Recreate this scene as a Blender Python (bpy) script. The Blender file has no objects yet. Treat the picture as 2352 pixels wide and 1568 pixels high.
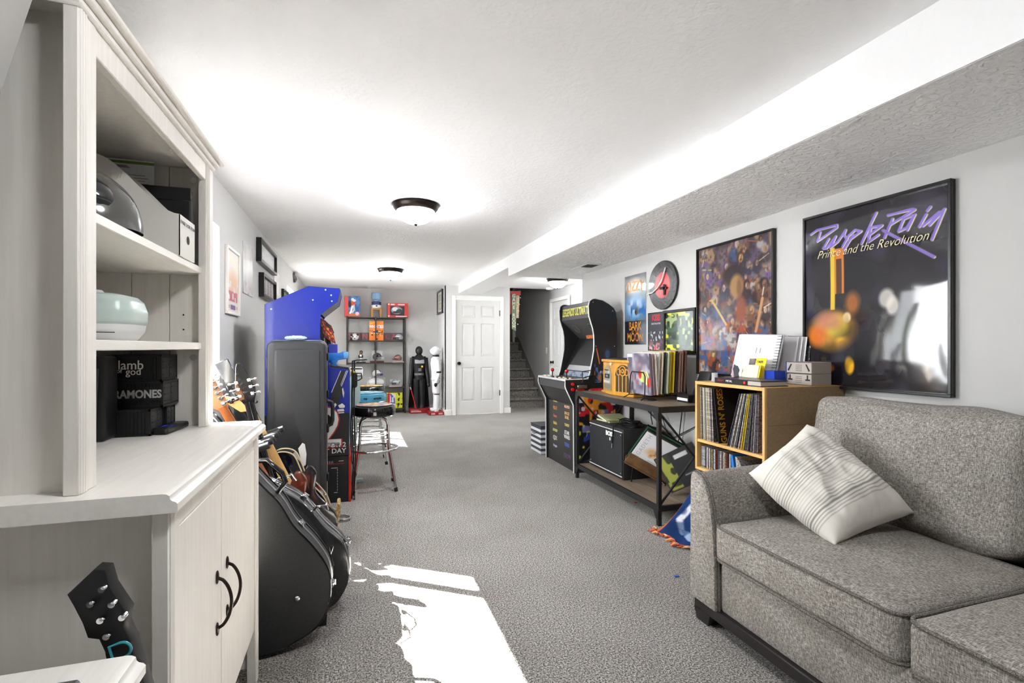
import bpy, bmesh, math, random
import numpy as np
from mathutils import Vector, Matrix, noise as mnoise

scene = bpy.context.scene
COL = scene.collection
random.seed(7)
RNG = np.random.default_rng(7)

# ------------------------------------------------------------------ camera
cam_d = bpy.data.cameras.new('camera')
cam_d.sensor_width = 36.0
cam_d.lens = 1140.0 / 2352.0 * 36.0
cam_d.shift_y = 13.0 / 2352.0
cam_d.clip_start = 0.02
cam = bpy.data.objects.new('camera', cam_d)
COL.objects.link(cam)
cam.location = (0.0, 0.0, 1.19)
cam.rotation_euler = (math.pi / 2, 0.0, math.radians(-17.6))
scene.camera = cam

# ------------------------------------------------------------------ world, sun, exposure
world = bpy.data.worlds.new('daylight')
scene.world = world
world.use_nodes = True
bg = world.node_tree.nodes['Background']
bg.inputs[0].default_value = (0.94, 0.97, 1.0, 1)
bg.inputs[1].default_value = 3.4

SUN_DIR = Vector((1.58, -1.12, -1.95)).normalized()
sun_d = bpy.data.lights.new('sun', 'SUN')
sun_d.energy = 55.0
sun_d.angle = math.radians(0.55)
sun_d.color = (1.0, 0.98, 0.95)
sun = bpy.data.objects.new('sun', sun_d)
COL.objects.link(sun)
sun.rotation_euler = SUN_DIR.to_track_quat('-Z', 'Y').to_euler()
sun.location = (-4, 6, 6)

def area_light(name, loc, direction, sx, sy, power, color=(1, 1, 1)):
    d = bpy.data.lights.new(name, 'AREA')
    d.shape = 'RECTANGLE'; d.size = sx; d.size_y = sy
    d.energy = power; d.color = color
    o = bpy.data.objects.new(name, d)
    COL.objects.link(o)
    d.spread = math.radians(95)
    o.location = loc
    o.rotation_euler = Vector(direction).to_track_quat('-Z', 'Z').to_euler()
    return o
# daylight entering through the two windows of the left wall
area_light('window_daylight', (-0.985, 2.95, 1.42), (1, 0, -0.12), 1.3, 1.0, 11, (0.95, 0.98, 1.0))
area_light('window_daylight_far', (-0.985, 7.65, 1.42), (1, 0, -0.12), 1.2, 1.0, 12, (0.95, 0.98, 1.0))

vs = scene.view_settings
vs.view_transform = 'Standard'
vs.look = 'None'
vs.exposure = 1.3
vs.gamma = 1.0
vs.use_curve_mapping = False
scene.cycles.use_denoising = True
scene.cycles.max_bounces = 5
scene.cycles.diffuse_bounces = 4
scene.cycles.glossy_bounces = 3
scene.cycles.transmission_bounces = 3
scene.cycles.transparent_max_bounces = 6
scene.cycles.use_light_tree = False
scene.cycles.use_adaptive_sampling = True
scene.cycles.adaptive_threshold = 0.1
scene.cycles.adaptive_min_samples = 16
scene.cycles.caustics_reflective = False
scene.cycles.caustics_refractive = False
scene.cycles.sample_clamp_indirect = 30.0

# ------------------------------------------------------------------ colour and materials
def lin(v):
    v = v / 255.0
    return v / 12.92 if v <= 0.04045 else ((v + 0.055) / 1.055) ** 2.4
def C(r, g=None, b=None):
    if g is None:
        g = b = r
    return (lin(r), lin(g), lin(b), 1.0)

MATS = {}
def nmat(name):
    m = bpy.data.materials.new(name)
    m.use_nodes = True
    nt = m.node_tree
    return m, nt, nt.nodes['Principled BSDF']

def mat(name, col=(200, 200, 200), rough=0.5, metal=0.0, col2=None, scale=30.0, detail=3.0, stretch=None,
        bump=0.0, bscale=None, coat=0.0, emit=None, estr=0.0, trans=0.0, alpha=1.0, ior=1.45, lo=0.35, hi=0.65, spec=0.5):
    if name in MATS:
        return MATS[name]
    m, nt, p = nmat(name)
    L = nt.links
    p.inputs['Base Color'].default_value = C(*col)
    p.inputs['Roughness'].default_value = rough
    p.inputs['Metallic'].default_value = metal
    p.inputs['IOR'].default_value = ior
    p.inputs['Coat Weight'].default_value = coat
    p.inputs['Coat Roughness'].default_value = 0.05
    p.inputs['Transmission Weight'].default_value = trans
    p.inputs['Alpha'].default_value = alpha
    p.inputs['Specular IOR Level'].default_value = spec
    if emit:
        p.inputs['Emission Color'].default_value = C(*emit)
        p.inputs['Emission Strength'].default_value = estr
    tc = nt.nodes.new('ShaderNodeTexCoord')
    mp = nt.nodes.new('ShaderNodeMapping')
    L.new(tc.outputs['Object'], mp.inputs['Vector'])
    if stretch:
        mp.inputs['Scale'].default_value = stretch
    n = nt.nodes.new('ShaderNodeTexNoise')
    n.inputs['Scale'].default_value = scale
    n.inputs['Detail'].default_value = detail
    L.new(mp.outputs['Vector'], n.inputs['Vector'])
    if col2 is None and not bump:
        MATS[name] = m
        return m
    if col2 is None:
        col2 = tuple(min(255, max(0, int(c * 0.94))) for c in col)
    r = nt.nodes.new('ShaderNodeValToRGB')
    r.color_ramp.elements[0].position = lo
    r.color_ramp.elements[1].position = hi
    r.color_ramp.elements[0].color = C(*col2)
    r.color_ramp.elements[1].color = C(*col)
    L.new(n.outputs['Fac'], r.inputs['Fac'])
    L.new(r.outputs['Color'], p.inputs['Base Color'])
    if bump:
        b = nt.nodes.new('ShaderNodeBump')
        b.inputs['Strength'].default_value = bump
        b.inputs['Distance'].default_value = 0.01
        if bscale:
            n2 = nt.nodes.new('ShaderNodeTexNoise')
            n2.inputs['Scale'].default_value = bscale
            n2.inputs['Detail'].default_value = 3
            L.new(tc.outputs['Object'], n2.inputs['Vector'])
            L.new(n2.outputs['Fac'], b.inputs['Height'])
        else:
            L.new(n.outputs['Fac'], b.inputs['Height'])
        L.new(b.outputs['Normal'], p.inputs['Normal'])
    MATS[name] = m
    return m

def print_mat(name, rough=0.45, coat=0.0, wave=0.0, wscale=4.0, spec=0.5):
    m, nt, p = nmat(name)
    a = nt.nodes.new('ShaderNodeAttribute')
    a.attribute_name = 'Col'
    nt.links.new(a.outputs['Color'], p.inputs['Base Color'])
    p.inputs['Roughness'].default_value = rough
    p.inputs['Coat Weight'].default_value = coat
    p.inputs['Coat Roughness'].default_value = 0.02
    p.inputs['Specular IOR Level'].default_value = spec
    if wave:
        tc = nt.nodes.new('ShaderNodeTexCoord')
        n = nt.nodes.new('ShaderNodeTexNoise')
        n.inputs['Scale'].default_value = wscale
        n.inputs['Detail'].default_value = 1.5
        n.inputs['Distortion'].default_value = 0.6
        b = nt.nodes.new('ShaderNodeBump')
        b.inputs['Strength'].default_value = 1.0
        b.inputs['Distance'].default_value = wave
        nt.links.new(tc.outputs['Object'], n.inputs['Vector'])
        nt.links.new(n.outputs['Fac'], b.inputs['Height'])
        nt.links.new(b.outputs['Normal'], p.inputs['Normal'])
        nt.links.new(b.outputs['Normal'], p.inputs['Coat Normal'])
    MATS[name] = m
    return m

def two_noise_mat(name, cols, scale, scale2, rough, bump, low=None, stretch=None, stretch2=None, bdist=0.004):
    """speckled fibre material: fine noise through a colour ramp, tinted by a slow noise"""
    m, nt, p = nmat(name)
    L = nt.links
    tc = nt.nodes.new('ShaderNodeTexCoord')
    def nz(sc, st, det=1.0):
        mp = nt.nodes.new('ShaderNodeMapping')
        if st:
            mp.inputs['Scale'].default_value = st
        L.new(tc.outputs['Object'], mp.inputs['Vector'])
        n = nt.nodes.new('ShaderNodeTexNoise')
        n.inputs['Scale'].default_value = sc
        n.inputs['Detail'].default_value = det
        n.inputs['Roughness'].default_value = 0.6
        L.new(mp.outputs['Vector'], n.inputs['Vector'])
        return n
    a, b = nz(scale, stretch), nz(scale2, stretch2)
    mx = nt.nodes.new('ShaderNodeMath'); mx.operation = 'ADD'
    L.new(a.outputs['Fac'], mx.inputs[0]); L.new(b.outputs['Fac'], mx.inputs[1])
    hf = nt.nodes.new('ShaderNodeMath'); hf.operation = 'MULTIPLY'
    hf.inputs[1].default_value = 0.5
    L.new(mx.outputs[0], hf.inputs[0])
    r = nt.nodes.new('ShaderNodeValToRGB')
    el = r.color_ramp.elements
    el[0].position, el[0].color = cols[0][0], C(*cols[0][1])
    el[1].position, el[1].color = cols[-1][0], C(*cols[-1][1])
    for pos, c in cols[1:-1]:
        e = el.new(pos); e.color = C(*c)
    L.new(hf.outputs[0], r.inputs['Fac'])
    out = r.outputs['Color']
    if low:
        s = nz(low[0], None, 2.0)
        r2 = nt.nodes.new('ShaderNodeValToRGB')
        r2.color_ramp.elements[0].position = 0.35; r2.color_ramp.elements[0].color = C(*low[1])
        r2.color_ramp.elements[1].position = 0.65; r2.color_ramp.elements[1].color = (1, 1, 1, 1)
        L.new(s.outputs['Fac'], r2.inputs['Fac'])
        mix = nt.nodes.new('ShaderNodeMixRGB'); mix.blend_type = 'MULTIPLY'; mix.inputs[0].default_value = 1.0
        L.new(out, mix.inputs[1]); L.new(r2.outputs['Color'], mix.inputs[2])
        out = mix.outputs[0]
    L.new(out, p.inputs['Base Color'])
    p.inputs['Roughness'].default_value = rough
    p.inputs['Specular IOR Level'].default_value = 0.15
    bp = nt.nodes.new('ShaderNodeBump')
    bp.inputs['Strength'].default_value = bump
    bp.inputs['Distance'].default_value = bdist
    L.new(hf.outputs[0], bp.inputs['Height'])
    L.new(bp.outputs['Normal'], p.inputs['Normal'])
    MATS[name] = m
    return m

def knockdown_mat(name, col, strength):
    m, nt, p = nmat(name)
    L = nt.links
    tc = nt.nodes.new('ShaderNodeTexCoord')
    n = nt.nodes.new('ShaderNodeTexNoise'); n.inputs['Scale'].default_value = 42; n.inputs['Detail'].default_value = 1.5
    L.new(tc.outputs['Object'], n.inputs['Vector'])
    r = nt.nodes.new('ShaderNodeValToRGB')
    r.color_ramp.elements[0].position = 0.47; r.color_ramp.elements[1].position = 0.56
    L.new(n.outputs['Fac'], r.inputs['Fac'])
    b = nt.nodes.new('ShaderNodeBump'); b.inputs['Strength'].default_value = strength; b.inputs['Distance'].default_value = 0.004
    L.new(r.outputs['Color'], b.inputs['Height'])
    L.new(b.outputs['Normal'], p.inputs['Normal'])
    p.inputs['Base Color'].default_value = C(*col)
    p.inputs['Roughness'].default_value = 0.75
    p.inputs['Specular IOR Level'].default_value = 0.2
    MATS[name] = m
    return m

def wood_mat(name, c1, c2, scale=6.0, stretch=(1, 14, 14), rough=0.45, bump=0.05):
    return mat(name, c1, rough, col2=c2, scale=scale, detail=5, stretch=stretch, bump=bump, lo=0.3, hi=0.7)

# ------------------------------------------------------------------ mesh building
class M:
    """collects shapes in one bmesh"""
    def __init__(self):
        self.bm = bmesh.new()
    def box(self, x0, x1, y0, y1, z0, z1, bev=0.0, seg=1):
        x0, x1 = min(x0, x1), max(x0, x1); y0, y1 = min(y0, y1), max(y0, y1); z0, z1 = min(z0, z1), max(z0, z1)
        mt = Matrix.Translation(((x0 + x1) / 2, (y0 + y1) / 2, (z0 + z1) / 2)) @ Matrix.Diagonal((x1 - x0, y1 - y0, z1 - z0, 1))
        r = bmesh.ops.create_cube(self.bm, size=1.0, matrix=mt)
        if bev > 0:
            es = set()
            for v in r['verts']:
                es.update(v.link_edges)
            bmesh.ops.bevel(self.bm, geom=list(es), offset=bev, segments=seg, affect='EDGES', profile=0.5)
        return self
    def obox(self, c, ax, ay, az, bev=0.0, seg=1):
        """oriented box: centre and three half-axis vectors"""
        ax, ay, az = Vector(ax), Vector(ay), Vector(az)
        mt = Matrix.Translation(c) @ Matrix(((ax.x, ay.x, az.x, 0), (ax.y, ay.y, az.y, 0), (ax.z, ay.z, az.z, 0), (0, 0, 0, 1)))
        r = bmesh.ops.create_cube(self.bm, size=2.0, matrix=mt)
        if mt.determinant() < 0:
            bmesh.ops.reverse_faces(self.bm, faces=list({f for v in r['verts'] for f in v.link_faces}))
        if bev > 0:
            es = set()
            for v in r['verts']:
                es.update(v.link_edges)
            bmesh.ops.bevel(self.bm, geom=list(es), offset=bev, segments=seg, affect='EDGES', profile=0.5)
        return self
    def cyl(self, p0, p1, r0, r1=None, n=16, cap=True):
        p0, p1 = Vector(p0), Vector(p1)
        d = p1 - p0
        q = d.to_track_quat('Z', 'Y').to_matrix().to_4x4()
        mt = Matrix.Translation((p0 + p1) / 2) @ q
        bmesh.ops.create_cone(self.bm, cap_ends=cap, segments=n, radius1=r0, radius2=r0 if r1 is None else r1, depth=d.length, matrix=mt)
        return self
    def ell(self, c, r, u=16, v=10, rot=None):
        mt = Matrix.Translation(c)
        if rot is not None:
            mt = mt @ rot
        mt = mt @ Matrix.Diagonal((r[0], r[1], r[2], 1))
        bmesh.ops.create_uvsphere(self.bm, u_segments=u, v_segments=v, radius=1.0, matrix=mt)
        return self
    def tube(self, pts, r, n=8, closed=False, flat=1.0):
        pts = [Vector(p) for p in pts]
        k = len(pts)
        rs = r if isinstance(r, (list, tuple)) else [r] * k
        tang = []
        for i in range(k):
            a = pts[(i - 1) % k] if (closed or i > 0) else pts[i]
            b = pts[(i + 1) % k] if (closed or i < k - 1) else pts[i]
            t = (b - a)
            tang.append(t.normalized() if t.length > 1e-9 else Vector((0, 0, 1)))
        up = Vector((0, 0, 1)) if abs(tang[0].z) < 0.9 else Vector((1, 0, 0))
        nrm = tang[0].cross(up).normalized()
        rings = []
        for i in range(k):
            if i:
                nrm = (nrm - tang[i] * nrm.dot(tang[i]))
                nrm = nrm.normalized() if nrm.length > 1e-6 else tang[i].orthogonal().normalized()
            bn = tang[i].cross(nrm)
            ring = []
            for j in range(n):
                a = 2 * math.pi * j / n
                ring.append(self.bm.verts.new(pts[i] + (nrm * math.cos(a) + bn * math.sin(a) * flat) * rs[i]))
            rings.append(ring)
        last = k if closed else k - 1
        for i in range(last):
            A, B = rings[i], rings[(i + 1) % k]
            for j in range(n):
                self.bm.faces.new((A[j], A[(j + 1) % n], B[(j + 1) % n], B[j]))
        if not closed:
            self.bm.faces.new(rings[0][::-1]); self.bm.faces.new(rings[-1])
        return self
    def lathe(self, prof, c=(0, 0, 0), axis='z', n=24, arc=None, xf=None):
        c = Vector(c)
        rings = []
        for (r, h) in prof:
            ring = []
            for j in range(n):
                a = 2 * math.pi * j / n
                p = Vector((r * math.cos(a), r * math.sin(a), h))
                if axis == 'x':
                    p = Vector((p.z, p.x, p.y))
                elif axis == 'y':
                    p = Vector((p.y, p.z, p.x))
                if xf is not None:
                    p = xf @ p
                ring.append(self.bm.verts.new(c + p))
            rings.append(ring)
        for A, B in zip(rings, rings[1:]):
            for j in range(n):
                self.bm.faces.new((A[j], A[(j + 1) % n], B[(j + 1) % n], B[j]))
        if prof[0][0] > 1e-6:
            self.bm.faces.new(rings[0][::-1])
        if prof[-1][0] > 1e-6:
            self.bm.faces.new(rings[-1])
        return self
    def prism(self, poly, axis, a, b, bev=0.0, seg=1):
        """extrude a 2D outline along an axis; outline holds the two other axes in x, y, z order"""
        def P(p, t):
            if axis == 'x': return (t, p[0], p[1])
            if axis == 'y': return (p[0], t, p[1])
            return (p[0], p[1], t)
        A = [self.bm.verts.new(P(p, a)) for p in poly]
        B = [self.bm.verts.new(P(p, b)) for p in poly]
        n = len(poly)
        fs = [self.bm.faces.new(A), self.bm.faces.new(B[::-1])]
        for i in range(n):
            fs.append(self.bm.faces.new((A[i], B[i], B[(i + 1) % n], A[(i + 1) % n])))
        bmesh.ops.recalc_face_normals(self.bm, faces=fs)
        if bev > 0:
            es = [e for f in fs[:2] for e in f.edges]
            bmesh.ops.bevel(self.bm, geom=list(set(es)), offset=bev, segments=seg, affect='EDGES', profile=0.5)
        return self
    def grid(self, fn, nu, nv, cu=False, cv=False):
        R = []
        for i in range(nu):
            u = i / (nu if cu else nu - 1)
            R.append([self.bm.verts.new(fn(u, j / (nv if cv else nv - 1))) for j in range(nv)])
        for i in range(nu if cu else nu - 1):
            for j in range(nv if cv else nv - 1):
                self.bm.faces.new((R[i][j], R[(i + 1) % nu][j], R[(i + 1) % nu][(j + 1) % nv], R[i][(j + 1) % nv]))
        return self
    def soft(self, c, h, r, bulge=(0, 0, 0), n=14, wr=0.0, seed=0.0, tilt=None):
        """rounded, bulging upholstery block"""
        c = Vector(c); h = Vector(h)
        tmp = bmesh.new()
        bmesh.ops.create_cube(tmp, size=2.0)
        bmesh.ops.subdivide_edges(tmp, edges=tmp.edges[:], cuts=n, use_grid_fill=True)
        mp = {}
        for v in tmp.verts:
            p = v.co.copy()
            q = Vector([p[i] * h[i] for i in range(3)])
            core = Vector([max(-(h[i] - r), min(h[i] - r, q[i])) for i in range(3)])
            d = q - core
            if d.length > 1e-9:
                q = core + d.normalized() * r
            for i in range(3):
                j, k = (i + 1) % 3, (i + 2) % 3
                w = (1 - p[j] ** 2) * (1 - p[k] ** 2)
                q[i] += bulge[i] * p[i] * w
            if wr:
                nz = mnoise.noise_vector(q * 5.0 + Vector((seed, seed * 1.7, 0)))
                nz += mnoise.noise_vector(Vector((q.x * 9, q.y * 7, q.z * 22)) + Vector((seed, 3, 0))) * 0.3
                q += nz * wr
            if tilt is not None:
                q = tilt @ q
            mp[v] = self.bm.verts.new(c + q)
        for f in tmp.faces:
            self.bm.faces.new([mp[v] for v in f.verts])
        tmp.free()
        return self
    def quad(self, a, b, c, d):
        self.bm.faces.new([self.bm.verts.new(p) for p in (a, b, c, d)])
        return self
    def mesh(self, name, smooth=True, ang=38, recalc=True):
        if recalc:
            bmesh.ops.recalc_face_normals(self.bm, faces=self.bm.faces[:])
        me = bpy.data.meshes.new(name)
        self.bm.to_mesh(me)
        self.bm.free()
        if smooth:
            me.shade_smooth()
            me.set_sharp_from_angle(angle=math.radians(ang))
        return me

def props(o, label=None, cat=None, group=None, kind=None):
    if label: o['label'] = label
    if cat: o['category'] = cat
    if group: o['group'] = group
    if kind: o['kind'] = kind
    return o

class Thing:
    """a top-level Empty at the thing's base; parts are modelled in world coordinates unless local=True"""
    def __init__(self, name, label, cat, loc=(0, 0, 0), rot=None, group=None, local=False):
        self.o = bpy.data.objects.new(name, None)
        self.o.empty_display_size = 0.05
        COL.objects.link(self.o)
        self.loc = Vector(loc); self.local = local
        self.o.location = loc
        if rot: self.o.rotation_euler = rot
        props(self.o, label, cat, group)
    def part(self, name, m, material, parent=None, smooth=True, ang=38, label=None):
        me = m.mesh(name, smooth, ang) if isinstance(m, M) else m
        if not self.local:
            me.transform(Matrix.Translation(-self.loc))
        if material is not None:
            me.materials.clear()
            me.materials.append(material)
        o = bpy.data.objects.new(name, me)
        COL.objects.link(o)
        o.parent = parent or self.o
        if label: o['label'] = label
        return o

def solo(name, m, material, label, cat, loc=(0, 0, 0), group=None, kind=None, local=False, rot=None, smooth=True, ang=38):
    """a top-level thing that is one mesh"""
    me = m.mesh(name, smooth, ang) if isinstance(m, M) else m
    if not local:
        me.transform(Matrix.Translation(-Vector(loc)))
    me.materials.clear(); me.materials.append(material)
    o = bpy.data.objects.new(name, me)
    COL.objects.link(o)
    o.location = loc
    if rot: o.rotation_euler = rot
    return props(o, label, cat, group, kind)

def struct(name, m, material, parent=None, label=None, smooth=False, ang=38):
    me = m.mesh(name, smooth, ang) if isinstance(m, M) else m
    me.materials.clear(); me.materials.append(material)
    o = bpy.data.objects.new(name, me)
    COL.objects.link(o)
    if parent:
        o.parent = parent
    else:
        o['kind'] = 'structure'
        if label: o['label'] = label
    return o

# ------------------------------------------------------------------ lettering and flat print
def text_mesh(s, size=0.05, bold=0.0, shear=0.0, sx=1.0, align='CENTER', depth=0.0006, spacing=1.0):
    cu = bpy.data.curves.new('lettering', 'FONT')
    cu.body = s
    cu.size = size
    cu.align_x = align
    cu.align_y = 'CENTER'
    cu.offset = bold
    cu.shear = shear
    cu.extrude = depth
    cu.resolution_u = 3
    cu.space_character = spacing
    ob = bpy.data.objects.new('lettering', cu)
    me = bpy.data.meshes.new_from_object(ob)
    bpy.data.objects.remove(ob)
    bpy.data.curves.remove(cu)
    if sx != 1.0:
        me.transform(Matrix.Diagonal((sx, 1, 1, 1)))
    return me

def lettering(T, s, size, at, right, up, material, parent=None, name='lettering', **kw):
    me = text_mesh(s, size, **kw)
    r = Vector(right).normalized(); u = Vector(up).normalized(); n = r.cross(u)
    mt = Matrix(((r.x, u.x, n.x, at[0]), (r.y, u.y, n.y, at[1]), (r.z, u.z, n.z, at[2]), (0, 0, 0, 1)))
    me.transform(mt)
    return T.part(name, me, material, parent, smooth=False)

def smooth_noise(h, w, cells, seed):
    g = np.random.default_rng(seed)
    ch = max(2, int(cells * h / w) + 2); cw = cells + 2
    a = g.random((ch, cw))
    ys = np.linspace(0, ch - 1.001, h); xs = np.linspace(0, cw - 1.001, w)
    yi = ys.astype(int); xi = xs.astype(int)
    fy = (ys - yi)[:, None]; fx = (xs - xi)[None, :]
    fy = fy * fy * (3 - 2 * fy); fx = fx * fx * (3 - 2 * fx)
    return (a[yi][:, xi] * (1 - fy) * (1 - fx) + a[yi + 1][:, xi] * fy * (1 - fx)
            + a[yi][:, xi + 1] * (1 - fy) * fx + a[yi + 1][:, xi + 1] * fy * fx)

class Cv:
    """small raster for flat print; x runs right, y runs down, both 0..1"""
    def __init__(self, w, h, col):
        self.w, self.h = w, h
        self.a = np.ones((h, w, 3)) * np.array(col) / 255.0
        self.X, self.Y = np.meshgrid(np.linspace(0, 1, w), np.linspace(0, 1, h))
        self.asp = h / w
    def mix(self, m, c):
        m = np.clip(m, 0, 1)[:, :, None]
        self.a = self.a * (1 - m) + m * (np.array(c) / 255.0)
        return self
    def rect(self, x0, y0, x1, y1, c, al=1.0):
        s = 0.7 / self.w
        m = np.clip((self.X - x0) / s + .5, 0, 1) * np.clip((x1 - self.X) / s + .5, 0, 1) * np.clip((self.Y - y0) / s * self.asp + .5, 0, 1) * np.clip((y1 - self.Y) / s * self.asp + .5, 0, 1)
        return self.mix(m * al, c)
    def ell(self, cx, cy, rx, ry, c, al=1.0, soft=0.08):
        d = np.sqrt(((self.X - cx) / rx) ** 2 + ((self.Y - cy) / ry) ** 2)
        return self.mix(np.clip((1 - d) / soft + .5, 0, 1) * al, c)
    def line(self, pts, wd, c, al=1.0):
        best = np.full(self.X.shape, 9.0)
        for (x0, y0), (x1, y1) in zip(pts, pts[1:]):
            ay0, ay1 = y0 * self.asp, y1 * self.asp
            dx, dy = x1 - x0, ay1 - ay0
            L2 = dx * dx + dy * dy + 1e-12
            t = np.clip(((self.X - x0) * dx + (self.Y * self.asp - ay0) * dy) / L2, 0, 1)
            best = np.minimum(best, np.hypot(self.X - x0 - t * dx, self.Y * self.asp - ay0 - t * dy))
        return self.mix(np.clip((wd / 2 - best) * self.w + .5, 0, 1) * al, c)
    def poly(self, pts, c, al=1.0):
        ins = np.zeros(self.X.shape, bool)
        n = len(pts)
        for i in range(n):
            x0, y0 = pts[i]; x1, y1 = pts[(i + 1) % n]
            if y0 == y1: continue
            cond = ((y0 > self.Y) != (y1 > self.Y)) & (self.X < (x1 - x0) * (self.Y - y0) / (y1 - y0) + x0)
            ins ^= cond
        return self.mix(ins * al, c)
    def fog(self, cells, seed, c, amt=1.0, lo=0.4, hi=0.8, mask=None):
        m = np.clip((smooth_noise(self.h, self.w, cells, seed) - lo) / (hi - lo), 0, 1) * amt
        if mask is not None: m = m * mask
        return self.mix(m, c)
    def grad(self, c0, c1):
        t = self.Y[:, :, None]
        self.a = (1 - t) * np.array(c0) / 255.0 + t * np.array(c1) / 255.0
        return self

def print_mesh(name, cv, tl, right, down, bow=None):
    """grid mesh carrying the raster as a colour attribute"""
    h, w = cv.h, cv.w
    tl, right, down = np.array(tl, float), np.array(right, float), np.array(down, float)
    U, V = np.meshgrid(np.linspace(0, 1, w), np.linspace(0, 1, h))
    P = tl + U[..., None] * right + V[..., None] * down
    if bow is not None:
        nrm = np.cross(right, -down); nrm = nrm / np.linalg.norm(nrm)
        P = P + bow(U, V)[..., None] * nrm
    idx = np.arange(w * h).reshape(h, w)
    F = np.stack([idx[1:, :-1], idx[1:, 1:], idx[:-1, 1:], idx[:-1, :-1]], -1).reshape(-1, 4)
    me = bpy.data.meshes.new(name)
    me.vertices.add(w * h); me.loops.add(F.size); me.polygons.add(len(F))
    me.vertices.foreach_set('co', P.reshape(-1).astype(np.float32))
    me.loops.foreach_set('vertex_index', F.reshape(-1).astype(np.int32))
    me.polygons.foreach_set('loop_start', (np.arange(len(F)) * 4).astype(np.int32))
    me.polygons.foreach_set('loop_total', np.full(len(F), 4, np.int32))
    at = me.color_attributes.new('Col', 'FLOAT_COLOR', 'POINT')
    a = np.clip(cv.a, 0, 1)
    l = np.where(a <= 0.04045, a / 12.92, ((a + 0.055) / 1.055) ** 2.4)
    rgba = np.concatenate([l, np.ones((h, w, 1))], -1).reshape(-1).astype(np.float32)
    at.data.foreach_set('color', rgba)
    me.update(calc_edges=True)
    me.validate()
    me.shade_smooth()
    return me

# shared materials
WALL = mat('wall_paint', (207, 206, 204), 0.8, spec=0.15)
CEIL = knockdown_mat('ceiling_paint', (244, 244, 244), 0.13)
SOFF = knockdown_mat('soffit_paint', (246, 246, 246), 0.6)
TRIM = mat('trim_white', (236, 234, 229), 0.4, col2=(231, 229, 224), scale=5)
CARPET = two_noise_mat('carpet', [(0.36, (70, 65, 60)), (0.5, (157, 153, 148)), (0.64, (228, 225, 221))], 135, 260, 0.95, 0.9, low=(1.6, (238, 237, 235)), bdist=0.008)
STAIRC = two_noise_mat('stair_carpet', [(0.38, (58, 54, 49)), (0.5, (132, 127, 120)), (0.62, (190, 186, 180))], 100, 190, 0.95, 0.7, bdist=0.006)
HUTCH = mat('antique_white_wood', (236, 232, 225), 0.5, col2=(227, 222, 214), scale=4, detail=6, stretch=(22, 22, 1.2), bump=0.02, lo=0.25, hi=0.7)
HUTCHT = mat('antique_white_top', (238, 235, 229), 0.42, col2=(230, 226, 219), scale=4, detail=6, stretch=(22, 1.2, 22), bump=0.015, lo=0.25, hi=0.7)
BLACKP = mat('black_plastic', (28, 28, 29), 0.45)
BLACKG = mat('black_gloss', (18, 18, 19), 0.12, coat=0.6)
BLACKM = mat('black_metal', (30, 29, 29), 0.4, metal=0.3)
DARKBR = mat('oil_bronze', (52, 46, 42), 0.3, metal=0.8)
CHROME = mat('chrome', (225, 226, 228), 0.08, metal=1.0)
STEEL = mat('brushed_steel', (190, 190, 190), 0.3, metal=1.0)
WHITE = mat('white_plastic', (235, 235, 233), 0.4)
PAPER = mat('white_paper', (238, 238, 240), 0.7)
CLEAR = mat('clear_acrylic', (250, 252, 253), 0.03, trans=0.0, alpha=0.12)
RED = mat('red_plastic', (196, 30, 34), 0.35)
PRINT = print_mat('matte_print', 0.5)
GLOSSP = print_mat('gloss_print', 0.22, coat=0.3)
# ================================================================== the room
ZC, ZS = 2.27, 2.03
struct('floor', M().box(-1.0, 3.75, -2.1, 11.2, -0.06, 0.0), CARPET, label='grey speckled cut pile carpet')
w = M()
WIN1 = (2.20, 3.665, 0.86, 1.975); WIN2 = (7.05, 8.25, 0.86, 2.0)
ycuts = [-2.1, WIN1[0], WIN1[1], WIN2[0], WIN2[1], 9.6]
w.box(-1.0, -0.84, -2.1, WIN1[0], 0, ZC).box(-1.0, -0.84, WIN1[1], WIN2[0], 0, ZC).box(-1.0, -0.84, WIN2[1], 9.6, 0, ZC)
for (a, b, c, d) in (WIN1, WIN2):
    w.box(-1.0, -0.84, a, b, 0, c).box(-1.0, -0.84, a, b, d, ZC)
struct('wall_left', w, WALL)
struct('wall_near', M().box(-1.0, 2.64, -2.1, -1.98, 0, ZC), WALL)
struct('wall_back', M().box(-1.0, 1.63, 9.5, 9.62, 0, ZC), WALL)
struct('wall_alcove', M().box(1.515, 1.63, 8.585, 9.5, 0, ZC), WALL)
struct('wall_far', M().box(1.515, 1.685, 8.58, 8.70, 0, ZC).box(2.50, 2.68, 8.58, 8.70, 0, ZC).box(1.685, 2.50, 8.58, 8.70, 2.04, ZC), WALL)
struct('wall_right', M().box(2.52, 2.64, -2.1, 5.25, 0, ZC).box(2.64, 3.72, 5.13, 5.25, 0, ZC), WALL)
struct('wall_hall', M().box(3.6, 3.72, 5.25, 8.70, 0, ZC).box(3.6, 3.72, 8.70, 11.2, 0, 3.7), WALL)
struct('wall_stairwell', M().box(2.56, 2.68, 8.70, 11.2, 0, 3.7).box(2.68, 3.6, 11.1, 11.2, 0, 3.7).box(2.68, 3.6, 8.64, 8.70, ZC, 3.7), WALL)
struct('ceiling', M().box(-1.0, 1.74, -2.1, 9.62, ZC, ZC + 0.1), CEIL)
struct('ceiling_hall', M().box(1.74, 3.72, 5.5, 8.70, ZC, ZC + 0.1), CEIL)
struct('ceiling_stairwell', M().box(2.56, 3.72, 8.64, 11.2, 3.7, 3.8), CEIL)
struct('ceiling_soffit', M().box(1.745, 3.72, -2.1, 5.62, ZS, ZC + 0.1), SOFF, label='dropped soffit with knockdown texture along right wall')
struct('trim_1', M().box(1.738, 1.746, -2.1, 5.62, ZS + 0.001, ZC), CEIL, label='smooth painted side of the dropped soffit')
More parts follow.
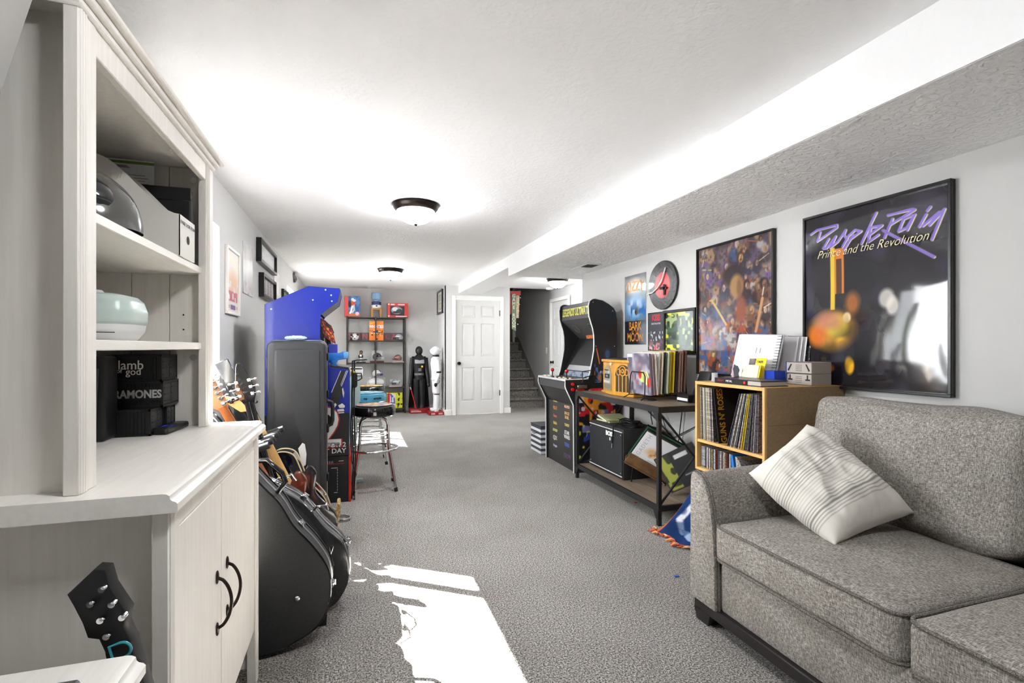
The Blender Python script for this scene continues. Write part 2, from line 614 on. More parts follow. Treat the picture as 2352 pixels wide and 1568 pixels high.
struct('ceiling_beam', M().box(1.74, 2.15, 5.60, 8.585, 2.135, ZC + 0.05), CEIL, label='narrow boxed beam running to the white door')
# sloping underside of the bulkhead at the near left
struct('ceiling_slope', M().prism([(-0.395, ZC), (-0.84, ZC), (-0.84, 1.30), (-0.646, 1.30)], 'y', 0.25, 1.05), mat('slope_shade_grey', (178, 176, 172), 0.8),  # shade on the ceiling paint is put into this grey base colour
       label='sloping bulkhead beside the hutch, grey from painted shade')

GLASS = mat('window_glass', (250, 253, 255), 0.02, alpha=0.06)
def window(name, y0, y1, z0, z1, split):
    f = M()
    xa, xb = -0.995, -0.955
    f.box(xa, xb, y0, y0 + 0.045, z0, z1, 0.004).box(xa, xb, y1 - 0.045, y1, z0, z1, 0.004)
    f.box(xa, xb, y0, y1, z1 - 0.045, z1, 0.004).box(xa, xb, y0, y1, z0, z0 + 0.05, 0.004)
    o = struct(name, f, TRIM)
    struct('window_pane', M().box(-0.978, -0.974, y0 + 0.04, split, z0 + 0.04, z1 - 0.04), GLASS, o)
    struct('window_pane', M().box(-0.978, -0.974, split, y1 - 0.04, z0 + 0.04, z1 - 0.04), GLASS, o)
    struct('mullion', M().box(xa + 0.004, xb + 0.006, split - 0.03, split + 0.03, z0 + 0.03, z1 - 0.03, 0.004), TRIM, o)
    struct('window_sill', M().box(-0.955, -0.815, y0 - 0.03, y1 + 0.03, z0 - 0.03, z0, 0.005), TRIM, o)
window('window_1', *WIN1, 3.42)
window('window_2', *WIN2, 7.65)

struct('ground_added', M().box(-9, -1.02, -4, 14, 0.1, 0.2), mat('bounce_grey', (100, 101, 104), 0.9), label='unseen grey ground added outside to temper light on the ceiling')  # unseen ground, added to limit the light thrown up at the ceiling
def base(name, *a):
    struct(name, M().box(*a[:6], 0.004), TRIM)
base('baseboard_back', -0.84, 1.515, 9.485, 9.5, 0, 0.10)
base('baseboard_alcove', 1.50, 1.515, 8.575, 9.485, 0, 0.10)
base('baseboard_far', 1.50, 1.615, 8.565, 8.58, 0, 0.10)
base('baseboard_stair', 2.57, 2.695, 8.565, 8.58, 0, 0.10)
base('baseboard_left', -0.84, -0.825, 2.05, 9.485, 0, 0.10)
base('baseboard_right', 2.505, 2.52, -2.1, 5.25, 0, 0.10)

KNOB = mat('black_knob', (26, 24, 23), 0.3, metal=0.4)
def make_door(name, loc, rotz, wd, hgt, material, casing=True, knob=True, hinge=True, label=None):
    """six-panel door in local axes: x across, front face towards -y"""
    s = M()
    s.box(0, wd, 0.012, 0.045, 0.008, hgt)
    k = wd / 0.82
    cols = [(0.113 * k, 0.358 * k), (0.46 * k, 0.708 * k)]
    rows = [(0.232, 0.832), (1.017, 1.608), (1.71, 1.92)]
    xs = [0, cols[0][0], cols[0][1], cols[1][0], cols[1][1], wd]
    for a, b in ((xs[0], xs[1]), (xs[2], xs[3]), (xs[4], xs[5])):
        s.box(a, b, 0, 0.013, 0.008, hgt)
    zs = [0.008, 0.232, 0.832, 1.017, 1.608, 1.71, 1.92, hgt]
    for a, b in ((zs[0], zs[1]), (zs[2], zs[3]), (zs[4], zs[5]), (zs[6], zs[7])):
        for c in cols:
            s.box(c[0], c[1], 0, 0.013, a, b)
    o = struct(name, s, material, label=label)
    o.location = loc
    o.rotation_euler = (0, 0, rotz)
    for c in cols:
        for r in rows:
            p = M()
            x0, x1, z0, z1 = c[0] + 0.012, c[1] - 0.012, r[0] + 0.012, r[1] - 0.012
            i = 0.028
            A = [(x0, 0.0122, z0), (x1, 0.0122, z0), (x1, 0.0122, z1), (x0, 0.0122, z1)]
            B = [(x0 + i, 0.003, z0 + i), (x1 - i, 0.003, z0 + i), (x1 - i, 0.003, z1 - i), (x0 + i, 0.003, z1 - i)]
            va = [p.bm.verts.new(q) for q in A]; vb = [p.bm.verts.new(q) for q in B]
            p.bm.faces.new(vb)
            for q in range(4):
                p.bm.faces.new((va[q], va[(q + 1) % 4], vb[(q + 1) % 4], vb[q]))
            struct('panel', p, material, o)
    if casing:
        f = M()
        for a, b, c, d in ((-0.065, -0.006, 0, hgt + 0.07), (wd + 0.006, wd + 0.065, 0, hgt + 0.07), (-0.006, wd + 0.006, hgt + 0.008, hgt + 0.07)):
            f.box(a, b, -0.033, -0.018, c, d, 0.004)
            f.box(a + 0.008 * (a < 0), b - 0.008 * (b > wd), -0.036, -0.03, c, d - 0.008, 0.002)
        f.box(-0.008, 0, -0.02, 0.05, 0, hgt + 0.008).box(wd, wd + 0.008, -0.02, 0.05, 0, hgt + 0.008)
        struct('casing', f, TRIM, o)
    if knob:
        kx = 0.06
        q = M().lathe([(0.0, -0.062), (0.02, -0.06), (0.028, -0.048), (0.022, -0.034), (0.011, -0.026), (0.011, -0.01), (0.03, -0.008), (0.03, 0.0)], (kx, 0, 0.905), 'y', 20)
        struct('knob', q, KNOB, o, smooth=True)
    if hinge:
        for z in (0.37, 1.80):
            struct('hinge', M().cyl((wd, -0.012, z - 0.05), (wd, -0.012, z + 0.05), 0.009, n=10), KNOB, o, smooth=True)
    return o
DOORP = mat('door_paint', (214, 213, 210), 0.45)
make_door('door_1', (1.689, 8.598, 0), 0, 0.807, 2.03, DOORP, label='white six panel door with black knob')
make_door('door_2', (3.585, 8.78, 0), -math.pi / 2, 0.80, 2.03, DOORP, hinge=False, label='white hall door behind the arcade cabinet')
WOODD = wood_mat('brown_door_wood', (112, 78, 38), (82, 54, 24), 5, (14, 14, 1))
make_door('door_3', (2.74, 11.055, 1.305), 0, 0.78, 2.03, WOODD, casing=False, knob=False, hinge=False, label='brown wooden door at the top of the stairs')
struct('trim_2', M().box(3.52, 3.598, 11.07, 11.1, 1.305, 3.4, 0.004), TRIM, label='white casing beside the wooden door')

st = M().box(2.69, 3.59, 10.9, 11.1, 0, 1.30)
stairs = struct('stairs', st, STAIRC, label='grey carpeted stairs going up beyond the hall')
for i in range(7):
    y0 = 9.22 + i * 0.255; z1 = (i + 1) * 0.186
    s = M()
    prof = [(y0 + 0.02, i * 0.186 * 1.0), (y0 + 0.02, z1 - 0.05), (y0 - 0.012, z1 - 0.04), (y0 - 0.02, z1 - 0.02), (y0 - 0.012, z1 - 0.004), (y0 + 0.01, z1), (11.05, z1), (11.05, i * 0.186)]
    s.prism(prof, 'x', 2.69, 3.565)
    struct('step', s, STAIRC, stairs, smooth=True)
struct('trim_3', M().prism([(9.14, 0.0), (9.14, 0.14), (10.78, 1.42), (11.05, 1.42), (11.05, 1.2), (9.4, 0.0)], 'x', 3.572, 3.6), mat('skirt_grey', (150, 147, 142), 0.6), label='sloping skirt board along the stairs')

# ceiling lamps

def lamp(loc, label, power):
    T = Thing('ceiling_lamp', label, 'ceiling lamp', loc, group='flush ceiling lamps', local=True)
    T.part('lamp_base', M().lathe([(0.0, 0.0), (0.176, 0.0), (0.178, -0.006), (0.172, -0.012), (0.168, -0.016), (0.166, -0.03), (0.156, -0.042), (0.146, -0.05), (0.143, -0.052), (0.0, -0.05)], n=40), DARKBR)
    prof = [(0.141 * math.cos(a), -0.05 - 0.098 * math.sin(a)) for a in [i * math.pi / 20 for i in range(11)]]
    T.part('lamp_shade', M().lathe(prof, n=36), mat('frosted_glass_%d' % power, (250, 246, 236), 0.35, emit=(249, 251, 254), estr=power))
    T.part('finial', M().lathe([(0.0, -0.163), (0.006, -0.161), (0.011, -0.154), (0.017, -0.148), (0.012, -0.144), (0.0, -0.144)], n=14), DARKBR)
lamp((0.41, 0.55, ZC), 'bronze and frosted glass ceiling lamp just above the camera', 36)
lamp((0.443, 3.81, ZC), 'bronze and frosted glass ceiling lamp with the largest view', 40)
lamp((0.475, 7.065, ZC), 'bronze and frosted glass ceiling lamp before the metal shelf', 34)
lamp((3.06, 7.26, ZC), 'frosted glass hall ceiling lamp half hidden by the soffit', 40)

T = Thing('ceiling_vent', 'white metal air vent set in the soffit ceiling', 'vent', (2.30, 4.70, ZS))
T.part('vent_frame', M().box(2.22, 2.385, 4.51, 4.90, ZS - 0.006, ZS, 0.003), TRIM)
for i in range(9):
    y = 4.545 + i * 0.018
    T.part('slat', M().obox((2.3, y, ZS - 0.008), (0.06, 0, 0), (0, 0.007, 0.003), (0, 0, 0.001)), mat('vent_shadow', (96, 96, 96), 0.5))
solo('smoke_detector', M().lathe([(0, 0), (0.07, 0), (0.068, -0.02), (0.055, -0.036), (0, -0.04)], (3.38, 8.4, ZC), n=24), WHITE, 'round white smoke detector on hall ceiling', 'smoke detector', (3.38, 8.4, ZC))
T = Thing('light_switch', 'white light switch plate beside the stairs', 'light switch', (3.6, 9.10, 1.12))
T.part('plate', M().box(3.592, 3.6, 9.065, 9.135, 1.06, 1.18, 0.003), WHITE)
T.part('toggle', M().box(3.586, 3.593, 9.09, 9.11, 1.105, 1.135, 0.002), WHITE)
# ================================================================== buffet, hutch and desk on the left
def flutes(m, x, y0, y1, z0, z1):
    """three raised reeds on a post face looking +x"""
    d = (y1 - y0)
    for k in (0.12, 0.24, 0.36):
        yc = y0 + d * k
        m.cyl((x - 0.001, yc, z0), (x - 0.001, yc, z1), 0.0042, n=8)

T = Thing('buffet_cabinet', 'antique white buffet cabinet with two doors and iron pulls', 'cabinet', (-0.57, 1.53, 0))
b = M()
b.box(-0.83, -0.356, 1.112, 1.12, 0.06, 0.885).box(-0.83, -0.356, 1.945, 1.96, 0.06, 0.885)
b.box(-0.83, -0.815, 1.12, 1.945, 0.06, 0.885).box(-0.81, -0.36, 1.12, 1.945, 0.185, 0.205)
T.part('body', b, HUTCH, smooth=False)
for y0, y1 in ((1.075, 1.137), (1.925, 1.985)):
    p = M().box(-0.358, -0.33, y0, y1, 0.0, 0.885, 0.002)
    flutes(p, -0.33, y0, y1, 0.02, 0.885)
    T.part('post', p, HUTCH)
for y0, y1 in ((1.075, 1.12), (1.945, 1.985)):
    T.part('post', M().box(-0.83, -0.79, y0, y1, 0.0, 0.885, 0.002), HUTCH)
T.part('rail', M().box(-0.355, -0.336, 1.137, 1.925, 0.835, 0.885).box(-0.345, -0.332, 1.137, 1.925, 0.868, 0.885, 0.003), HUTCH, smooth=False)
for y0, y1, hy, hz in ((1.139, 1.472, 1.428, 0.54), (1.478, 1.923, 1.532, 0.535)):
    dr = T.part('door', M().box(-0.352, -0.334, y0, y1, 0.20, 0.833, 0.0015), HUTCH, smooth=False)
    h = M()
    pts = []
    for i in range(21):
        t = i / 20
        z = hz + 0.064 - 0.128 * t
        pts.append((-0.331 + 0.031 * math.sin(math.pi * t) ** 0.55, hy, z))
    h.tube(pts, 0.0042, 8)
    for s in (1, -1):
        h.ell((-0.332, hy, hz + s * 0.066), (0.004, 0.009, 0.017), 10, 8)
    T.part('handle', h, mat('iron_pull', (58, 48, 42), 0.35, metal=0.7), dr)
ct = M()
def slab(m, x0, x1, y0, y1, z0, z1):
    """worktop with an ogee front edge"""
    h = z1 - z0
    m.prism([(x0, z0), (x1 - 0.004, z0), (x1, z0 + 0.003), (x1, z0 + h * 0.45), (x1 - 0.003, z0 + h * 0.55), (x1 - 0.009, z0 + h * 0.62), (x1 - 0.012, z0 + h * 0.72),
             (x1 - 0.013, z0 + h * 0.88), (x1 - 0.018, z1 - 0.001), (x1 - 0.024, z1), (x0, z1)], 'y', y0, y1)
slab(ct, -0.832, -0.31, 1.055, 2.005, 0.886, 0.922)
T.part('countertop', ct, HUTCHT)

T = Thing('hutch', 'tall antique white open hutch with two shelves and crown moulding', 'hutch', (-0.65, 1.53, 0.922))
b = M()
b.box(-0.83, -0.497, 1.128, 1.14, 0.922, 1.81).box(-0.83, -0.497, 1.957, 1.972, 0.922, 1.81)
b.box(-0.80, -0.49, 1.14, 1.957, 1.80, 1.815)
T.part('body', b, HUTCH, smooth=False)
for k in range(5):
    y0 = 1.141 + k * 0.1632
    T.part('back_board', M().box(-0.83, -0.816, y0 + 0.001, y0 + 0.162, 0.922, 1.80, 0.002), HUTCH, smooth=False)
for k in range(3):
    x0 = -0.812 + k * 0.108
    T.part('side_board', M().box(x0, x0 + 0.1065, 1.949, 1.957, 0.922, 1.80, 0.0015), HUTCH, smooth=False)
for y0, y1 in ((1.09, 1.157), (1.90, 1.985)):
    p = M().box(-0.499, -0.475, y0, y1, 0.922, 1.815, 0.002)
    flutes(p, -0.475, y0, y1, 0.924, 1.81)
    T.part('post', p, HUTCH)
T.part('shelf', M().box(-0.815, -0.49, 1.141, 1.948, 1.183, 1.205, 0.002), HUTCHT, smooth=False)
T.part('shelf', M().box(-0.815, -0.49, 1.141, 1.948, 1.436, 1.458, 0.002), HUTCHT, smooth=False)
T.part('header', M().box(-0.495, -0.477, 1.157, 1.90, 1.752, 1.82, 0.002), HUTCH, smooth=False)
cr = M()
for x, z0, z1, e in ((-0.468, 1.805, 1.822, 0.0), (-0.458, 1.82, 1.838, 0.012), (-0.445, 1.836, 1.852, 0.024)):
    cr.box(-0.832, x, 1.085 - e, 1.99 + e, z0, z1, 0.004)
T.part('crown_moulding', cr, HUTCH)
for y, z in ((1.947, 1.76), (1.947, 1.155)):
    T.part('cam_cover', M().cyl((-0.525, 1.9495, z), (-0.525, 1.947, z), 0.011, n=16), STEEL)
for z in (1.30, 1.25):
    T.part('peg_hole', M().cyl((-0.555, 1.9495, z), (-0.555, 1.9475, z), 0.0028, n=8), BLACKP)

T = Thing('desk', 'low antique white desk corner at the bottom left', 'desk', (-0.57, 0.45, 0))
ct = M(); slab(ct, -0.83, -0.305, -0.35, 0.895, 0.688, 0.722)
T.part('desktop', ct, HUTCHT)
T.part('side_panel', M().box(-0.80, -0.345, 0.85, 0.868, 0.05, 0.688), HUTCH, smooth=False)
T.part('side_panel', M().box(-0.80, -0.345, -0.31, -0.29, 0.05, 0.688), HUTCH, smooth=False)
for y in (0.84, -0.32):
    T.part('post', M().box(-0.395, -0.335, y - 0.02, y + 0.035, 0, 0.688, 0.002), HUTCH)
    T.part('post', M().box(-0.81, -0.76, y - 0.02, y + 0.035, 0, 0.688, 0.002), HUTCH)
T = Thing('tablet', 'dark tablet with silver rim lying on the desk', 'tablet', (-0.46, 0.74, 0.722))
T.part('body', M().box(-0.56, -0.362, 0.60, 0.838, 0.722, 0.731, 0.003), STEEL)
T.part('screen', M().box(-0.55, -0.372, 0.61, 0.828, 0.7305, 0.7318), BLACKG, smooth=False)

# ------------------------------------------------------------------ things on the hutch
T = Thing('magazine_file', 'white curved magazine file with a finger hole on upper shelf', 'magazine file', (-0.62, 1.74, 1.458))
prof = [(-0.485, 1.458), (-0.485, 1.578)]
for i in range(15):
    t = i / 14
    prof.append((-0.485 - 0.215 * t, 1.578 + 0.155 * (t * t * (3 - 2 * t)) * 1.0))
prof += [(-0.76, 1.735), (-0.76, 1.458)]
CARD = mat('white_card', (226, 223, 216), 0.6)
for y in (1.672, 1.808):
    T.part('side', M().prism(prof, 'y', y, y + 0.003), CARD, smooth=False)
T.part('spine', M().box(-0.488, -0.485, 1.672, 1.811, 1.458, 1.578), CARD, smooth=False)
T.part('bottom', M().box(-0.76, -0.487, 1.675, 1.808, 1.458, 1.461), CARD, smooth=False)
T.part('back', M().box(-0.763, -0.76, 1.672, 1.811, 1.458, 1.735), CARD, smooth=False)
T.part('finger_hole', M().cyl((-0.4855, 1.745, 1.515), (-0.4843, 1.745, 1.515), 0.013, n=18), mat('hole_dark', (52, 48, 44), 0.8))
lettering(T, 'FARE FOR FUN', 0.014, (-0.4842, 1.742, 1.558), (0, 1, 0), (0, 0, 1), BLACKP, sx=1.3, spacing=1.1, depth=0.0003)

T = Thing('binder', 'black binder standing behind the white magazine file', 'binder', (-0.58, 1.86, 1.458))
T.part('cover', M().box(-0.66, -0.505, 1.842, 1.872, 1.458, 1.70, 0.004), BLACKP)
T.part('flap', M().box(-0.66, -0.503, 1.838, 1.843, 1.66, 1.702, 0.002), BLACKP)
T = Thing('hang_card', 'torn white hang card with green stripe behind the binder', 'packaging', (-0.70, 1.90, 1.458))
T.part('card', M().box(-0.80, -0.625, 1.90, 1.903, 1.458, 1.795), PAPER, smooth=False)
T.part('stripe', M().box(-0.80, -0.625, 1.8985, 1.9005, 1.782, 1.79), mat('lime_stripe', (120, 150, 40), 0.5), smooth=False)
for k in range(5):
    T.part('print_line', M().box(-0.795, -0.65 + 0.01 * (k % 2), 1.8993, 1.9003, 1.745 - k * 0.009, 1.747 - k * 0.009), mat('print_grey', (150, 146, 140), 0.6), smooth=False)
T.part('hanger_slot', M().prism([(-0.735, 1.768), (-0.69, 1.768), (-0.70, 1.776), (-0.725, 1.776)], 'y', 1.8985, 1.9002), mat('slot_grey', (168, 164, 160), 0.6), smooth=False)
T = Thing('visor_shell', 'glossy dark grey curved shell with white base on upper shelf', 'electronics', (-0.66, 1.46, 1.458))
def dome(cx, cy, rx, ry, rz, z0):
    def f(u, v):
        a = u * 2 * math.pi; e = v * math.pi / 2
        return (cx + rx * math.cos(a) * math.cos(e), cy + ry * math.sin(a) * math.cos(e), z0 + rz * math.sin(e) ** 0.9)
    return f
T.part('shell', M().grid(dome(-0.655, 1.46, 0.148, 0.115, 0.155, 1.475), 40, 16, cu=True), mat('smoke_shell', (92, 90, 87), 0.12, coat=0.5))
T.part('visor', M().ell((-0.61, 1.415, 1.555), (0.085, 0.055, 0.05), 24, 14, Matrix.Rotation(math.radians(38), 4, 'Y')), mat('visor_black', (40, 41, 43), 0.06, coat=0.8))
T.part('base', M().lathe([(0, 0), (0.12, 0), (0.125, 0.012), (0.12, 0.02), (0, 0.02)], (-0.66, 1.46, 1.458), n=32), WHITE)

T = Thing('humidifier', 'mint green and white humidifier on the middle hutch shelf', 'humidifier', (-0.63, 1.50, 1.205))
MINT = mat('mint_plastic', (196, 212, 206), 0.3)
def loft(zprof, cx, cy, n=36, p=4.0):
    """stack of superellipse sections (z, rx, ry)"""
    def f(u, v):
        i = min(len(zprof) - 2, int(v * (len(zprof) - 1) + 1e-6)); t = v * (len(zprof) - 1) - i
        z, rx, ry = [zprof[i][k] * (1 - t) + zprof[i + 1][k] * t for k in range(3)]
        a = u * 2 * math.pi
        c, s = math.cos(a), math.sin(a)
        return (cx + rx * math.copysign(abs(c) ** (2 / p), c), cy + ry * math.copysign(abs(s) ** (2 / p), s), z)
    return f
zp = [(1.246, 0.108, 0.085), (1.252, 0.112, 0.088), (1.28, 0.112, 0.088), (1.305, 0.105, 0.082), (1.318, 0.092, 0.07), (1.323, 0.07, 0.05), (1.324, 0.001, 0.001)]
T.part('tank', M().grid(loft(zp, -0.632, 1.50), 40, 25, cu=True), MINT)
zp = [(1.206, 0.001, 0.001), (1.206, 0.088, 0.066), (1.211, 0.094, 0.072), (1.23, 0.106, 0.084), (1.246, 0.109, 0.086), (1.247, 0.001, 0.001)]
T.part('base', M().grid(loft(zp, -0.632, 1.50), 40, 21, cu=True), WHITE)
T.part('cap', M().lathe([(0, 0.011), (0.026, 0.011), (0.03, 0.006), (0.03, 0), (0, 0)], (-0.64, 1.52, 1.324), n=24), WHITE)
T.part('vent_line', M().box(-0.66, -0.545, 1.4125, 1.415, 1.2245, 1.2265), BLACKP, smooth=False)

T = Thing('speaker_bar', 'black upright speaker with red plus and minus at hutch left', 'speaker', (-0.70, 1.70, 0.922))
T.part('body', M().box(-0.76, -0.672, 1.68, 1.77, 0.922, 1.165, 0.012, 3), BLACKP)
T.part('front_strip', M().prism([(-0.735, 0.95), (-0.692, 0.95), (-0.684, 1.13), (-0.74, 1.13)], 'y', 1.676, 1.681), mat('grey_strip', (70, 70, 72), 0.4), smooth=False)
REDP = mat('red_print', (206, 38, 46), 0.5)
T.part('plus_mark', M().box(-0.7165, -0.7125, 1.674, 1.6765, 1.09, 1.12).box(-0.724, -0.705, 1.674, 1.6765, 1.1035, 1.107), REDP, smooth=False)
T.part('minus_mark', M().box(-0.7165, -0.7125, 1.674, 1.6765, 1.048, 1.078), REDP, smooth=False)
T.part('logo', M().box(-0.722, -0.708, 1.674, 1.6765, 0.972, 0.975).box(-0.719, -0.711, 1.674, 1.6765, 0.98, 0.983).cyl((-0.715, 1.6765, 0.992), (-0.715, 1.674, 0.992), 0.005, n=12), mat('print_silver', (170, 170, 170), 0.5), smooth=False)

def container(label, x0, x1, y0, y1, z0, z1, panel=None):
    T = Thing('mini_container', label, 'storage box', ((x0 + x1) / 2, (y0 + y1) / 2, z0), group='mini shipping containers in the hutch')
    m = M().box(x0 + 0.003, x1 - 0.003, y0 + 0.003, y1 - 0.003, z0, z1, 0.001)
    for a, b_ in ((x0, x0 + 0.006), (x1 - 0.006, x1)):
        for c, d in ((y0, y0 + 0.006), (y1 - 0.006, y1)):
            m.box(a, b_, c, d, z0, z1)
    for c, d in ((z0, z0 + 0.006), (z1 - 0.006, z1)):
        m.box(x0, x1, y0, y0 + 0.005, c, d).box(x1 - 0.005, x1, y0, y1, c, d)
    T.part('body', m, BLACKP, smooth=False)
    r = M()
    x = x0 + 0.010
    while x < x1 - 0.012:
        r.prism([(x, y0 + 0.004), (x + 0.0015, y0), (x + 0.0045, y0), (x + 0.006, y0 + 0.004)], 'z', z0 + 0.006, z1 - 0.006)
        x += 0.0095
    T.part('corrugation', r, BLACKP, smooth=False)
    for (a, b_) in ((y0 + 0.009, (y0 + y1) / 2 - 0.002), ((y0 + y1) / 2 + 0.002, y1 - 0.009)):
        dd = T.part('end_door', M().box(x1 - 0.003, x1 - 0.0005, a, b_, z0 + 0.009, z1 - 0.009, 0.0008), mat('container_door', (52, 52, 53), 0.5), smooth=False)
        for k in range(3):
            zz = z0 + 0.018 + k * (z1 - z0 - 0.03) / 2.6
            T.part('bar', M().box(x1 - 0.001, x1 + 0.001, a + 0.004, b_ - 0.004, zz, zz + 0.003), BLACKP, dd, smooth=False)
    if panel:
        T.part('plate', M().box(panel[0], panel[1], y0 - 0.0015, y0 + 0.002, panel[2], panel[3]), mat('plate_black', (22, 22, 23), 0.4), smooth=False)
    return T
LOGOW = mat('print_offwhite', (226, 222, 212), 0.6)
container('black mini shipping container at the bottom front of stack', -0.692, -0.586, 1.755, 1.862, 0.922, 1.002)
container('black mini shipping container at the bottom rear of stack', -0.692, -0.578, 1.866, 1.944, 0.922, 1.002)
T = container('black mini container lettered ramones in grey', -0.715, -0.568, 1.80, 1.944, 1.003, 1.084, (-0.70, -0.575, 1.025, 1.066))
lettering(T, 'RAMONES', 0.034, (-0.634, 1.798, 1.0445), (1, 0, 0), (0, 0, 1), mat('print_grey2', (176, 176, 174), 0.6), bold=0.0012, sx=0.80)
T = container('black mini container with white scratchy band lettering on top', -0.715, -0.572, 1.80, 1.944, 1.085, 1.166, (-0.71, -0.60, 1.095, 1.158))
lettering(T, 'lamb', 0.040, (-0.652, 1.798, 1.134), (1, 0, 0), (0, 0, 1), LOGOW, bold=0.0002, sx=0.88)
lettering(T, 'of', 0.018, (-0.682, 1.798, 1.117), (1, 0, 0), (0, 0, 1), LOGOW)
lettering(T, 'god', 0.030, (-0.645, 1.798, 1.114), (1, 0, 0), (0, 0, 1), LOGOW, sx=0.9)

T = Thing('remote_control', 'black remote control with blue buttons on the countertop', 'remote', (-0.56, 1.85, 0.922), rot=(0, 0, math.radians(-4)), local=True)
T.part('body', M().box(-0.021, 0.021, -0.085, 0.085, 0, 0.02, 0.007, 3), BLACKP)
for k in range(3):
    for s in (-1, 1):
        T.part('button', M().box(s * 0.009 - 0.005, s * 0.009 + 0.005, -0.05 + k * 0.014, -0.042 + k * 0.014, 0.0195, 0.0212, 0.0008), mat('blue_button', (46, 60, 190), 0.4), smooth=False)
T.part('button_pad', M().lathe([(0, 0.0215), (0.011, 0.0215), (0.012, 0.0195), (0, 0.0195)], (0, 0.04, 0), n=20), mat('grey_button', (80, 80, 82), 0.4))

# ------------------------------------------------------------------ toy guitar controller between desk and buffet
T = Thing('guitar_controller', 'black toy guitar controller with coloured fret buttons leaning on buffet', 'game controller', (-0.36, 0.99, 0.0))
hd = [(-0.432, 0.80), (-0.396, 0.836), (-0.381, 0.833), (-0.374, 0.803), (-0.352, 0.760), (-0.356, 0.738), (-0.346, 0.712), (-0.318, 0.60), (-0.355, 0.60),
      (-0.382, 0.70), (-0.390, 0.722), (-0.405, 0.727), (-0.412, 0.752), (-0.424, 0.782)]
T.part('headstock', M().prism(hd, 'y', 0.955, 0.988, 0.004, 2), BLACKP)
T.part('neck', M().prism([(-0.382, 0.70), (-0.346, 0.712), (-0.255, 0.33), (-0.315, 0.33)], 'y', 0.952, 0.992, 0.006, 2), BLACKP)
T.part('body', M().prism([(-0.36, 0.36), (-0.20, 0.36), (-0.16, 0.2), (-0.17, 0.0), (-0.40, 0.0), (-0.43, 0.2)], 'y', 0.95, 1.0, 0.008, 2), BLACKP)
for (x, z) in ((-0.382, 0.806), (-0.397, 0.785), (-0.369, 0.780), (-0.384, 0.757), (-0.355, 0.757), (-0.376, 0.730)):
    p = M().cyl((x, 0.957, z), (x, 0.945, z), 0.005, n=12).ell((x + 0.004, 0.942, z + 0.004), (0.004, 0.003, 0.003), 8, 6)
    T.part('tuning_peg', p, CHROME)
for k, c in enumerate(((62, 160, 170), (196, 30, 30), (206, 170, 40), (40, 80, 200), (216, 90, 40))):
    cx, cz = -0.3575 + k * 0.0092, 0.703 - k * 0.0395
    nd, cd = Vector((0.23, 0, -0.97)), Vector((0.97, 0, 0.23))
    dd = [(-0.014, -0.012), (0.001, -0.0125)] + [(0.001 + 0.0125 * math.cos(t), 0.0125 * math.sin(t)) for t in [-1.2 + i * 0.3 for i in range(9)]] + [(0.001, 0.0125), (-0.014, 0.012)]
    ring = [Vector((cx, 0.950, cz)) + cd * a + nd * b2 for a, b2 in dd]
    fb = T.part('fret_button', M().tube(ring, 0.0022, 6, closed=True), mat('fret_%d' % k, c, 0.35))
# ================================================================== guitars, cases and basket by the left wall
CASEM = mat('case_tolex', (44, 44, 44), 0.55, col2=(34, 34, 34), scale=300, bump=0.15, bscale=700)
CASEG = mat('case_gloss_vinyl', (26, 26, 27), 0.18, col2=(36, 36, 38), scale=14, bump=0.12, bscale=22, coat=0.3)
def smooth_poly(pts, k=6):
    """closed Catmull-Rom outline"""
    out = []
    n = len(pts)
    for i in range(n):
        p0, p1, p2, p3 = [Vector(pts[(i + d) % n]).to_2d() if False else Vector((pts[(i + d) % n][0], pts[(i + d) % n][1])) for d in (-1, 0, 1, 2)]
        for j in range(k):
            t = j / k
            out.append(tuple(0.5 * ((2 * p1) + (-p0 + p2) * t + (2 * p0 - 5 * p1 + 4 * p2 - p3) * t * t + (-p0 + 3 * p1 - 3 * p2 + p3) * t ** 3)))
    return out
# near hard case, an acoustic dreadnought shape leaning to the left
outA = smooth_poly([(-0.345, 0.012), (-0.205, 0.055), (-0.128, 0.108), (-0.092, 0.20), (-0.098, 0.31), (-0.15, 0.405), (-0.225, 0.50), (-0.275, 0.59), (-0.345, 0.675),
                    (-0.44, 0.80), (-0.53, 0.93), (-0.60, 0.93), (-0.60, 0.86), (-0.545, 0.70), (-0.575, 0.55), (-0.615, 0.40), (-0.60, 0.20), (-0.50, 0.05)])
T = Thing('guitar_case', 'matte black acoustic guitar case with small rivet, nearest the cabinet', 'guitar case', (-0.33, 2.17, 0))
T.part('shell', M().prism(outA, 'y', 2.085, 2.165, 0.006, 2), CASEM)
T.part('lid', M().prism(outA, 'y', 2.169, 2.225, 0.012, 3), CASEM)
def offset_loop(pts, y, s=1.0):
    return [(p[0], y, p[1]) for p in pts]
T.part('valance', M().tube(offset_loop(outA, 2.167), 0.0035, 6, closed=True), STEEL)
for y in (2.088, 2.222):
    T.part('welt', M().tube(offset_loop(outA, y), 0.004, 6, closed=True), BLACKG)
T.part('rivet', M().lathe([(0, -0.006), (0.006, -0.005), (0.010, -0.001), (0.010, 0.002), (0, 0.002)], (-0.212, 2.085, 0.215), 'y', 16), STEEL)
def latch(T, c, n):
    """chrome draw latch on the rim; n is the outward direction in the x-z plane"""
    nx, nz = n
    t = Vector((-nz, 0, nx)); o = Vector((nx, 0, nz)); c = Vector(c)
    m = M().obox(c + o * 0.004, t * 0.013, (0, 0.019, 0), o * 0.004, 0.002)
    m.obox(c + o * 0.009, t * 0.009, (0, 0.012, 0), o * 0.003, 0.002)
    m.cyl(c + o * 0.012 - t * 0.011, c + o * 0.012 + t * 0.011, 0.004, n=10)
    T.part('latch', m, CHROME)
latch(T, (-0.208, 2.167, 0.478), (0.8, 0.6)); latch(T, (-0.089, 2.167, 0.225), (1, 0.02))
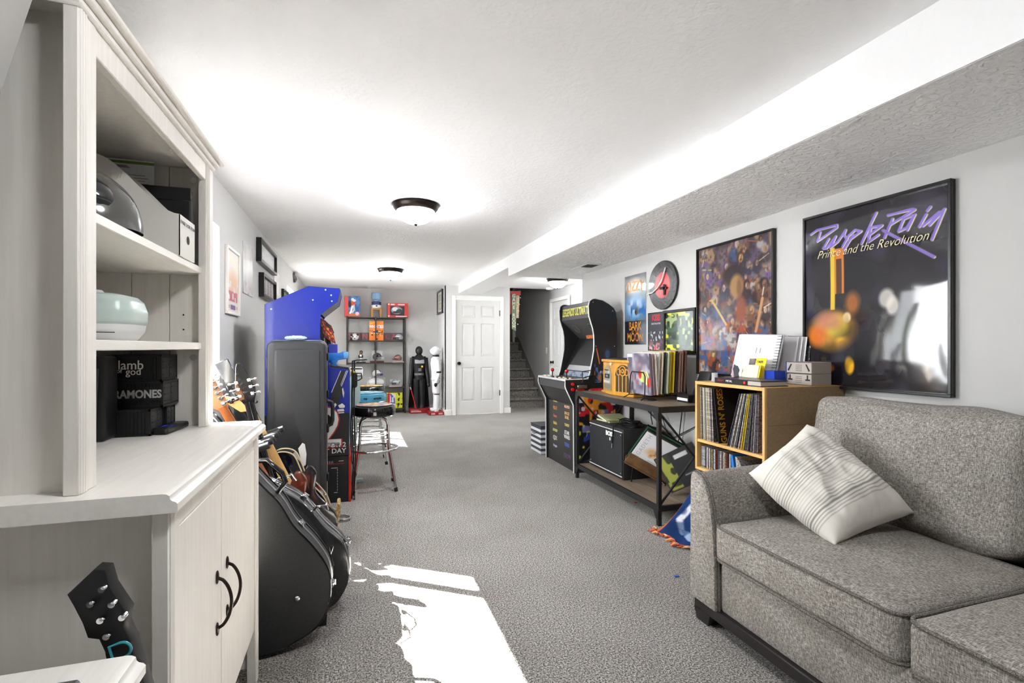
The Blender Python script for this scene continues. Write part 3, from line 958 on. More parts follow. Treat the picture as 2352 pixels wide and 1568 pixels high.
hm = M().tube([(-0.29, 2.155, 0.615), (-0.262, 2.155, 0.655), (-0.275, 2.155, 0.69), (-0.33, 2.155, 0.745), (-0.365, 2.155, 0.745), (-0.375, 2.155, 0.725)], 0.011, 10)
T.part('handle', hm, BLACKG)
# second, glossier case behind
outB = smooth_poly([(-0.19, 0.012), (-0.09, 0.03), (-0.03, 0.115), (-0.022, 0.205), (-0.05, 0.30), (-0.13, 0.39), (-0.22, 0.505), (-0.335, 0.585), (-0.43, 0.64),
                    (-0.53, 0.78), (-0.60, 0.90), (-0.66, 0.90), (-0.66, 0.80), (-0.60, 0.62), (-0.62, 0.45), (-0.60, 0.25), (-0.48, 0.07), (-0.33, 0.012)])
T = Thing('guitar_case', 'glossy creased black guitar case with chrome trim behind the matte one', 'guitar case', (-0.30, 2.45, 0))
T.part('shell', M().prism(outB, 'y', 2.36, 2.44, 0.01, 2), CASEG)
T.part('lid', M().prism(outB, 'y', 2.446, 2.52, 0.02, 3), CASEG)
T.part('valance', M().tube(offset_loop(outB, 2.443), 0.004, 6, closed=True), CHROME)
latch(T, (-0.03, 2.44, 0.29), (0.96, 0.3)); latch(T, (-0.215, 2.44, 0.51), (0.62, 0.78)); latch(T, (-0.035, 2.44, 0.10), (1.0, -0.2))
for (a, b_) in (((-0.335, 0.595), (-0.28, 0.56)), ((-0.175, 0.455), (-0.14, 0.41))):
    mid = ((a[0] + b_[0]) / 2 + 0.03, (a[1] + b_[1]) / 2 + 0.035)
    T.part('buckle_strap', M().tube([(a[0], 2.40, a[1]), (a[0] + 0.015, 2.39, a[1] + 0.02), (mid[0], 2.42, mid[1]), (mid[0], 2.47, mid[1]), (b_[0] + 0.02, 2.51, b_[1] + 0.01)], 0.0045, 8), CHROME)
T.part('luggage_tag', M().obox((-0.112, 2.352, 0.235), (0.02, 0, 0.006), (0, 0.003, 0), (-0.006, 0, 0.026), 0.002), BLACKP)
T.part('tag_ring', M().tube([(-0.10, 2.352, 0.27), (-0.09, 2.36, 0.295), (-0.10, 2.372, 0.31), (-0.108, 2.36, 0.295)], 0.002, 6, closed=True), CHROME)
# tall rectangular case standing behind
T = Thing('guitar_case', 'tall rectangular black case standing upright before the blue arcade', 'guitar case', (-0.385, 3.80, 0))
def rrect(x0, x1, z0, z1, r, n=6):
    pts = []
    for cx, cz, a0 in ((x1 - r, z1 - r, 0), (x0 + r, z1 - r, 90), (x0 + r, z0 + r, 180), (x1 - r, z0 + r, 270)):
        for i in range(n + 1):
            a = math.radians(a0 + 90 * i / n)
            pts.append((cx + r * math.cos(a), cz + r * math.sin(a)))
    return pts
TALLM = mat('case_abs', (52, 53, 55), 0.38, col2=(46, 46, 48), scale=3, bump=0.06, bscale=260)
T.part('shell', M().prism(rrect(-0.575, -0.192, 0.0, 1.235, 0.05), 'y', 3.74, 3.84, 0.018, 3), TALLM)
T.part('lid', M().prism(rrect(-0.575, -0.192, 0.0, 1.235, 0.05), 'y', 3.846, 3.93, 0.018, 3), TALLM)
T.part('panel', M().prism(rrect(-0.525, -0.232, 0.05, 1.175, 0.02), 'y', 3.731, 3.745, 0.006, 2), TALLM)
T.part('valance', M().tube([(p[0], 3.843, p[1]) for p in rrect(-0.577, -0.19, -0.002 + 0.003, 1.237, 0.05)], 0.004, 6, closed=True), STEEL)
for z in (1.12, 0.85, 0.60, 0.25):
    T.part('latch', M().box(-0.192, -0.178, 3.815, 3.872, z - 0.028, z + 0.028, 0.004), BLACKP)
T.part('handle', M().tube([(-0.188, 3.84, 0.80), (-0.16, 3.84, 0.79), (-0.152, 3.84, 0.76), (-0.152, 3.84, 0.66), (-0.16, 3.84, 0.63), (-0.188, 3.84, 0.62)], 0.014, 10), BLACKP)
T.part('latch', M().box(-0.588, -0.575, 3.82, 3.87, 1.04, 1.12, 0.004), STEEL)
# lint roll of fluff lying on top of it
solo('fluffy_duster', M().grid(lambda u, v: (-0.40 + 0.075 * (2 * u - 1), 3.85 + 0.028 * math.cos(v * 2 * math.pi) * (1 - (2 * u - 1) ** 2) ** 0.4,
     1.247 + (0.018 + 0.006 * mnoise.noise(Vector((u * 30, v * 9, 0)))) * (math.sin(v * 2 * math.pi) * (1 - (2 * u - 1) ** 2) ** 0.4 + 0.4)), 40, 14, cv=True),
     mat('pale_blue_fluff', (196, 214, 232), 0.9, col2=(150, 176, 206), scale=120, bump=0.6), 'pale blue fluffy strip lying on the tall black case', 'duster', (-0.40, 3.85, 1.24))

def electric(name_label, loc, lean, hs, tuners, nw, neck_mat, head_mat, body_mat, outline, group='guitars standing in the rack', back=0.0, tun_mat=CHROME, bodyz=0.0):
    """guitar seen from behind; local z runs up the neck, origin at the body end"""
    T = Thing('electric_guitar', name_label, 'guitar', loc, rot=(back, lean, 0), group=group, local=True)
    T.part('body', M().prism(smooth_poly(outline, 5), 'y', -0.02, 0.02, 0.008, 2), body_mat)
    L0, L1 = 0.36, 0.86
    T.part('neck', M().grid(lambda u, v: ((nw * (1 - 0.22 * u)) * 0.5 * math.cos(v * 2 * math.pi), -0.004 - 0.016 * max(-0.35, math.sin(v * 2 * math.pi)), L0 - 0.05 + (L1 - L0 + 0.06) * u), 12, 16, cv=True), neck_mat)
    T.part('fretboard', M().box(-nw * 0.42, nw * 0.42, 0.004, 0.009, L0, L1), BLACKP, smooth=False)
    h = T.part('headstock', M().prism(hs, 'y', -0.006, 0.008, 0.002), head_mat)
    for (x, z, sx) in tuners:
        m = M().box(x - 0.009, x + 0.009, -0.016, -0.005, z - 0.009, z + 0.009, 0.003)
        m.cyl((x, -0.011, z), (x + sx * 0.026, -0.011, z), 0.003, n=8).ell((x + sx * 0.033, -0.011, z), (0.010, 0.004, 0.007), 10, 8)
        T.part('tuner', m, tun_mat, h)
    return T
STRATO = [(0.06, 0.36), (0.14, 0.42), (0.165, 0.36), (0.115, 0.26), (0.16, 0.10), (0.12, 0.0), (0.0, -0.015), (-0.12, 0.0), (-0.165, 0.10), (-0.11, 0.25), (-0.15, 0.38), (-0.12, 0.42), (-0.05, 0.36)]
BROWNN = mat('roasted_maple', (176, 100, 46), 0.35, col2=(158, 84, 34), scale=6, stretch=(30, 30, 2), coat=0.2)
BROWNH = mat('headstock_mahogany', (190, 132, 92), 0.4, col2=(178, 120, 82), scale=6, stretch=(30, 30, 3))
MAPLE = mat('maple', (222, 182, 116), 0.4, col2=(208, 166, 100), scale=6, stretch=(30, 30, 2))
ln = math.radians(-27)
HSs = [(-0.02, 0.855), (-0.045, 0.89), (-0.058, 0.93), (-0.05, 0.97), (-0.02, 1.03), (0.0, 1.055), (0.02, 1.05), (0.028, 1.0), (0.028, 0.88), (0.02, 0.855)]
electric('brown guitar with orange neck leaning nearest the window', (-0.215, 2.72, 0.125), ln, HSs, [(0.012, 0.885 + 0.028 * i, 1) for i in range(6)], 0.052, BROWNN, BROWNH,
         mat('red_brown_body', (108, 46, 26), 0.2, coat=0.5), STRATO)
HSv = [(-0.02, 0.855), (-0.042, 0.90), (-0.048, 0.94), (-0.018, 1.06), (-0.008, 1.08), (0.008, 1.08), (0.018, 1.06), (0.048, 0.94), (0.042, 0.90), (0.02, 0.855)]
VBODY = [(0.05, 0.38), (0.10, 0.30), (0.22, 0.0), (0.13, -0.02), (0.0, 0.16), (-0.13, -0.02), (-0.22, 0.0), (-0.10, 0.30), (-0.05, 0.38)]
electric('black guitar with pointed arrow headstock and chrome tuners', (-0.33, 2.92, 0.055), math.radians(-13.5), HSv,
         [(0.03, 0.91 + 0.036 * i, 1) for i in range(3)] + [(-0.03, 0.91 + 0.036 * i, -1) for i in range(3)], 0.054, BLACKG, BLACKG, BLACKG, VBODY)
HSm = [(-0.022, 0.85), (-0.05, 0.86), (-0.12, 0.985), (-0.10, 0.99), (0.012, 0.90), (0.03, 0.89), (0.022, 0.85)]
electric('guitar with pale maple neck behind the black arrow headstock', (-0.215, 3.12, 0.06), math.radians(-24), HSm,
         [(-0.085 + 0.018 * i, 0.945 - 0.013 * i, 1) for i in range(2)] + [(0.0 + 0.014 * i, 0.885 - 0.008 * i, 1) for i in range(2)], 0.056, MAPLE, MAPLE, mat('charcoal_body', (40, 40, 43), 0.15, coat=0.5), STRATO, tun_mat=BLACKP)

T = Thing('guitar_rack', 'black tubular guitar rack with foam covered pegs', 'guitar stand', (-0.50, 2.98, 0))
for y in (2.66, 3.24):
    T.part('frame', M().tube([(-0.30, y, 0.012), (-0.72, y, 0.012), (-0.74, y, 0.03), (-0.60, y, 0.62), (-0.55, y, 0.66)], 0.012, 8), BLACKM)
T.part('crossbar', M().cyl((-0.55, 2.66, 0.66), (-0.55, 3.24, 0.66), 0.012, n=10), BLACKM)
T.part('crossbar', M().cyl((-0.34, 2.66, 0.05), (-0.34, 3.24, 0.05), 0.016, n=10), BLACKM)
FOAM = mat('black_foam', (38, 38, 40), 0.85)
for k, y in enumerate((2.68, 2.80, 2.88, 3.0, 3.06, 3.20)):
    T.part('foam_peg', M().cyl((-0.56, y, 0.66), (-0.40, y, 0.71), 0.017, n=14), FOAM)

# black acoustic with cream binding
outG = smooth_poly([(-0.545, 0.20), (-0.545, 0.36), (-0.525, 0.46), (-0.475, 0.535), (-0.415, 0.553), (-0.355, 0.528), (-0.318, 0.446), (-0.29, 0.375), (-0.225, 0.312), (-0.165, 0.225), (-0.15, 0.12), (-0.20, 0.03), (-0.32, 0.005), (-0.46, 0.06)])
T = Thing('acoustic_guitar', 'glossy dark blue acoustic guitar with cream binding', 'guitar', (-0.36, 3.36, 0))
T.part('body', M().prism(outG, 'y', 3.30, 3.41, 0.004), mat('midnight_gloss', (22, 26, 38), 0.1, coat=0.7))
for y in (3.30, 3.41):
    T.part('binding', M().tube(offset_loop(outG, y), 0.0042, 6, closed=True), mat('cream_binding', (226, 206, 160), 0.4))
T.part('neck', M().obox((-0.575, 3.37, 0.72), (0.024, 0, 0.012), (0, 0.012, 0), (-0.11, 0, 0.22), 0.004), BLACKG)
T.part('headstock', M().obox((-0.725, 3.375, 1.02), (0.035, 0, 0.017), (0, 0.008, 0), (-0.04, 0, 0.085), 0.004), BLACKG)
T.part('strap', M().obox((-0.52, 3.29, 0.45), (0.03, 0, 0.014), (0, 0.002, 0), (-0.03, 0, 0.08), 0.001), mat('patterned_strap', (70, 72, 82), 0.6, col2=(196, 200, 208), scale=70, lo=0.48, hi=0.52))
T.part('pickguard', M().prism([(-0.35, 0.53), (-0.325, 0.565), (-0.31, 0.555), (-0.30, 0.49), (-0.305, 0.42), (-0.32, 0.41), (-0.335, 0.46)], 'y', 3.50, 3.506), WHITE, smooth=False)

# woven basket and wire loop
T = Thing('basket', 'woven tan seagrass basket on the carpet', 'basket', (-0.185, 3.222, 0))
ROPE = mat('seagrass', (206, 178, 128), 0.8, col2=(150, 118, 70), scale=60, bump=0.5)
def ring(z, rx, ry, n=28, ph=0.0, wob=0.0):
    return [(-0.185 + rx * math.cos(2 * math.pi * i / n), 3.222 + ry * math.sin(2 * math.pi * i / n), z + wob * math.sin(7 * 2 * math.pi * i / n + ph)) for i in range(n)]
for k in range(9):
    z = 0.012 + k * 0.021
    T.part('weave_row', M().tube(ring(z, 0.075 + 0.002 * k, 0.06 + 0.002 * k, ph=k * math.pi, wob=0.006), 0.0115, 7, closed=True), ROPE)
for s in (-1, 1):
    T.part('handle', M().tube([(-0.185 + s * 0.09, 3.192, 0.16), (-0.185 + s * 0.094, 3.192, 0.235), (-0.185 + s * 0.094, 3.222, 0.255), (-0.185 + s * 0.094, 3.252, 0.235), (-0.185 + s * 0.09, 3.252, 0.16)], 0.011, 8), ROPE)
solo('wire_loop', M().tube([(-0.135, 3.70, 0.01), (-0.06, 3.66, 0.012), (-0.03, 3.62, 0.014), (-0.035, 3.585, 0.014), (-0.07, 3.57, 0.012), (-0.14, 3.60, 0.01)], 0.007, 8), STEEL, 'bent steel wire loop on the carpet beside basket', 'wire', (-0.09, 3.63, 0))
T = Thing('rubber_foot_block', 'small black block standing under the matte guitar case', 'doorstop', (-0.13, 2.29, 0))
T.part('block', M().prism([(-0.155, 0.0), (-0.115, 0.0), (-0.112, 0.05), (-0.112, 0.10), (-0.14, 0.12), (-0.15, 0.06)], 'y', 2.262, 2.318, 0.003), BLACKP)
T.part('rim', M().box(-0.156, -0.112, 2.258, 2.32, 0.05, 0.054), mat('rim_grey', (90, 90, 92), 0.5), smooth=False)

# ================================================================== blue arcade cabinet against the left wall
T = Thing('arcade_cabinet', 'blue and black shooter arcade cabinet against the left wall', 'arcade machine', (-0.35, 4.28, 0))
side = [(-0.63, 0.36), (-0.63, 1.505), (-0.332, 1.648), (-0.11, 1.64), (-0.103, 1.625), (-0.122, 1.54), (-0.235, 1.445), (-0.246, 1.43), (-0.249, 1.262), (-0.21, 1.175), (-0.18, 1.035), (-0.046, 1.02), (-0.038, 0.99), (-0.038, 0.36)]
BLUE = mat('cobalt_laminate', (24, 44, 158), 0.28, col2=(23, 42, 152), scale=2, coat=0.25)
NAVYK = mat('arcade_black', (30, 31, 34), 0.35, coat=0.1)
for y in (4.02, 4.50):
    T.part('side_panel', M().prism(side, 'y', y, y + 0.016, 0.0015), BLUE, smooth=False)
T.part('back_panel', M().box(-0.63, -0.61, 4.036, 4.50, 0.36, 1.50), NAVYK, smooth=False)
T.part('marquee', M().prism([(-0.33, 1.643), (-0.105, 1.635), (-0.125, 1.545), (-0.15, 1.545), (-0.15, 1.61), (-0.33, 1.62)], 'y', 4.036, 4.50), NAVYK, smooth=False)
T.part('marquee_underside', M().prism([(-0.125, 1.543), (-0.24, 1.44), (-0.25, 1.45), (-0.15, 1.548)], 'y', 4.036, 4.50), mat('speaker_grey', (150, 150, 152), 0.5), smooth=False)
T.part('screen', M().prism([(-0.25, 1.43), (-0.27, 1.43), (-0.24, 1.10), (-0.20, 1.10)], 'y', 4.036, 4.50), BLACKG, smooth=False)
cv = Cv(40, 60, (120, 14, 12)); cv.fog(5, 3, (230, 120, 20), 1, .5, .7).fog(7, 9, (30, 8, 8), 1, .5, .75)
T.part('bezel_art', print_mesh('bezel_art', cv, (-0.252, 4.075, 1.41), (0.085, 0, -0.06), (0.03, 0, -0.14)), PRINT)
T.part('bezel_wing', M().prism([(-0.25, 1.415), (-0.17, 1.355), (-0.15, 1.30), (-0.235, 1.255)], 'y', 4.08, 4.086), BLACKP, smooth=False)
T.part('control_deck', M().prism([(-0.20, 1.06), (-0.046, 1.035), (-0.036, 1.01), (-0.036, 0.96), (-0.20, 0.96)], 'y', 4.036, 4.50, 0.003), NAVYK)
T.part('front_panel', M().box(-0.056, -0.04, 4.036, 4.50, 0.36, 0.97), NAVYK, smooth=False)
T.part('riser', M().box(-0.63, -0.044, 4.03, 4.51, 0.0, 0.355, 0.002), NAVYK, smooth=False)
T.part('riser_trim', M().box(-0.046, -0.026, 4.022, 4.52, 0.0, 0.355, 0.003), mat('red_trim', (206, 40, 30), 0.35), smooth=False)
# printed side art on the near panel, white marks and the big numeral
T.part('art_field', M().prism([(-0.63, 0.36), (-0.63, 0.685), (-0.039, 0.685), (-0.039, 0.36)], 'y', 4.0185, 4.0205), NAVYK, smooth=False)
T.part('art_barrel', M().prism([(-0.098, 1.01), (-0.057, 1.01), (-0.09, 0.895), (-0.085, 0.86), (-0.11, 0.78), (-0.105, 0.735), (-0.185, 0.75), (-0.165, 0.84)], 'y', 4.0183, 4.0203), mat('art_charcoal', (44, 45, 48), 0.4), smooth=False)
AW = mat('art_white', (226, 226, 224), 0.4)
for a in ([(-0.103, 1.01), (-0.098, 1.01), (-0.165, 0.845), (-0.17, 0.845)], [(-0.062, 1.01), (-0.057, 1.01), (-0.10, 0.90), (-0.103, 0.90)], [(-0.052, 1.01), (-0.047, 1.01), (-0.094, 0.89), (-0.099, 0.89)],
          [(-0.085, 0.88), (-0.075, 0.84), (-0.08, 0.80), (-0.088, 0.83), (-0.092, 0.87)], [(-0.12, 0.745), (-0.09, 0.76), (-0.07, 0.74), (-0.075, 0.725), (-0.11, 0.725)], [(-0.16, 0.74), (-0.14, 0.765), (-0.13, 0.75), (-0.15, 0.72), (-0.17, 0.715)],
          [(-0.125, 0.715), (-0.08, 0.718), (-0.075, 0.70), (-0.125, 0.698)], [(-0.13, 0.692), (-0.078, 0.694), (-0.075, 0.685), (-0.13, 0.682)]):
    T.part('art_highlight', M().prism(a, 'y', 4.0178, 4.0186), AW, smooth=False)
lettering(T, '2', 0.42, (-0.185, 4.0175, 0.565), (1, 0, 0), (0, 0, 1), mat('art_red', (190, 40, 36), 0.4), bold=0.012, sx=0.95, name='numeral')
lettering(T, '2', 0.41, (-0.187, 4.0165, 0.567), (1, 0, 0), (0, 0, 1), AW, bold=0.006, sx=0.95, name='numeral')
lettering(T, 'TERMINATOR 2', 0.05, (-0.062, 4.0165, 0.443), (1, 0, 0), (0, 0, 1), AW, align='RIGHT', bold=0.0008, sx=1.05)
lettering(T, 'JUDGMENT DAY', 0.05, (-0.062, 4.0165, 0.397), (1, 0, 0), (0, 0, 1), AW, align='RIGHT', bold=0.0008, sx=1.05)
T.part('art_line', M().box(-0.60, -0.062, 4.0163, 4.0175, 0.418, 0.4195), mat('art_red', (190, 40, 36), 0.4), smooth=False)
RM = M().box(-0.60, -0.075, 4.0285, 4.0303, 0.295, 0.3)
T.part('riser_line', RM, mat('art_red', (190, 40, 36), 0.4), smooth=False)
rw = M().box(-0.115, -0.08, 4.0285, 4.0303, 0.315, 0.32)
for k in range(4):
    rw.box(-0.16 - k * 0.012, -0.157 - k * 0.012, 4.0285, 4.0303, 0.302, 0.32)
for k in range(8):
    rw.box(-0.127, -0.124, 4.0285, 4.0303, 0.09 + k * 0.022, 0.104 + k * 0.022)
rw.box(-0.17, -0.124, 4.0285, 4.0303, 0.264, 0.268).box(-0.15, -0.124, 4.0285, 4.0303, 0.076, 0.08)
T.part('riser_marks', rw, AW, smooth=False)
for (x, z) in ((-0.585, 1.47), (-0.30, 1.545), (-0.21, 1.625), (-0.17, 1.585), (-0.165, 1.54)):
    T.part('bolt', M().ell((x, 4.019, z), (0.006, 0.003, 0.006), 10, 6), WHITE)
g = T.part('blue_gun', M().prism([(-0.235, 1.075), (-0.235, 1.14), (-0.115, 1.145), (-0.09, 1.155), (-0.05, 1.155), (-0.047, 1.10), (-0.12, 1.09), (-0.135, 1.065), (-0.12, 1.045), (-0.175, 1.045), (-0.175, 1.085)], 'y', 4.06, 4.10, 0.006, 2), mat('sky_blue_plastic', (34, 118, 206), 0.3, coat=0.3), label='bright blue light gun')
T.part('gun_muzzle', M().box(-0.085, -0.045, 4.056, 4.104, 1.10, 1.152, 0.006), mat('pale_blue_plastic', (110, 176, 226), 0.3), g)
T.part('marquee_toy', M().box(-0.20, -0.13, 4.22, 4.26, 1.10, 1.215, 0.004), mat('violet_blue_box', (72, 80, 190), 0.4))
# neighbouring pale teal cabinet
T = Thing('arcade_cabinet', 'pale teal and white arcade cabinet hidden behind the blue one', 'arcade machine', (-0.35, 4.79, 0))
TEAL = mat('pale_teal', (186, 208, 206), 0.35)
side2 = [(-0.63, 0.0), (-0.63, 1.45), (-0.36, 1.5), (-0.26, 1.42), (-0.26, 1.12), (-0.16, 1.0), (0.068, 0.99), (0.07, 0.94), (0.045, 0.93), (0.05, 0.72), (-0.02, 0.60), (-0.02, 0.0)]
for y in (4.56, 5.0):
    T.part('side_panel', M().prism(side2, 'y', y, y + 0.016), TEAL, smooth=False)
T.part('control_deck', M().box(-0.16, 0.071, 4.552, 5.02, 0.94, 0.998, 0.004), WHITE)
T.part('front_panel', M().box(-0.04, -0.02, 4.576, 5.0, 0.0, 0.93), WHITE, smooth=False)
T.part('screen', M().prism([(-0.27, 1.42), (-0.24, 1.42), (-0.14, 1.0), (-0.17, 1.0)], 'y', 4.576, 5.0), BLACKG, smooth=False)
T.part('back_panel', M().box(-0.63, -0.61, 4.576, 5.0, 0, 1.45), WHITE, smooth=False)
T.part('foot', M().box(-0.03, 0.07, 4.56, 4.61, 0.0, 0.03, 0.004), TEAL)
# black wire rack hooked beside the deck
T = Thing('wire_rack', 'tall thin black wire rack beside the blue arcade', 'rack', (-0.0, 4.11, 0))
WIRE = mat('black_wire', (24, 24, 25), 0.4)
for x, y in ((-0.02, 4.07), (-0.005, 4.15)):
    T.part('upright', M().tube([(x, y, 0.006), (x + 0.012, y, 0.3), (x, y, 0.72), (x + 0.005, y, 1.08)], 0.006, 7), WIRE)
    T.part('hoop', M().tube([(x + 0.0, y, 1.08), (x + 0.03, y, 1.088), (x + 0.10, y, 1.09)], 0.005, 7), WIRE)
T.part('ring', M().tube([(-0.03, 4.07, 1.02), (0.03, 4.07, 1.02), (0.055, 4.09, 1.02), (0.055, 4.13, 1.02), (0.03, 4.15, 1.02), (-0.03, 4.15, 1.02)], 0.005, 7), WIRE)
T.part('hook_loop', M().tube([(0.005, 4.07, 0.985), (0.05, 4.07, 0.985), (0.054, 4.07, 0.945), (0.03, 4.07, 0.93), (0.005, 4.07, 0.93)], 0.005, 7), WIRE)
T.part('foot_loop', M().tube([(-0.02, 4.07, 0.01), (0.0, 4.05, 0.008), (0.0, 4.17, 0.008), (-0.005, 4.15, 0.01)], 0.005, 7), WIRE)
T.part('hung_bag', M().soft((0.0, 4.11, 0.93), (0.022, 0.03, 0.06), 0.02, (0, 0, 0), 5), BLACKP)
T.part('yellow_tag', M().box(-0.03, 0.01, 4.10, 4.105, 0.965, 1.0), mat('acid_yellow', (214, 214, 60), 0.5), smooth=False)
T.part('cord', M().tube([(-0.012, 4.06, 0.9), (-0.03, 4.055, 0.6), (-0.02, 4.055, 0.3), (0.012, 4.05, 0.2), (-0.005, 4.055, 0.15)], 0.004, 6), WIRE)

# ================================================================== bar stools
def stool(loc, label, side_mat, art, rz=0.0, r=0.178, word=None):
    T = Thing('bar_stool', label, 'bar stool', loc, rot=(0, 0, rz), group='chrome swivel stools by the arcade machines', local=True)
    T.part('seat', M().lathe([(0, 0.612), (r - 0.02, 0.612), (r - 0.004, 0.622), (r, 0.645), (r, 0.672), (r - 0.008, 0.692), (r - 0.03, 0.702), (0, 0.704)], n=44), side_mat)
    T.part('seat_print', print_mesh_disc('seat_print', art, r - 0.026, 0.7055), PRINT)
    T.part('swivel', M().cyl((0, 0, 0.60), (0, 0, 0.614), 0.09, n=24), BLACKM)
    for s in (-1, 1):
        pts = []
        for x, z in ((-0.168, 0.012), (-0.118, 0.36), (-0.112, 0.53), (-0.098, 0.575), (-0.06, 0.598), (0.06, 0.598), (0.098, 0.575), (0.112, 0.53), (0.118, 0.36), (0.168, 0.012)):
            spread = 0.062 + (0.168 - 0.062) * max(0.0, (0.58 - z) / 0.57)
            pts.append((x, s * spread, z))
        T.part('leg_frame', M().tube(pts, 0.0115, 10), CHROME)
        for e in (-1, 1):
            T.part('foot_cap', M().cyl((e * 0.1705, s * 0.169, 0.0), (e * 0.166, s * 0.164, 0.03), 0.015, n=12), BLACKP)
    T.part('foot_ring', M().tube([(0.195 * math.cos(2 * math.pi * i / 40), 0.195 * math.sin(2 * math.pi * i / 40), 0.335) for i in range(40)], 0.0105, 10, closed=True), CHROME)
    for z in (0.42, 0.47):
        T.part('brace', M().tube([(0.115 * math.cos(2 * math.pi * i / 4 + math.pi / 4) * 1.28, 0.105 * math.sin(2 * math.pi * i / 4 + math.pi / 4) * 1.28, z) for i in range(4)], 0.006, 8, closed=True), CHROME)
    return T
def print_mesh_disc(name, cv, r, z):
    """round print: raster wrapped on rings"""
    bm = bmesh.new()
    nr, na = 14, 48
    rings = []
    for i in range(nr + 1):
        rr = r * max(i, 0.02) / nr
        rings.append([bm.verts.new((rr * math.cos(2 * math.pi * j / na), rr * math.sin(2 * math.pi * j / na), z)) for j in range(na)])
    for i in range(nr):
        for j in range(na):
            bm.faces.new((rings[i][j], rings[i + 1][j], rings[i + 1][(j + 1) % na], rings[i][(j + 1) % na]))
    me = bpy.data.meshes.new(name)
    bm.to_mesh(me); bm.free()
    at = me.color_attributes.new('Col', 'FLOAT_COLOR', 'POINT')
    for v in me.vertices:
        px = min(cv.w - 1, max(0, int((v.co.x / r * 0.5 + 0.5) * (cv.w - 1)))); py = min(cv.h - 1, max(0, int((0.5 - v.co.y / r * 0.5) * (cv.h - 1))))
        c = cv.a[py, px]
        at.data[v.index].color = (lin(c[0] * 255), lin(c[1] * 255), lin(c[2] * 255), 1)
    return me
def seat_art(seed, cols):
    cv = Cv(64, 64, cols[0])
    for k, c in enumerate(cols[1:]):
        cv.fog(6 + 2 * k, seed + k, c, 1.0, 0.52, 0.62)
    return cv
BVIN = mat('black_vinyl', (20, 20, 21), 0.16, coat=0.4, bump=0.05, bscale=60)
T = stool((0.158, 4.365, 0), 'black vinyl bar stool with colourful seat print in front', BVIN, seat_art(5, [(206, 196, 178), (196, 120, 60), (224, 190, 90), (120, 60, 50), (120, 120, 130)]))
T.part('rim_mark', M().box(-0.012, 0.012, -0.179, -0.176, 0.632, 0.66), mat('print_silver', (170, 170, 170), 0.5), smooth=False)
BLUV = mat('sky_blue_vinyl', (84, 166, 200), 0.25, coat=0.3)
T = stool((0.132, 5.22, 0.03), 'sky blue vinyl bar stool, middle of the three', BLUV, seat_art(15, [(150, 200, 220), (220, 230, 235), (90, 170, 205)]))
for a in (-100, -62):
    an = math.radians(a)
    lettering(T, 'arcade' if a == -62 else 'ms', 0.03, (0.1795 * math.cos(an), 0.1795 * math.sin(an), 0.657), (-math.sin(an), math.cos(an), 0), (0, 0, 1), BLACKP, bold=0.001)
T = stool((0.17, 6.10, 0.03), 'black vinyl bar stool with yellow seat print, farthest away', BVIN, seat_art(25, [(226, 190, 90), (230, 150, 60), (120, 60, 40), (240, 220, 150)]))
# ================================================================== metal display shelf on the back wall
T = Thing('display_shelf', 'tall black metal shelf unit with glass shelves on back wall', 'shelf', (0.37, 9.32, 0))
FR = mat('dark_grey_metal', (62, 58, 54), 0.45, metal=0.3)
for x in (-0.125, 0.361, 0.873):
    for y in (9.16, 9.46):
        T.part('post', M().box(x - 0.012, x + 0.012, y - 0.012, y + 0.012, 0, 1.735, 0.002), FR)
SZ = (0.09, 0.475, 0.915, 1.312, 1.727)
for z in SZ:
    for bb in ((-0.125, 0.873, 9.15, 9.17), (-0.125, 0.873, 9.45, 9.47), (-0.135, -0.115, 9.16, 9.46), (0.863, 0.883, 9.16, 9.46)):
        T.part('rail', M().box(*bb, z - 0.022, z - 0.004), FR, smooth=False)
    T.part('shelf_board', M().box(-0.115, 0.863, 9.17, 9.45, z - 0.012, z - 0.003), mat('smoked_glass', (120, 122, 120), 0.1, alpha=0.5) if z < 1.7 else FR, smooth=False)
def colbox(name, label, cat, x0, x1, y0, y1, z0, z1, material, group=None):
    T = Thing(name, label, cat, ((x0 + x1) / 2, (y0 + y1) / 2, z0), group=group)
    T.part('carton', M().box(x0, x1, y0, y1, z0, z1, 0.003), material, smooth=False)
    return T
G5 = 'collectibles on the display shelf'
ZT = 1.725
# boxed action figure
T = colbox('boxed_figure', 'red and blue boxed football figure on top of shelf', 'boxed toy', -0.17, 0.095, 9.2, 9.32, ZT, 2.09, mat('box_red', (206, 62, 58), 0.4), G5)
cv = Cv(50, 64, (74, 130, 190)); cv.fog(5, 2, (40, 80, 140), 1, .4, .8).rect(0, 0, 0.24, 1, (214, 74, 70)).rect(0.25, 0.83, 1, 1, (206, 110, 60))
cv.ell(0.55, 0.33, 0.17, 0.15, (206, 84, 40)).ell(0.52, 0.16, 0.10, 0.08, (230, 230, 232)).ell(0.62, 0.2, 0.12, 0.06, (232, 232, 235)).line([(0.5, 0.5), (0.42, 0.75), (0.36, 0.82)], 0.12, (236, 236, 238)).line([(0.6, 0.45), (0.62, 0.66), (0.5, 0.8)], 0.10, (200, 202, 210)).ell(0.33, 0.4, 0.1, 0.16, (30, 30, 40)).ell(0.82, 0.85, 0.12, 0.09, (226, 180, 190))
T.part('window_art', print_mesh('window_art', cv, (-0.165, 9.198, 2.085), (0.255, 0, 0), (0, 0, -0.355)), PRINT)
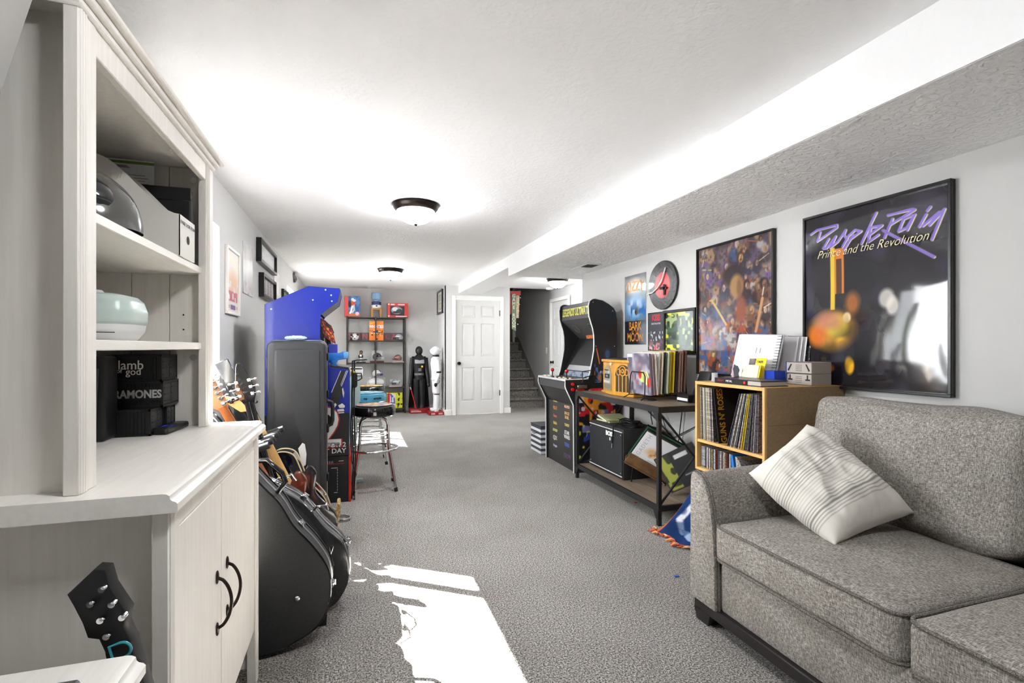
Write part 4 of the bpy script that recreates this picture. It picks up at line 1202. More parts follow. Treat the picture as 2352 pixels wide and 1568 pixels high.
# toy water cooler
T = Thing('toy_water_cooler', 'small football water cooler bank with blue bottle and wooden legs', 'ornament', (0.375, 9.28, ZT), group=G5)
WO = mat('honey_wood', (196, 140, 70), 0.5)
for s in (-1, 1):
    T.part('leg', M().box(0.375 + s * 0.075 - 0.018, 0.375 + s * 0.075 + 0.018, 9.23, 9.33, ZT, ZT + 0.16, 0.004), WO)
T.part('stand_top', M().box(0.285, 0.465, 9.22, 9.34, ZT + 0.14, ZT + 0.165, 0.004), WO)
T.part('tank', M().lathe([(0, 0.165), (0.075, 0.165), (0.085, 0.175), (0.085, 0.225), (0, 0.225)], (0.375, 9.28, ZT), n=24), WHITE)
T.part('tank_top', M().lathe([(0, 0.222), (0.086, 0.222), (0.086, 0.275), (0.07, 0.285), (0, 0.285)], (0.375, 9.28, ZT), n=24), mat('team_navy', (44, 50, 100), 0.4))
T.part('tap', M().box(0.36, 0.392, 9.185, 9.2, ZT + 0.19, ZT + 0.215, 0.003), mat('team_navy', (44, 50, 100), 0.4))
T.part('bottle', M().lathe([(0, 0.285), (0.03, 0.285), (0.035, 0.31), (0.075, 0.33), (0.078, 0.36), (0.074, 0.372), (0.078, 0.385), (0.078, 0.43), (0.07, 0.445), (0, 0.447)], (0.375, 9.28, ZT), n=24), mat('bottle_blue', (150, 190, 226), 0.1, alpha=0.75))
# boxed helmet
T = colbox('boxed_helmet', 'red window box holding a silver mini helmet on top', 'boxed toy', 0.565, 0.93, 9.19, 9.36, ZT, 1.985, mat('box_red', (206, 62, 58), 0.4), G5)
cv = Cv(60, 44, (200, 58, 54)); cv.rect(0.12, 0.2, 0.82, 0.86, (40, 40, 44)).ell(0.45, 0.5, 0.28, 0.27, (150, 152, 156)).ell(0.36, 0.42, 0.14, 0.14, (226, 226, 228)).ell(0.58, 0.55, 0.16, 0.15, (60, 60, 66)).ell(0.4, 0.64, 0.16, 0.07, (40, 40, 46)).rect(0.15, 0.05, 0.35, 0.13, (240, 220, 220)).rect(0.5, 0.05, 0.84, 0.12, (240, 220, 220)).rect(0.4, 0.9, 0.95, 0.96, (240, 220, 220)).ell(0.06, 0.08, 0.04, 0.05, (240, 230, 230)).ell(0.06, 0.92, 0.04, 0.05, (240, 230, 230))
T.part('window_art', print_mesh('window_art', cv, (0.567, 9.188, 1.983), (0.361, 0, 0), (0, 0, -0.254)), PRINT)
# cereal box and letter sign
T = colbox('cereal_box', 'orange cereal box lettered wheaties in middle of shelf', 'cereal box', 0.25, 0.495, 9.20, 9.27, 1.309, 1.66, mat('cereal_orange', (236, 128, 34), 0.45), G5)
lettering(T, 'WHEATIES', 0.078, (0.3725, 9.1985, 1.555), (1, 0, 0), (0, 0, 1), PAPER, bold=0.002, sx=0.66)
cv = Cv(48, 22, (236, 128, 34)); cv.fog(12, 4, (60, 50, 44), 1, .5, .58).fog(10, 8, (226, 220, 206), 1, .62, .7)
T.part('team_picture', print_mesh('team_picture', cv, (0.262, 9.1985, 1.495), (0.22, 0, 0), (0, 0, -0.10)), PRINT)
T.part('swoosh', M().prism([(0.255, 1.63), (0.38, 1.64), (0.255, 1.585)], 'y', 9.1983, 9.1999), mat('cereal_gold', (240, 176, 60), 0.45), smooth=False)
T.part('crest', M().ell((0.372, 9.199, 1.335), (0.025, 0.002, 0.015), 12, 6), BLACKP)
T = Thing('letter_sign', 'row of grey letter plaques with red letters behind cereal box', 'sign', (0.37, 9.36, 1.309), group=G5)
for k, (ch, x) in enumerate((('B', -0.05), ('A', 0.065), ('N', 0.18), ('C', 0.58), ('A', 0.69), ('R', 0.80))):
    pl = T.part('plaque', M().box(x - 0.055, x + 0.055, 9.35, 9.37, 1.309, 1.452, 0.002), mat('plaque_grey', (112, 104, 112), 0.6), smooth=False)
    lettering(T, ch, 0.13, (x, 9.3485, 1.378), (1, 0, 0), (0, 0, 1), mat('plaque_red', (196, 96, 90), 0.5), pl, bold=0.004)
T.part('plinth', M().box(0.235, 0.53, 9.355, 9.37, 1.309, 1.452), mat('plaque_grey', (112, 104, 112), 0.6), smooth=False)
# football-panda bank and small helmets
T = Thing('toy_ball', 'black and white round toy at the left of second shelf', 'toy', (0.0, 9.27, 1.309), group=G5)
T.part('ball', M().ell((0.005, 9.26, 1.372), (0.068, 0.06, 0.063), 20, 14), WHITE)
for (x, z, r) in ((-0.048, 1.40, 0.022), (0.05, 1.41, 0.02), (-0.025, 1.375, 0.016), (0.03, 1.375, 0.016), (0.004, 1.345, 0.011), (-0.055, 1.35, 0.018)):
    T.part('patch', M().ell((x, 9.206 + abs(x) * 0.35, z), (r, 0.012, r), 10, 8), BLACKP)
def helmet(loc, label, shell, mask_c, s=1.0, rz=0.0, group=G5):
    T = Thing('mini_helmet', label, 'helmet', loc, rot=(0, 0, rz), group=group, local=True)
    def f(u, v):
        a = u * 2 * math.pi; e = -0.55 + v * (math.pi / 2 + 0.55)
        x, y, z = math.cos(a) * math.cos(e), math.sin(a) * math.cos(e), math.sin(e)
        if e < 0.1 and x > 0.35:
            x = 0.35 + (x - 0.35) * 0.35
        return (0.072 * s * x, 0.056 * s * y, 0.05 * s + 0.058 * s * z)
    T.part('shell', M().grid(f, 32, 14, cu=True), shell)
    m = M()
    for z in (0.028, 0.044):
        m.tube([(0.03 * s, -0.05 * s, z * s), (0.075 * s, -0.04 * s, z * s), (0.092 * s, 0, z * s), (0.075 * s, 0.04 * s, z * s), (0.03 * s, 0.05 * s, z * s)], 0.004 * s, 6)
    for y in (-0.025, 0.025):
        m.tube([(0.084 * s, y * s, 0.022 * s), (0.086 * s, y * s, 0.05 * s)], 0.004 * s, 6)
    T.part('face_mask', m, mask_c)
    T.part('stripe', M().tube([(0.055 * s * math.cos(t) * 1.32, 0, 0.05 * s + 0.0585 * s * math.sin(t)) for t in [0.25 + i * 0.25 for i in range(11)]], 0.005 * s, 6), mask_c)
    return T
SILV = mat('helmet_silver', (190, 192, 196), 0.25, coat=0.4)
helmet((0.77, 9.27, 1.309), 'silver and black mini helmet at the right of second shelf', SILV, BLACKG, 1.15, math.radians(-150))
T = Thing('bobblehead', 'small bobblehead player figure on dark round base', 'figurine', (0.11, 9.26, 0.912), group=G5)
T.part('base', M().lathe([(0, 0), (0.085, 0), (0.085, 0.015), (0.07, 0.02), (0, 0.02)], (0.11, 9.26, 0.912), n=20), BLACKP)
T.part('legs', M().cyl((0.10, 9.26, 0.93), (0.105, 9.26, 1.0), 0.02, 0.024, 10), WHITE)
T.part('jersey', M().ell((0.105, 9.26, 1.025), (0.045, 0.03, 0.038), 14, 10), mat('team_black', (50, 44, 44), 0.5))
T.part('shoulder', M().ell((0.105, 9.24, 1.035), (0.02, 0.012, 0.025), 10, 8), WHITE)
T.part('head', M().ell((0.112, 9.26, 1.088), (0.03, 0.03, 0.038), 16, 12), mat('brown_skin', (120, 84, 62), 0.5))
T.part('hair', M().ell((0.112, 9.265, 1.103), (0.031, 0.029, 0.028), 14, 10), BLACKP)
def clear_case(T, x0, x1, y0, y1, z0, z1):
    T.part('clear_cover', M().box(x0, x1, y0, y1, z0, z1), CLEAR, smooth=False)
helmet((0.395, 9.27, 0.945), 'black mini helmet on a walnut base in third row', mat('helmet_black', (40, 32, 34), 0.15, coat=0.6), SILV, 1.35, math.radians(-40))
T = Thing('helmet_stand', 'walnut display base under the black mini helmet', 'display case', (0.385, 9.27, 0.912), group=G5)
T.part('plinth', M().box(0.265, 0.505, 9.19, 9.35, 0.912, 0.944, 0.006), mat('walnut', (92, 42, 32), 0.35))
clear_case(T, 0.29, 0.485, 9.2, 9.345, 0.945, 1.13)
helmet((0.755, 9.27, 0.93), 'gold and wine mini helmet at the right of third row', mat('helmet_gold', (150, 110, 100), 0.25, coat=0.4), mat('wine', (110, 40, 50), 0.4), 1.1, math.radians(-150))
T = Thing('helmet_stand', 'pale stone base under the gold mini helmet', 'display case', (0.755, 9.27, 0.912), group=G5)
T.part('plinth', M().box(0.655, 0.86, 9.2, 9.34, 0.912, 0.929, 0.004), mat('pale_pink', (206, 180, 178), 0.4))
helmet((0.385, 9.28, 0.652), 'white mini helmet standing on the cased football', WHITE, mat('team_navy', (44, 50, 100), 0.4), 1.2, math.radians(-40))
T = Thing('cased_football', 'white signed football in clear case on lower shelf', 'football', (0.37, 9.27, 0.472), group=G5)
T.part('football', M().lathe([(0, -0.14)] + [(0.072 * math.cos(t) ** 0.8, 0.14 * math.sin(t)) for t in [-1.4 + i * 0.2 for i in range(15)]] + [(0, 0.14)], (0.37, 9.27, 0.56), 'x', 20), WHITE)
for k in range(5):
    T.part('lace', M().box(0.335 + k * 0.017, 0.34 + k * 0.017, 9.20, 9.215, 0.60, 0.622, 0.002), BLACKP)
clear_case(T, 0.215, 0.53, 9.19, 9.36, 0.472, 0.65)
helmet((0.72, 9.27, 0.49), 'grey and white mini helmet in clear case, lower shelf', mat('helmet_grey', (170, 172, 176), 0.25, coat=0.4), BLACKG, 1.1, math.radians(-150))
T = Thing('helmet_stand', 'white base and clear cover around the grey mini helmet', 'display case', (0.70, 9.27, 0.472), group=G5)
T.part('plinth', M().box(0.60, 0.82, 9.2, 9.34, 0.472, 0.489, 0.004), mat('pale_pink', (206, 180, 178), 0.4))
clear_case(T, 0.615, 0.80, 9.205, 9.345, 0.49, 0.62)
T = colbox('toy_box', 'yellow green and pink toy box on the bottom shelf', 'boxed toy', 0.56, 0.83, 9.2, 9.36, 0.087, 0.365, mat('acid_green_box', (206, 206, 40), 0.45), G5)
cv = Cv(60, 50, (206, 206, 46)); cv.rect(0, 0, 0.17, 1, (190, 30, 60)).rect(0.17, 0.06, 0.52, 0.98, (210, 214, 226)).fog(10, 5, (90, 80, 160), 1, .6, .68, mask=(lambda c: ((c.X > .17) & (c.X < .52)) * 1.0)(cv)).fog(9, 7, (40, 46, 30), 1, .7, .76, mask=(lambda c: (c.X > .62) * 1.0)(cv)).ell(0.75, 0.45, 0.06, 0.11, (40, 46, 30)).ell(0.75, 0.75, 0.08, 0.09, (40, 46, 30))
T.part('front_art', print_mesh('front_art', cv, (0.562, 9.198, 0.363), (0.266, 0, 0), (0, 0, -0.274)), PRINT)

# ================================================================== two tall display figures on red bases
def tube_body(T, name, spine, material, n=16, flat=0.7, parent=None):
    """smooth limb or torso from (x, y, z, rx) rings"""
    def f(u, v):
        k = len(spine) - 1
        i = min(k - 1, int(v * k + 1e-6)); t = v * k - i
        t = t * t * (3 - 2 * t)
        x, y, z, r = [spine[i][q] * (1 - t) + spine[i + 1][q] * t for q in range(4)]
        a = u * 2 * math.pi
        return (x + r * math.cos(a), y + r * flat * math.sin(a), z)
    return T.part(name, M().grid(f, n, 6 * len(spine), cu=True), material, parent)
T = Thing('robed_figure', 'tall black caped toy figure standing on a red base', 'toy figure', (1.12, 9.14, 0))
T.part('base', M().box(0.945, 1.30, 9.0, 9.28, 0, 0.085, 0.004), mat('base_red', (150, 28, 34), 0.45))
T.part('base_print', M().box(0.965, 1.14, 8.998, 9.0, 0.025, 0.045).box(0.965, 1.10, 8.998, 9.0, 0.055, 0.063), mat('base_print', (216, 160, 160), 0.5), smooth=False)
ROBE = mat('figure_black', (30, 30, 32), 0.4, col2=(20, 20, 21), scale=12, stretch=(14, 14, 1))
def cape(u, v):
    a = math.pi * (1.0 - u)
    z = 1.02 - 0.93 * v
    r = 0.13 + 0.06 * v + 0.008 * math.sin(u * 34) * v
    return (1.12 + r * math.cos(a) * 0.98, 9.13 + 0.085 * math.sin(a) + 0.03, z)
T.part('cape', M().grid(cape, 60, 12), ROBE)
tube_body(T, 'torso', [(1.12, 9.13, 0.60, 0.085), (1.12, 9.13, 0.70, 0.088), (1.12, 9.13, 0.85, 0.105), (1.12, 9.13, 0.97, 0.12), (1.12, 9.13, 1.02, 0.08), (1.12, 9.13, 1.06, 0.04)], ROBE)
for s in (-1, 1):
    tube_body(T, 'leg', [(1.12 + s * 0.055, 9.11, 0.085, 0.05), (1.12 + s * 0.055, 9.12, 0.15, 0.042), (1.12 + s * 0.055, 9.12, 0.35, 0.05), (1.12 + s * 0.05, 9.13, 0.62, 0.065)], ROBE)
    tube_body(T, 'arm', [(1.12 + s * 0.165, 9.08, 0.52, 0.03), (1.12 + s * 0.155, 9.10, 0.66, 0.035), (1.12 + s * 0.135, 9.13, 0.80, 0.042), (1.12 + s * 0.115, 9.13, 1.0, 0.045)], ROBE)
    T.part('hand', M().ell((1.12 + s * 0.165, 9.06, 0.50), (0.03, 0.03, 0.035), 12, 8), BLACKP)
T.part('belt', M().lathe([(0, 0.68), (0.09, 0.68), (0.092, 0.70), (0.09, 0.72), (0, 0.72)], (1.12, 9.13, 0), n=24, xf=Matrix.Diagonal((1, 0.75, 1))), mat('figure_grey', (110, 110, 112), 0.4))
T.part('buckle', M().box(1.10, 1.145, 9.055, 9.066, 0.685, 0.715, 0.003), STEEL)
T.part('chest_plate', M().box(1.10, 1.155, 9.05, 9.062, 0.755, 0.81, 0.004), mat('figure_grey', (110, 110, 112), 0.4))
T.part('badge', M().cyl((1.165, 9.052, 0.84), (1.165, 9.044, 0.84), 0.018, n=14), mat('badge_yellow', (226, 206, 40), 0.4))
T.part('mantle', M().obox((1.12, 9.055, 0.93), (0.085, 0, 0), (0, 0.012, 0.002), (0, 0.008, 0.035), 0.008, 2), mat('figure_silver', (150, 152, 156), 0.5))
T.part('hood', M().ell((1.12, 9.13, 1.125), (0.066, 0.068, 0.082), 22, 16), BLACKP)
T.part('rod', M().cyl((0.965, 9.04, 0.44), (1.05, 8.99, 0.09), 0.009, n=10), mat('rod_red', (196, 24, 30), 0.3), label='red plastic rod')
T.part('rod_grip', M().cyl((0.953, 9.05, 0.49), (0.967, 9.04, 0.43), 0.012, n=10), STEEL)
T = Thing('armoured_figure', 'tall white armoured toy figure in profile on a red base', 'toy figure', (1.39, 8.85, 0))
T.part('base', M().box(1.23, 1.495, 8.655, 8.995, 0, 0.055, 0.004), mat('base_red', (150, 28, 34), 0.45))
T.part('base_print', M().box(1.27, 1.34, 8.653, 8.655, 0.014, 0.042, 0.002).box(1.40, 1.47, 8.653, 8.655, 0.014, 0.042), mat('base_print', (216, 160, 160), 0.5), smooth=False)
ARM = mat('figure_white', (234, 234, 236), 0.3, coat=0.2)
cxw, cyw = 1.385, 8.85
tube_body(T, 'torso', [(cxw, cyw, 0.52, 0.075), (cxw, cyw, 0.62, 0.082), (cxw - 0.005, cyw, 0.75, 0.078), (cxw - 0.005, cyw, 0.90, 0.095), (cxw, cyw, 0.99, 0.085), (cxw, cyw, 1.03, 0.045)], ARM, flat=0.9)
for s in (-1, 1):
    tube_body(T, 'leg', [(cxw - 0.01, cyw + s * 0.055, 0.055, 0.05), (cxw, cyw + s * 0.055, 0.12, 0.045), (cxw + 0.01, cyw + s * 0.055, 0.28, 0.05), (cxw + 0.005, cyw + s * 0.05, 0.34, 0.05), (cxw, cyw + s * 0.05, 0.40, 0.062), (cxw, cyw + s * 0.045, 0.55, 0.068)], ARM, flat=0.85)
    T.part('foot', M().soft((cxw - 0.03, cyw + s * 0.055, 0.08), (0.07, 0.035, 0.026), 0.02, (0, 0, 0), 4), ARM)
    T.part('knee_band', M().lathe([(0.05, 0.352), (0.057, 0.36), (0.05, 0.368)], (cxw + 0.004, cyw + s * 0.052, 0), n=16), BLACKP)
    tube_body(T, 'arm', [(cxw - 0.02, cyw + s * 0.115, 0.56, 0.032), (cxw + 0.02, cyw + s * 0.115, 0.68, 0.04), (cxw + 0.035, cyw + s * 0.11, 0.73, 0.035), (cxw + 0.03, cyw + s * 0.105, 0.84, 0.046), (cxw + 0.01, cyw + s * 0.095, 0.97, 0.05)], ARM, flat=0.8)
    T.part('elbow_band', M().lathe([(0.036, 0.735), (0.046, 0.748), (0.036, 0.765)], (cxw + 0.033, cyw + s * 0.11, 0), n=16), BLACKP)
    T.part('hand', M().ell((cxw - 0.025, cyw + s * 0.115, 0.525), (0.028, 0.025, 0.035), 12, 8), BLACKP)
T.part('belt', M().box(cxw - 0.085, cxw + 0.07, cyw - 0.085, cyw + 0.085, 0.60, 0.64, 0.015), ARM)
T.part('helmet', M().grid(lambda u, v: (cxw - 0.01 + (0.088 + 0.012 * math.sin(v * math.pi)) * math.cos(u * 2 * math.pi) * math.sin(math.pi * (0.02 + 0.98 * v)) ** 0.6, cyw + 0.08 * math.sin(u * 2 * math.pi) * math.sin(math.pi * (0.02 + 0.98 * v)) ** 0.6, 1.205 - 0.17 * v), 28, 18, cu=True), ARM)
T.part('collar', M().lathe([(0.045, 1.02), (0.06, 1.03), (0.06, 1.045), (0.045, 1.05)], (cxw, cyw, 0), n=20), BLACKP)

# ================================================================== signs and pictures on the far walls
T = Thing('game_room_sign', 'red arrow marquee sign reading game room by the stairs', 'sign', (2.86, 8.86, 1.49))
REDS = mat('sign_red', (190, 36, 34), 0.4)
T.part('arrow', M().prism([(2.69, 2.235), (2.99, 2.255), (2.985, 2.17), (2.83, 2.16), (2.80, 2.13), (2.80, 1.83), (2.75, 1.76), (2.69, 1.78)], 'y', 8.87, 8.89, 0.002), REDS, smooth=False)
gp = T.part('green_panel', M().prism([(2.80, 2.19), (2.885, 2.19), (2.885, 1.49), (2.80, 1.53)], 'y', 8.845, 8.865, 0.002), mat('sign_green', (120, 140, 112), 0.5), smooth=False)
for k, ch in enumerate('GAME ROOM'):
    if ch != ' ':
        lettering(T, ch, 0.085, (2.842, 8.8445, 2.145 - k * 0.072), (1, 0, 0), (0, 0, 1), mat('sign_cream', (226, 222, 190), 0.5), gp, bold=0.002)
cp = T.part('cream_panel', M().prism([(2.892, 2.16), (2.955, 2.16), (2.94, 1.745), (2.892, 1.73)], 'y', 8.85, 8.868, 0.002), mat('sign_beige', (216, 206, 170), 0.5), smooth=False)
for k, ch in enumerate('RETROPLAY'):
    lettering(T, ch, 0.05, (2.921, 8.8495, 2.13 - k * 0.046), (1, 0, 0), (0, 0, 1), REDS, cp)
for k in range(5):
    T.part('bulb', M().ell((2.97 - k * 0.012, 8.86, 2.12 - k * 0.125), (0.012, 0.012, 0.012), 10, 8), mat('bulb_glass', (220, 216, 200), 0.2))
T.part('bracket', M().box(2.682, 2.70, 8.87, 8.89, 1.85, 2.2), BLACKM, smooth=False)

def framed(name, label, wall, u0, u1, z0, z1, cv, fw=0.02, fd=0.02, fmat=None, pmat=None, mount=0.0, group=None, bow=None, cat='picture', hook=False):
    """framed print on a wall; wall is ('x', value, facing) or ('y', value, facing); u0 is the viewer's left"""
    ax, val, fc = wall
    lo, hi = min(u0, u1), max(u0, u1)
    if ax == 'x':
        loc = (val, (u0 + u1) / 2, z0)
        bx = lambda m, a, b_, c, d, p, q: m.box(val + fc * p, val + fc * q, a, b_, c, d, 0.002)
    else:
        loc = ((u0 + u1) / 2, val, z0)
        bx = lambda m, a, b_, c, d, p, q: m.box(a, b_, val + fc * p, val + fc * q, c, d, 0.002)
    T = Thing(name, label, cat, loc, group=group)
    if fmat is not None:
        for a, b_, c, d in ((lo, hi, z1 - fw, z1), (lo, hi, z0, z0 + fw), (lo, lo + fw, z0 + fw, z1 - fw), (hi - fw, hi, z0 + fw, z1 - fw)):
            m = M(); bx(m, a, b_, c, d, 0.001, fd)
            T.part('frame_rail', m, fmat, smooth=False)
    else:
        fw = 0.0
    bm_ = M(); bx(bm_, lo + fw * 0.5, hi - fw * 0.5, z0 + fw * 0.5, z1 - fw * 0.5, 0.0005, 0.004 if fmat is None else 0.006)
    T.part('backing', bm_, PAPER, smooth=False)
    d = max(fd * 0.45, 0.0075) if fmat is not None else 0.0055
    sgn = 1 if u1 > u0 else -1
    a0, a1 = u0 + sgn * fw, u1 - sgn * fw
    tl = (val + fc * d, a0, z1 - fw) if ax == 'x' else (a0, val + fc * d, z1 - fw)
    rt = (0, a1 - a0, 0) if ax == 'x' else (a1 - a0, 0, 0)
    T.part('print', print_mesh('print', cv, tl, rt, (0, 0, -(z1 - z0 - 2 * fw)), bow), pmat or PRINT)
    return T
BF = mat('black_frame', (24, 23, 23), 0.3)
cv = Cv(40, 54, (206, 202, 190)); cv.rect(.15, .12, .85, .45, (150, 150, 140)).rect(.2, .16, .8, .41, (176, 174, 160)).rect(.15, .52, .85, .9, (160, 158, 150)).rect(.3, .58, .7, .8, (196, 190, 160))
T = framed('certificate', 'dark framed certificate on the alcove side wall', ('x', 1.515, -1), 9.40, 8.83, 1.80, 2.235, cv, 0.035, 0.03, BF)
T.part('hanger', M().tube([(1.505, 9.0, 2.23), (1.5, 8.95, 2.258), (1.505, 8.90, 2.23)], 0.004, 6), BLACKM)
# left wall
WL = ('x', -0.84, 1)
cv = Cv(50, 90, (226, 220, 214)); cv.fog(4, 11, (236, 226, 190), .6, .4, .8).ell(.5, .55, .5, .22, (222, 168, 130), .8, .9).rect(0.12, .66, .9, .83, (190, 96, 100)).fog(9, 12, (226, 214, 220), 1, .55, .66, mask=(lambda c: ((c.Y > .5) & (c.Y < .83)) * 1.0)(cv)).rect(.12, .83, .9, .99, (228, 222, 218)).rect(.3, .88, .72, .96, (120, 90, 140)).rect(.08, .90, .25, .91, (170, 60, 70)).rect(.78, .90, .92, .91, (170, 60, 70)).rect(.08, .93, .25, .94, (170, 60, 70)).rect(.78, .93, .92, .94, (170, 60, 70))
framed('poster', 'white framed pastel poster beside the near window', WL, 3.80, 4.19, 1.42, 1.89, cv, 0.02, 0.02, mat('white_frame', (238, 236, 232), 0.4))
cv = Cv(36, 60, (226, 224, 220)); cv.fog(4, 21, (240, 240, 238), 1, .3, .7).fog(8, 22, (180, 168, 156), .8, .5, .8, mask=(lambda c: np.clip((c.Y - .7) * 5, 0, 1))(cv))
framed('poster', 'unframed pale glossy poster curling off the left wall', WL, 4.36, 4.74, 1.62, 2.03, cv, pmat=GLOSSP)
cv = Cv(50, 44, (232, 232, 230)); cv.fog(7, 31, (206, 208, 206), .7, .4, .8)
framed('picture', 'black framed pale drawing high on the left wall', WL, 4.92, 5.87, 1.96, 2.175, cv, 0.03, 0.045, BF)
cv = Cv(60, 60, (96, 88, 86))
for r_ in range(12):
    for c_ in range(4):
        cv.rect(.06 + c_ * .235, .05 + r_ * .078, .06 + c_ * .235 + .16 + .04 * ((r_ * 7 + c_ * 3) % 3) / 3, .085 + r_ * .078, (206, 196, 200))
cv.rect(.05, .48, .95, .5, (96, 88, 86))
framed('picture', 'black framed dark plaque of small text on left wall', WL, 5.05, 5.83, 1.655, 1.88, cv, 0.03, 0.045, BF)
cv = Cv(20, 40, (226, 224, 222)); cv.rect(0, .6, 1, 1, (206, 196, 190), .5)
framed('poster', 'narrow pale poster above the blue arcade back', WL, 5.95, 6.32, 1.62, 2.035, cv)
cv = Cv(30, 30, (110, 40, 36)); cv.rect(0, 0, 1, .2, (110, 130, 70)).ell(.6, .6, .3, .3, (176, 80, 60))
framed('picture', 'small dark framed red print beside far window', WL, 6.53, 6.99, 1.62, 1.895, cv, 0.02, 0.03, BF)
T = Thing('wall_ornament', 'grey curled metal ornament high on the left wall', 'wall ornament', (-0.83, 7.78, 2.11))
T.part('scroll', M().tube([(-0.825, 7.72, 2.25), (-0.825, 7.68, 2.22), (-0.82, 7.70, 2.17), (-0.82, 7.78, 2.14), (-0.82, 7.86, 2.17), (-0.82, 7.84, 2.22), (-0.82, 7.77, 2.21), (-0.82, 7.76, 2.18)], 0.018, 8), mat('pewter', (120, 120, 116), 0.4, metal=0.5))
T.part('plate', M().cyl((-0.838, 7.78, 2.18), (-0.83, 7.78, 2.18), 0.06, n=20), mat('pewter', (120, 120, 116), 0.4, metal=0.5))
# ================================================================== black arcade cabinet on the right
T = Thing('arcade_cabinet', 'black arcade cabinet with yellow legends ultimate marquee', 'arcade machine', (2.2, 4.66, 0))
up = [(2.126, 1.581), (2.139, 1.629), (2.165, 1.647), (2.192, 1.652), (2.272, 1.639), (2.34, 1.606), (2.394, 1.569), (2.418, 1.527), (2.43, 1.45), (2.43, 0.0), (1.976, 0.0), (1.972, 0.60), (1.97, 0.643), (1.892, 0.80), (1.886, 0.822), (1.886, 0.881), (2.12, 0.884), (2.139, 0.936), (2.172, 1.091), (2.184, 1.16), (2.186, 1.223), (2.184, 1.30), (2.172, 1.366), (2.133, 1.485)]
KB = mat('arcade_matte_black', (34, 34, 35), 0.4)
TM = mat('t_moulding', (222, 222, 220), 0.3)
for y in (4.284, 4.994):
    sp = T.part('side_panel', M().prism(up, 'y', y, y + 0.016, 0.0015), KB, smooth=False)
    edge = [up[i] for i in (10, 11, 12, 13, 14, 15, 16, 17, 18, 19, 20, 21, 22, 23, 0, 1, 2, 3, 4, 5)]
    T.part('edge_trim', M().tube([(p[0] - 0.001, y + 0.008, p[1] + 0.001) for p in edge], 0.0075, 6), TM, sp)
Y0, Y1 = 4.30, 4.994
T.part('back_panel', M().box(2.41, 2.425, Y0, Y1, 0, 1.5), KB, smooth=False)
T.part('kick_panel', M().box(1.995, 2.01, Y0, Y1, 0.0, 0.80), mat('arcade_panel', (52, 50, 49), 0.45), smooth=False)
T.part('deck_front', M().box(1.893, 1.905, Y0, Y1, 0.79, 0.872), mat('arcade_panel2', (72, 72, 74), 0.4), smooth=False)
T.part('control_deck', M().box(1.885, 2.16, Y0 - 0.004, Y1 + 0.004, 0.868, 0.885, 0.003), mat('deck_art', (66, 68, 74), 0.35, col2=(120, 96, 84), scale=9, lo=.45, hi=.6))
T.part('deck_trim', M().box(1.879, 1.888, Y0 - 0.01, Y1 + 0.01, 0.868, 0.886, 0.003), TM)
T.part('deck_underside', M().prism([(1.905, 0.79), (1.995, 0.63), (1.995, 0.80)], 'y', Y0, Y1), KB, smooth=False)
for y in (4.44, 4.80):
    js = M().cyl((1.965, y, 0.885), (1.965, y, 0.94), 0.006, n=10).lathe([(0, 0), (0.022, 0), (0.02, 0.006), (0, 0.008)], (1.965, y, 0.885), n=16)
    j = T.part('joystick', js, BLACKP)
    T.part('ball_top', M().ell((1.965, y, 0.955), (0.0185, 0.0185, 0.0185), 18, 12), mat('joystick_red', (206, 30, 34), 0.2, coat=0.4), j)
for y in (4.38, 4.53, 4.58, 4.70, 4.90, 4.95):
    for x in (1.93, 1.975):
        T.part('button', M().lathe([(0, 0.012), (0.011, 0.012), (0.013, 0.009), (0.014, 0), (0, 0)], (x, y, 0.885), n=14), (WHITE, BLACKP, mat('button_cream', (226, 210, 180), 0.35))[int(y * 100 + x * 200) % 3])
for x in (1.96, 2.02):
    T.part('side_button', M().lathe([(0, -0.016), (0.013, -0.016), (0.016, -0.01), (0.016, 0.0), (0, 0.0)], (1.955, 4.282, 0.84 if x < 2 else 0.79), 'y', 16), mat('joystick_red', (206, 30, 34), 0.2, coat=0.4))
T.part('trackball', M().ell((1.96, 4.62, 0.885), (0.028, 0.028, 0.022), 18, 12), BLACKG)
T.part('bezel', M().prism([(2.155, 0.885), (2.17, 0.885), (2.375, 1.27), (2.36, 1.28)], 'y', Y0, Y1), BLACKP, smooth=False)
SCR = mat('screen_glare_grey', (184, 184, 186), 0.2, col2=(178, 178, 181), scale=1.5, coat=0.4)  # pale grey base colour stands in for glare reflected on the unlit screen
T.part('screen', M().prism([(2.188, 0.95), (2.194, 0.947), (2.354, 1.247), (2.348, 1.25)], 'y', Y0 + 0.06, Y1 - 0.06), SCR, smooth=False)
T.part('screen_apron', M().prism([(2.156, 0.89), (2.162, 0.887), (2.188, 0.936), (2.182, 0.94)], 'y', Y0 + 0.03, Y1 - 0.03), mat('apron_art', (70, 84, 100), 0.4, col2=(130, 150, 170), scale=22, lo=.5, hi=.54), smooth=False)
T.part('speaker_panel', M().prism([(2.15, 1.475), (2.37, 1.28), (2.385, 1.29), (2.165, 1.487)], 'y', Y0, Y1), mat('speaker_panel', (80, 79, 78), 0.5), smooth=False)
for y in (4.46, 4.83):
    nrm = Vector((-0.66, 0, -0.75)).normalized()
    m = M().tube([Vector((2.25, y, 1.384)) + Vector((0, 1, 0)) * 0.055 * math.cos(a) + Vector((-0.75, 0, 0.66)) * 0.055 * math.sin(a) + nrm * 0.002 for a in [i * math.pi / 12 for i in range(24)]], 0.003, 6, closed=True)
    T.part('speaker_ring', m, mat('ring_grey', (110, 109, 108), 0.5))
T.part('marquee', M().prism([(2.150, 1.475), (2.162, 1.475), (2.172, 1.628), (2.160, 1.63)], 'y', Y0, Y1), mat('marquee_dark', (70, 70, 71), 0.3), smooth=False)
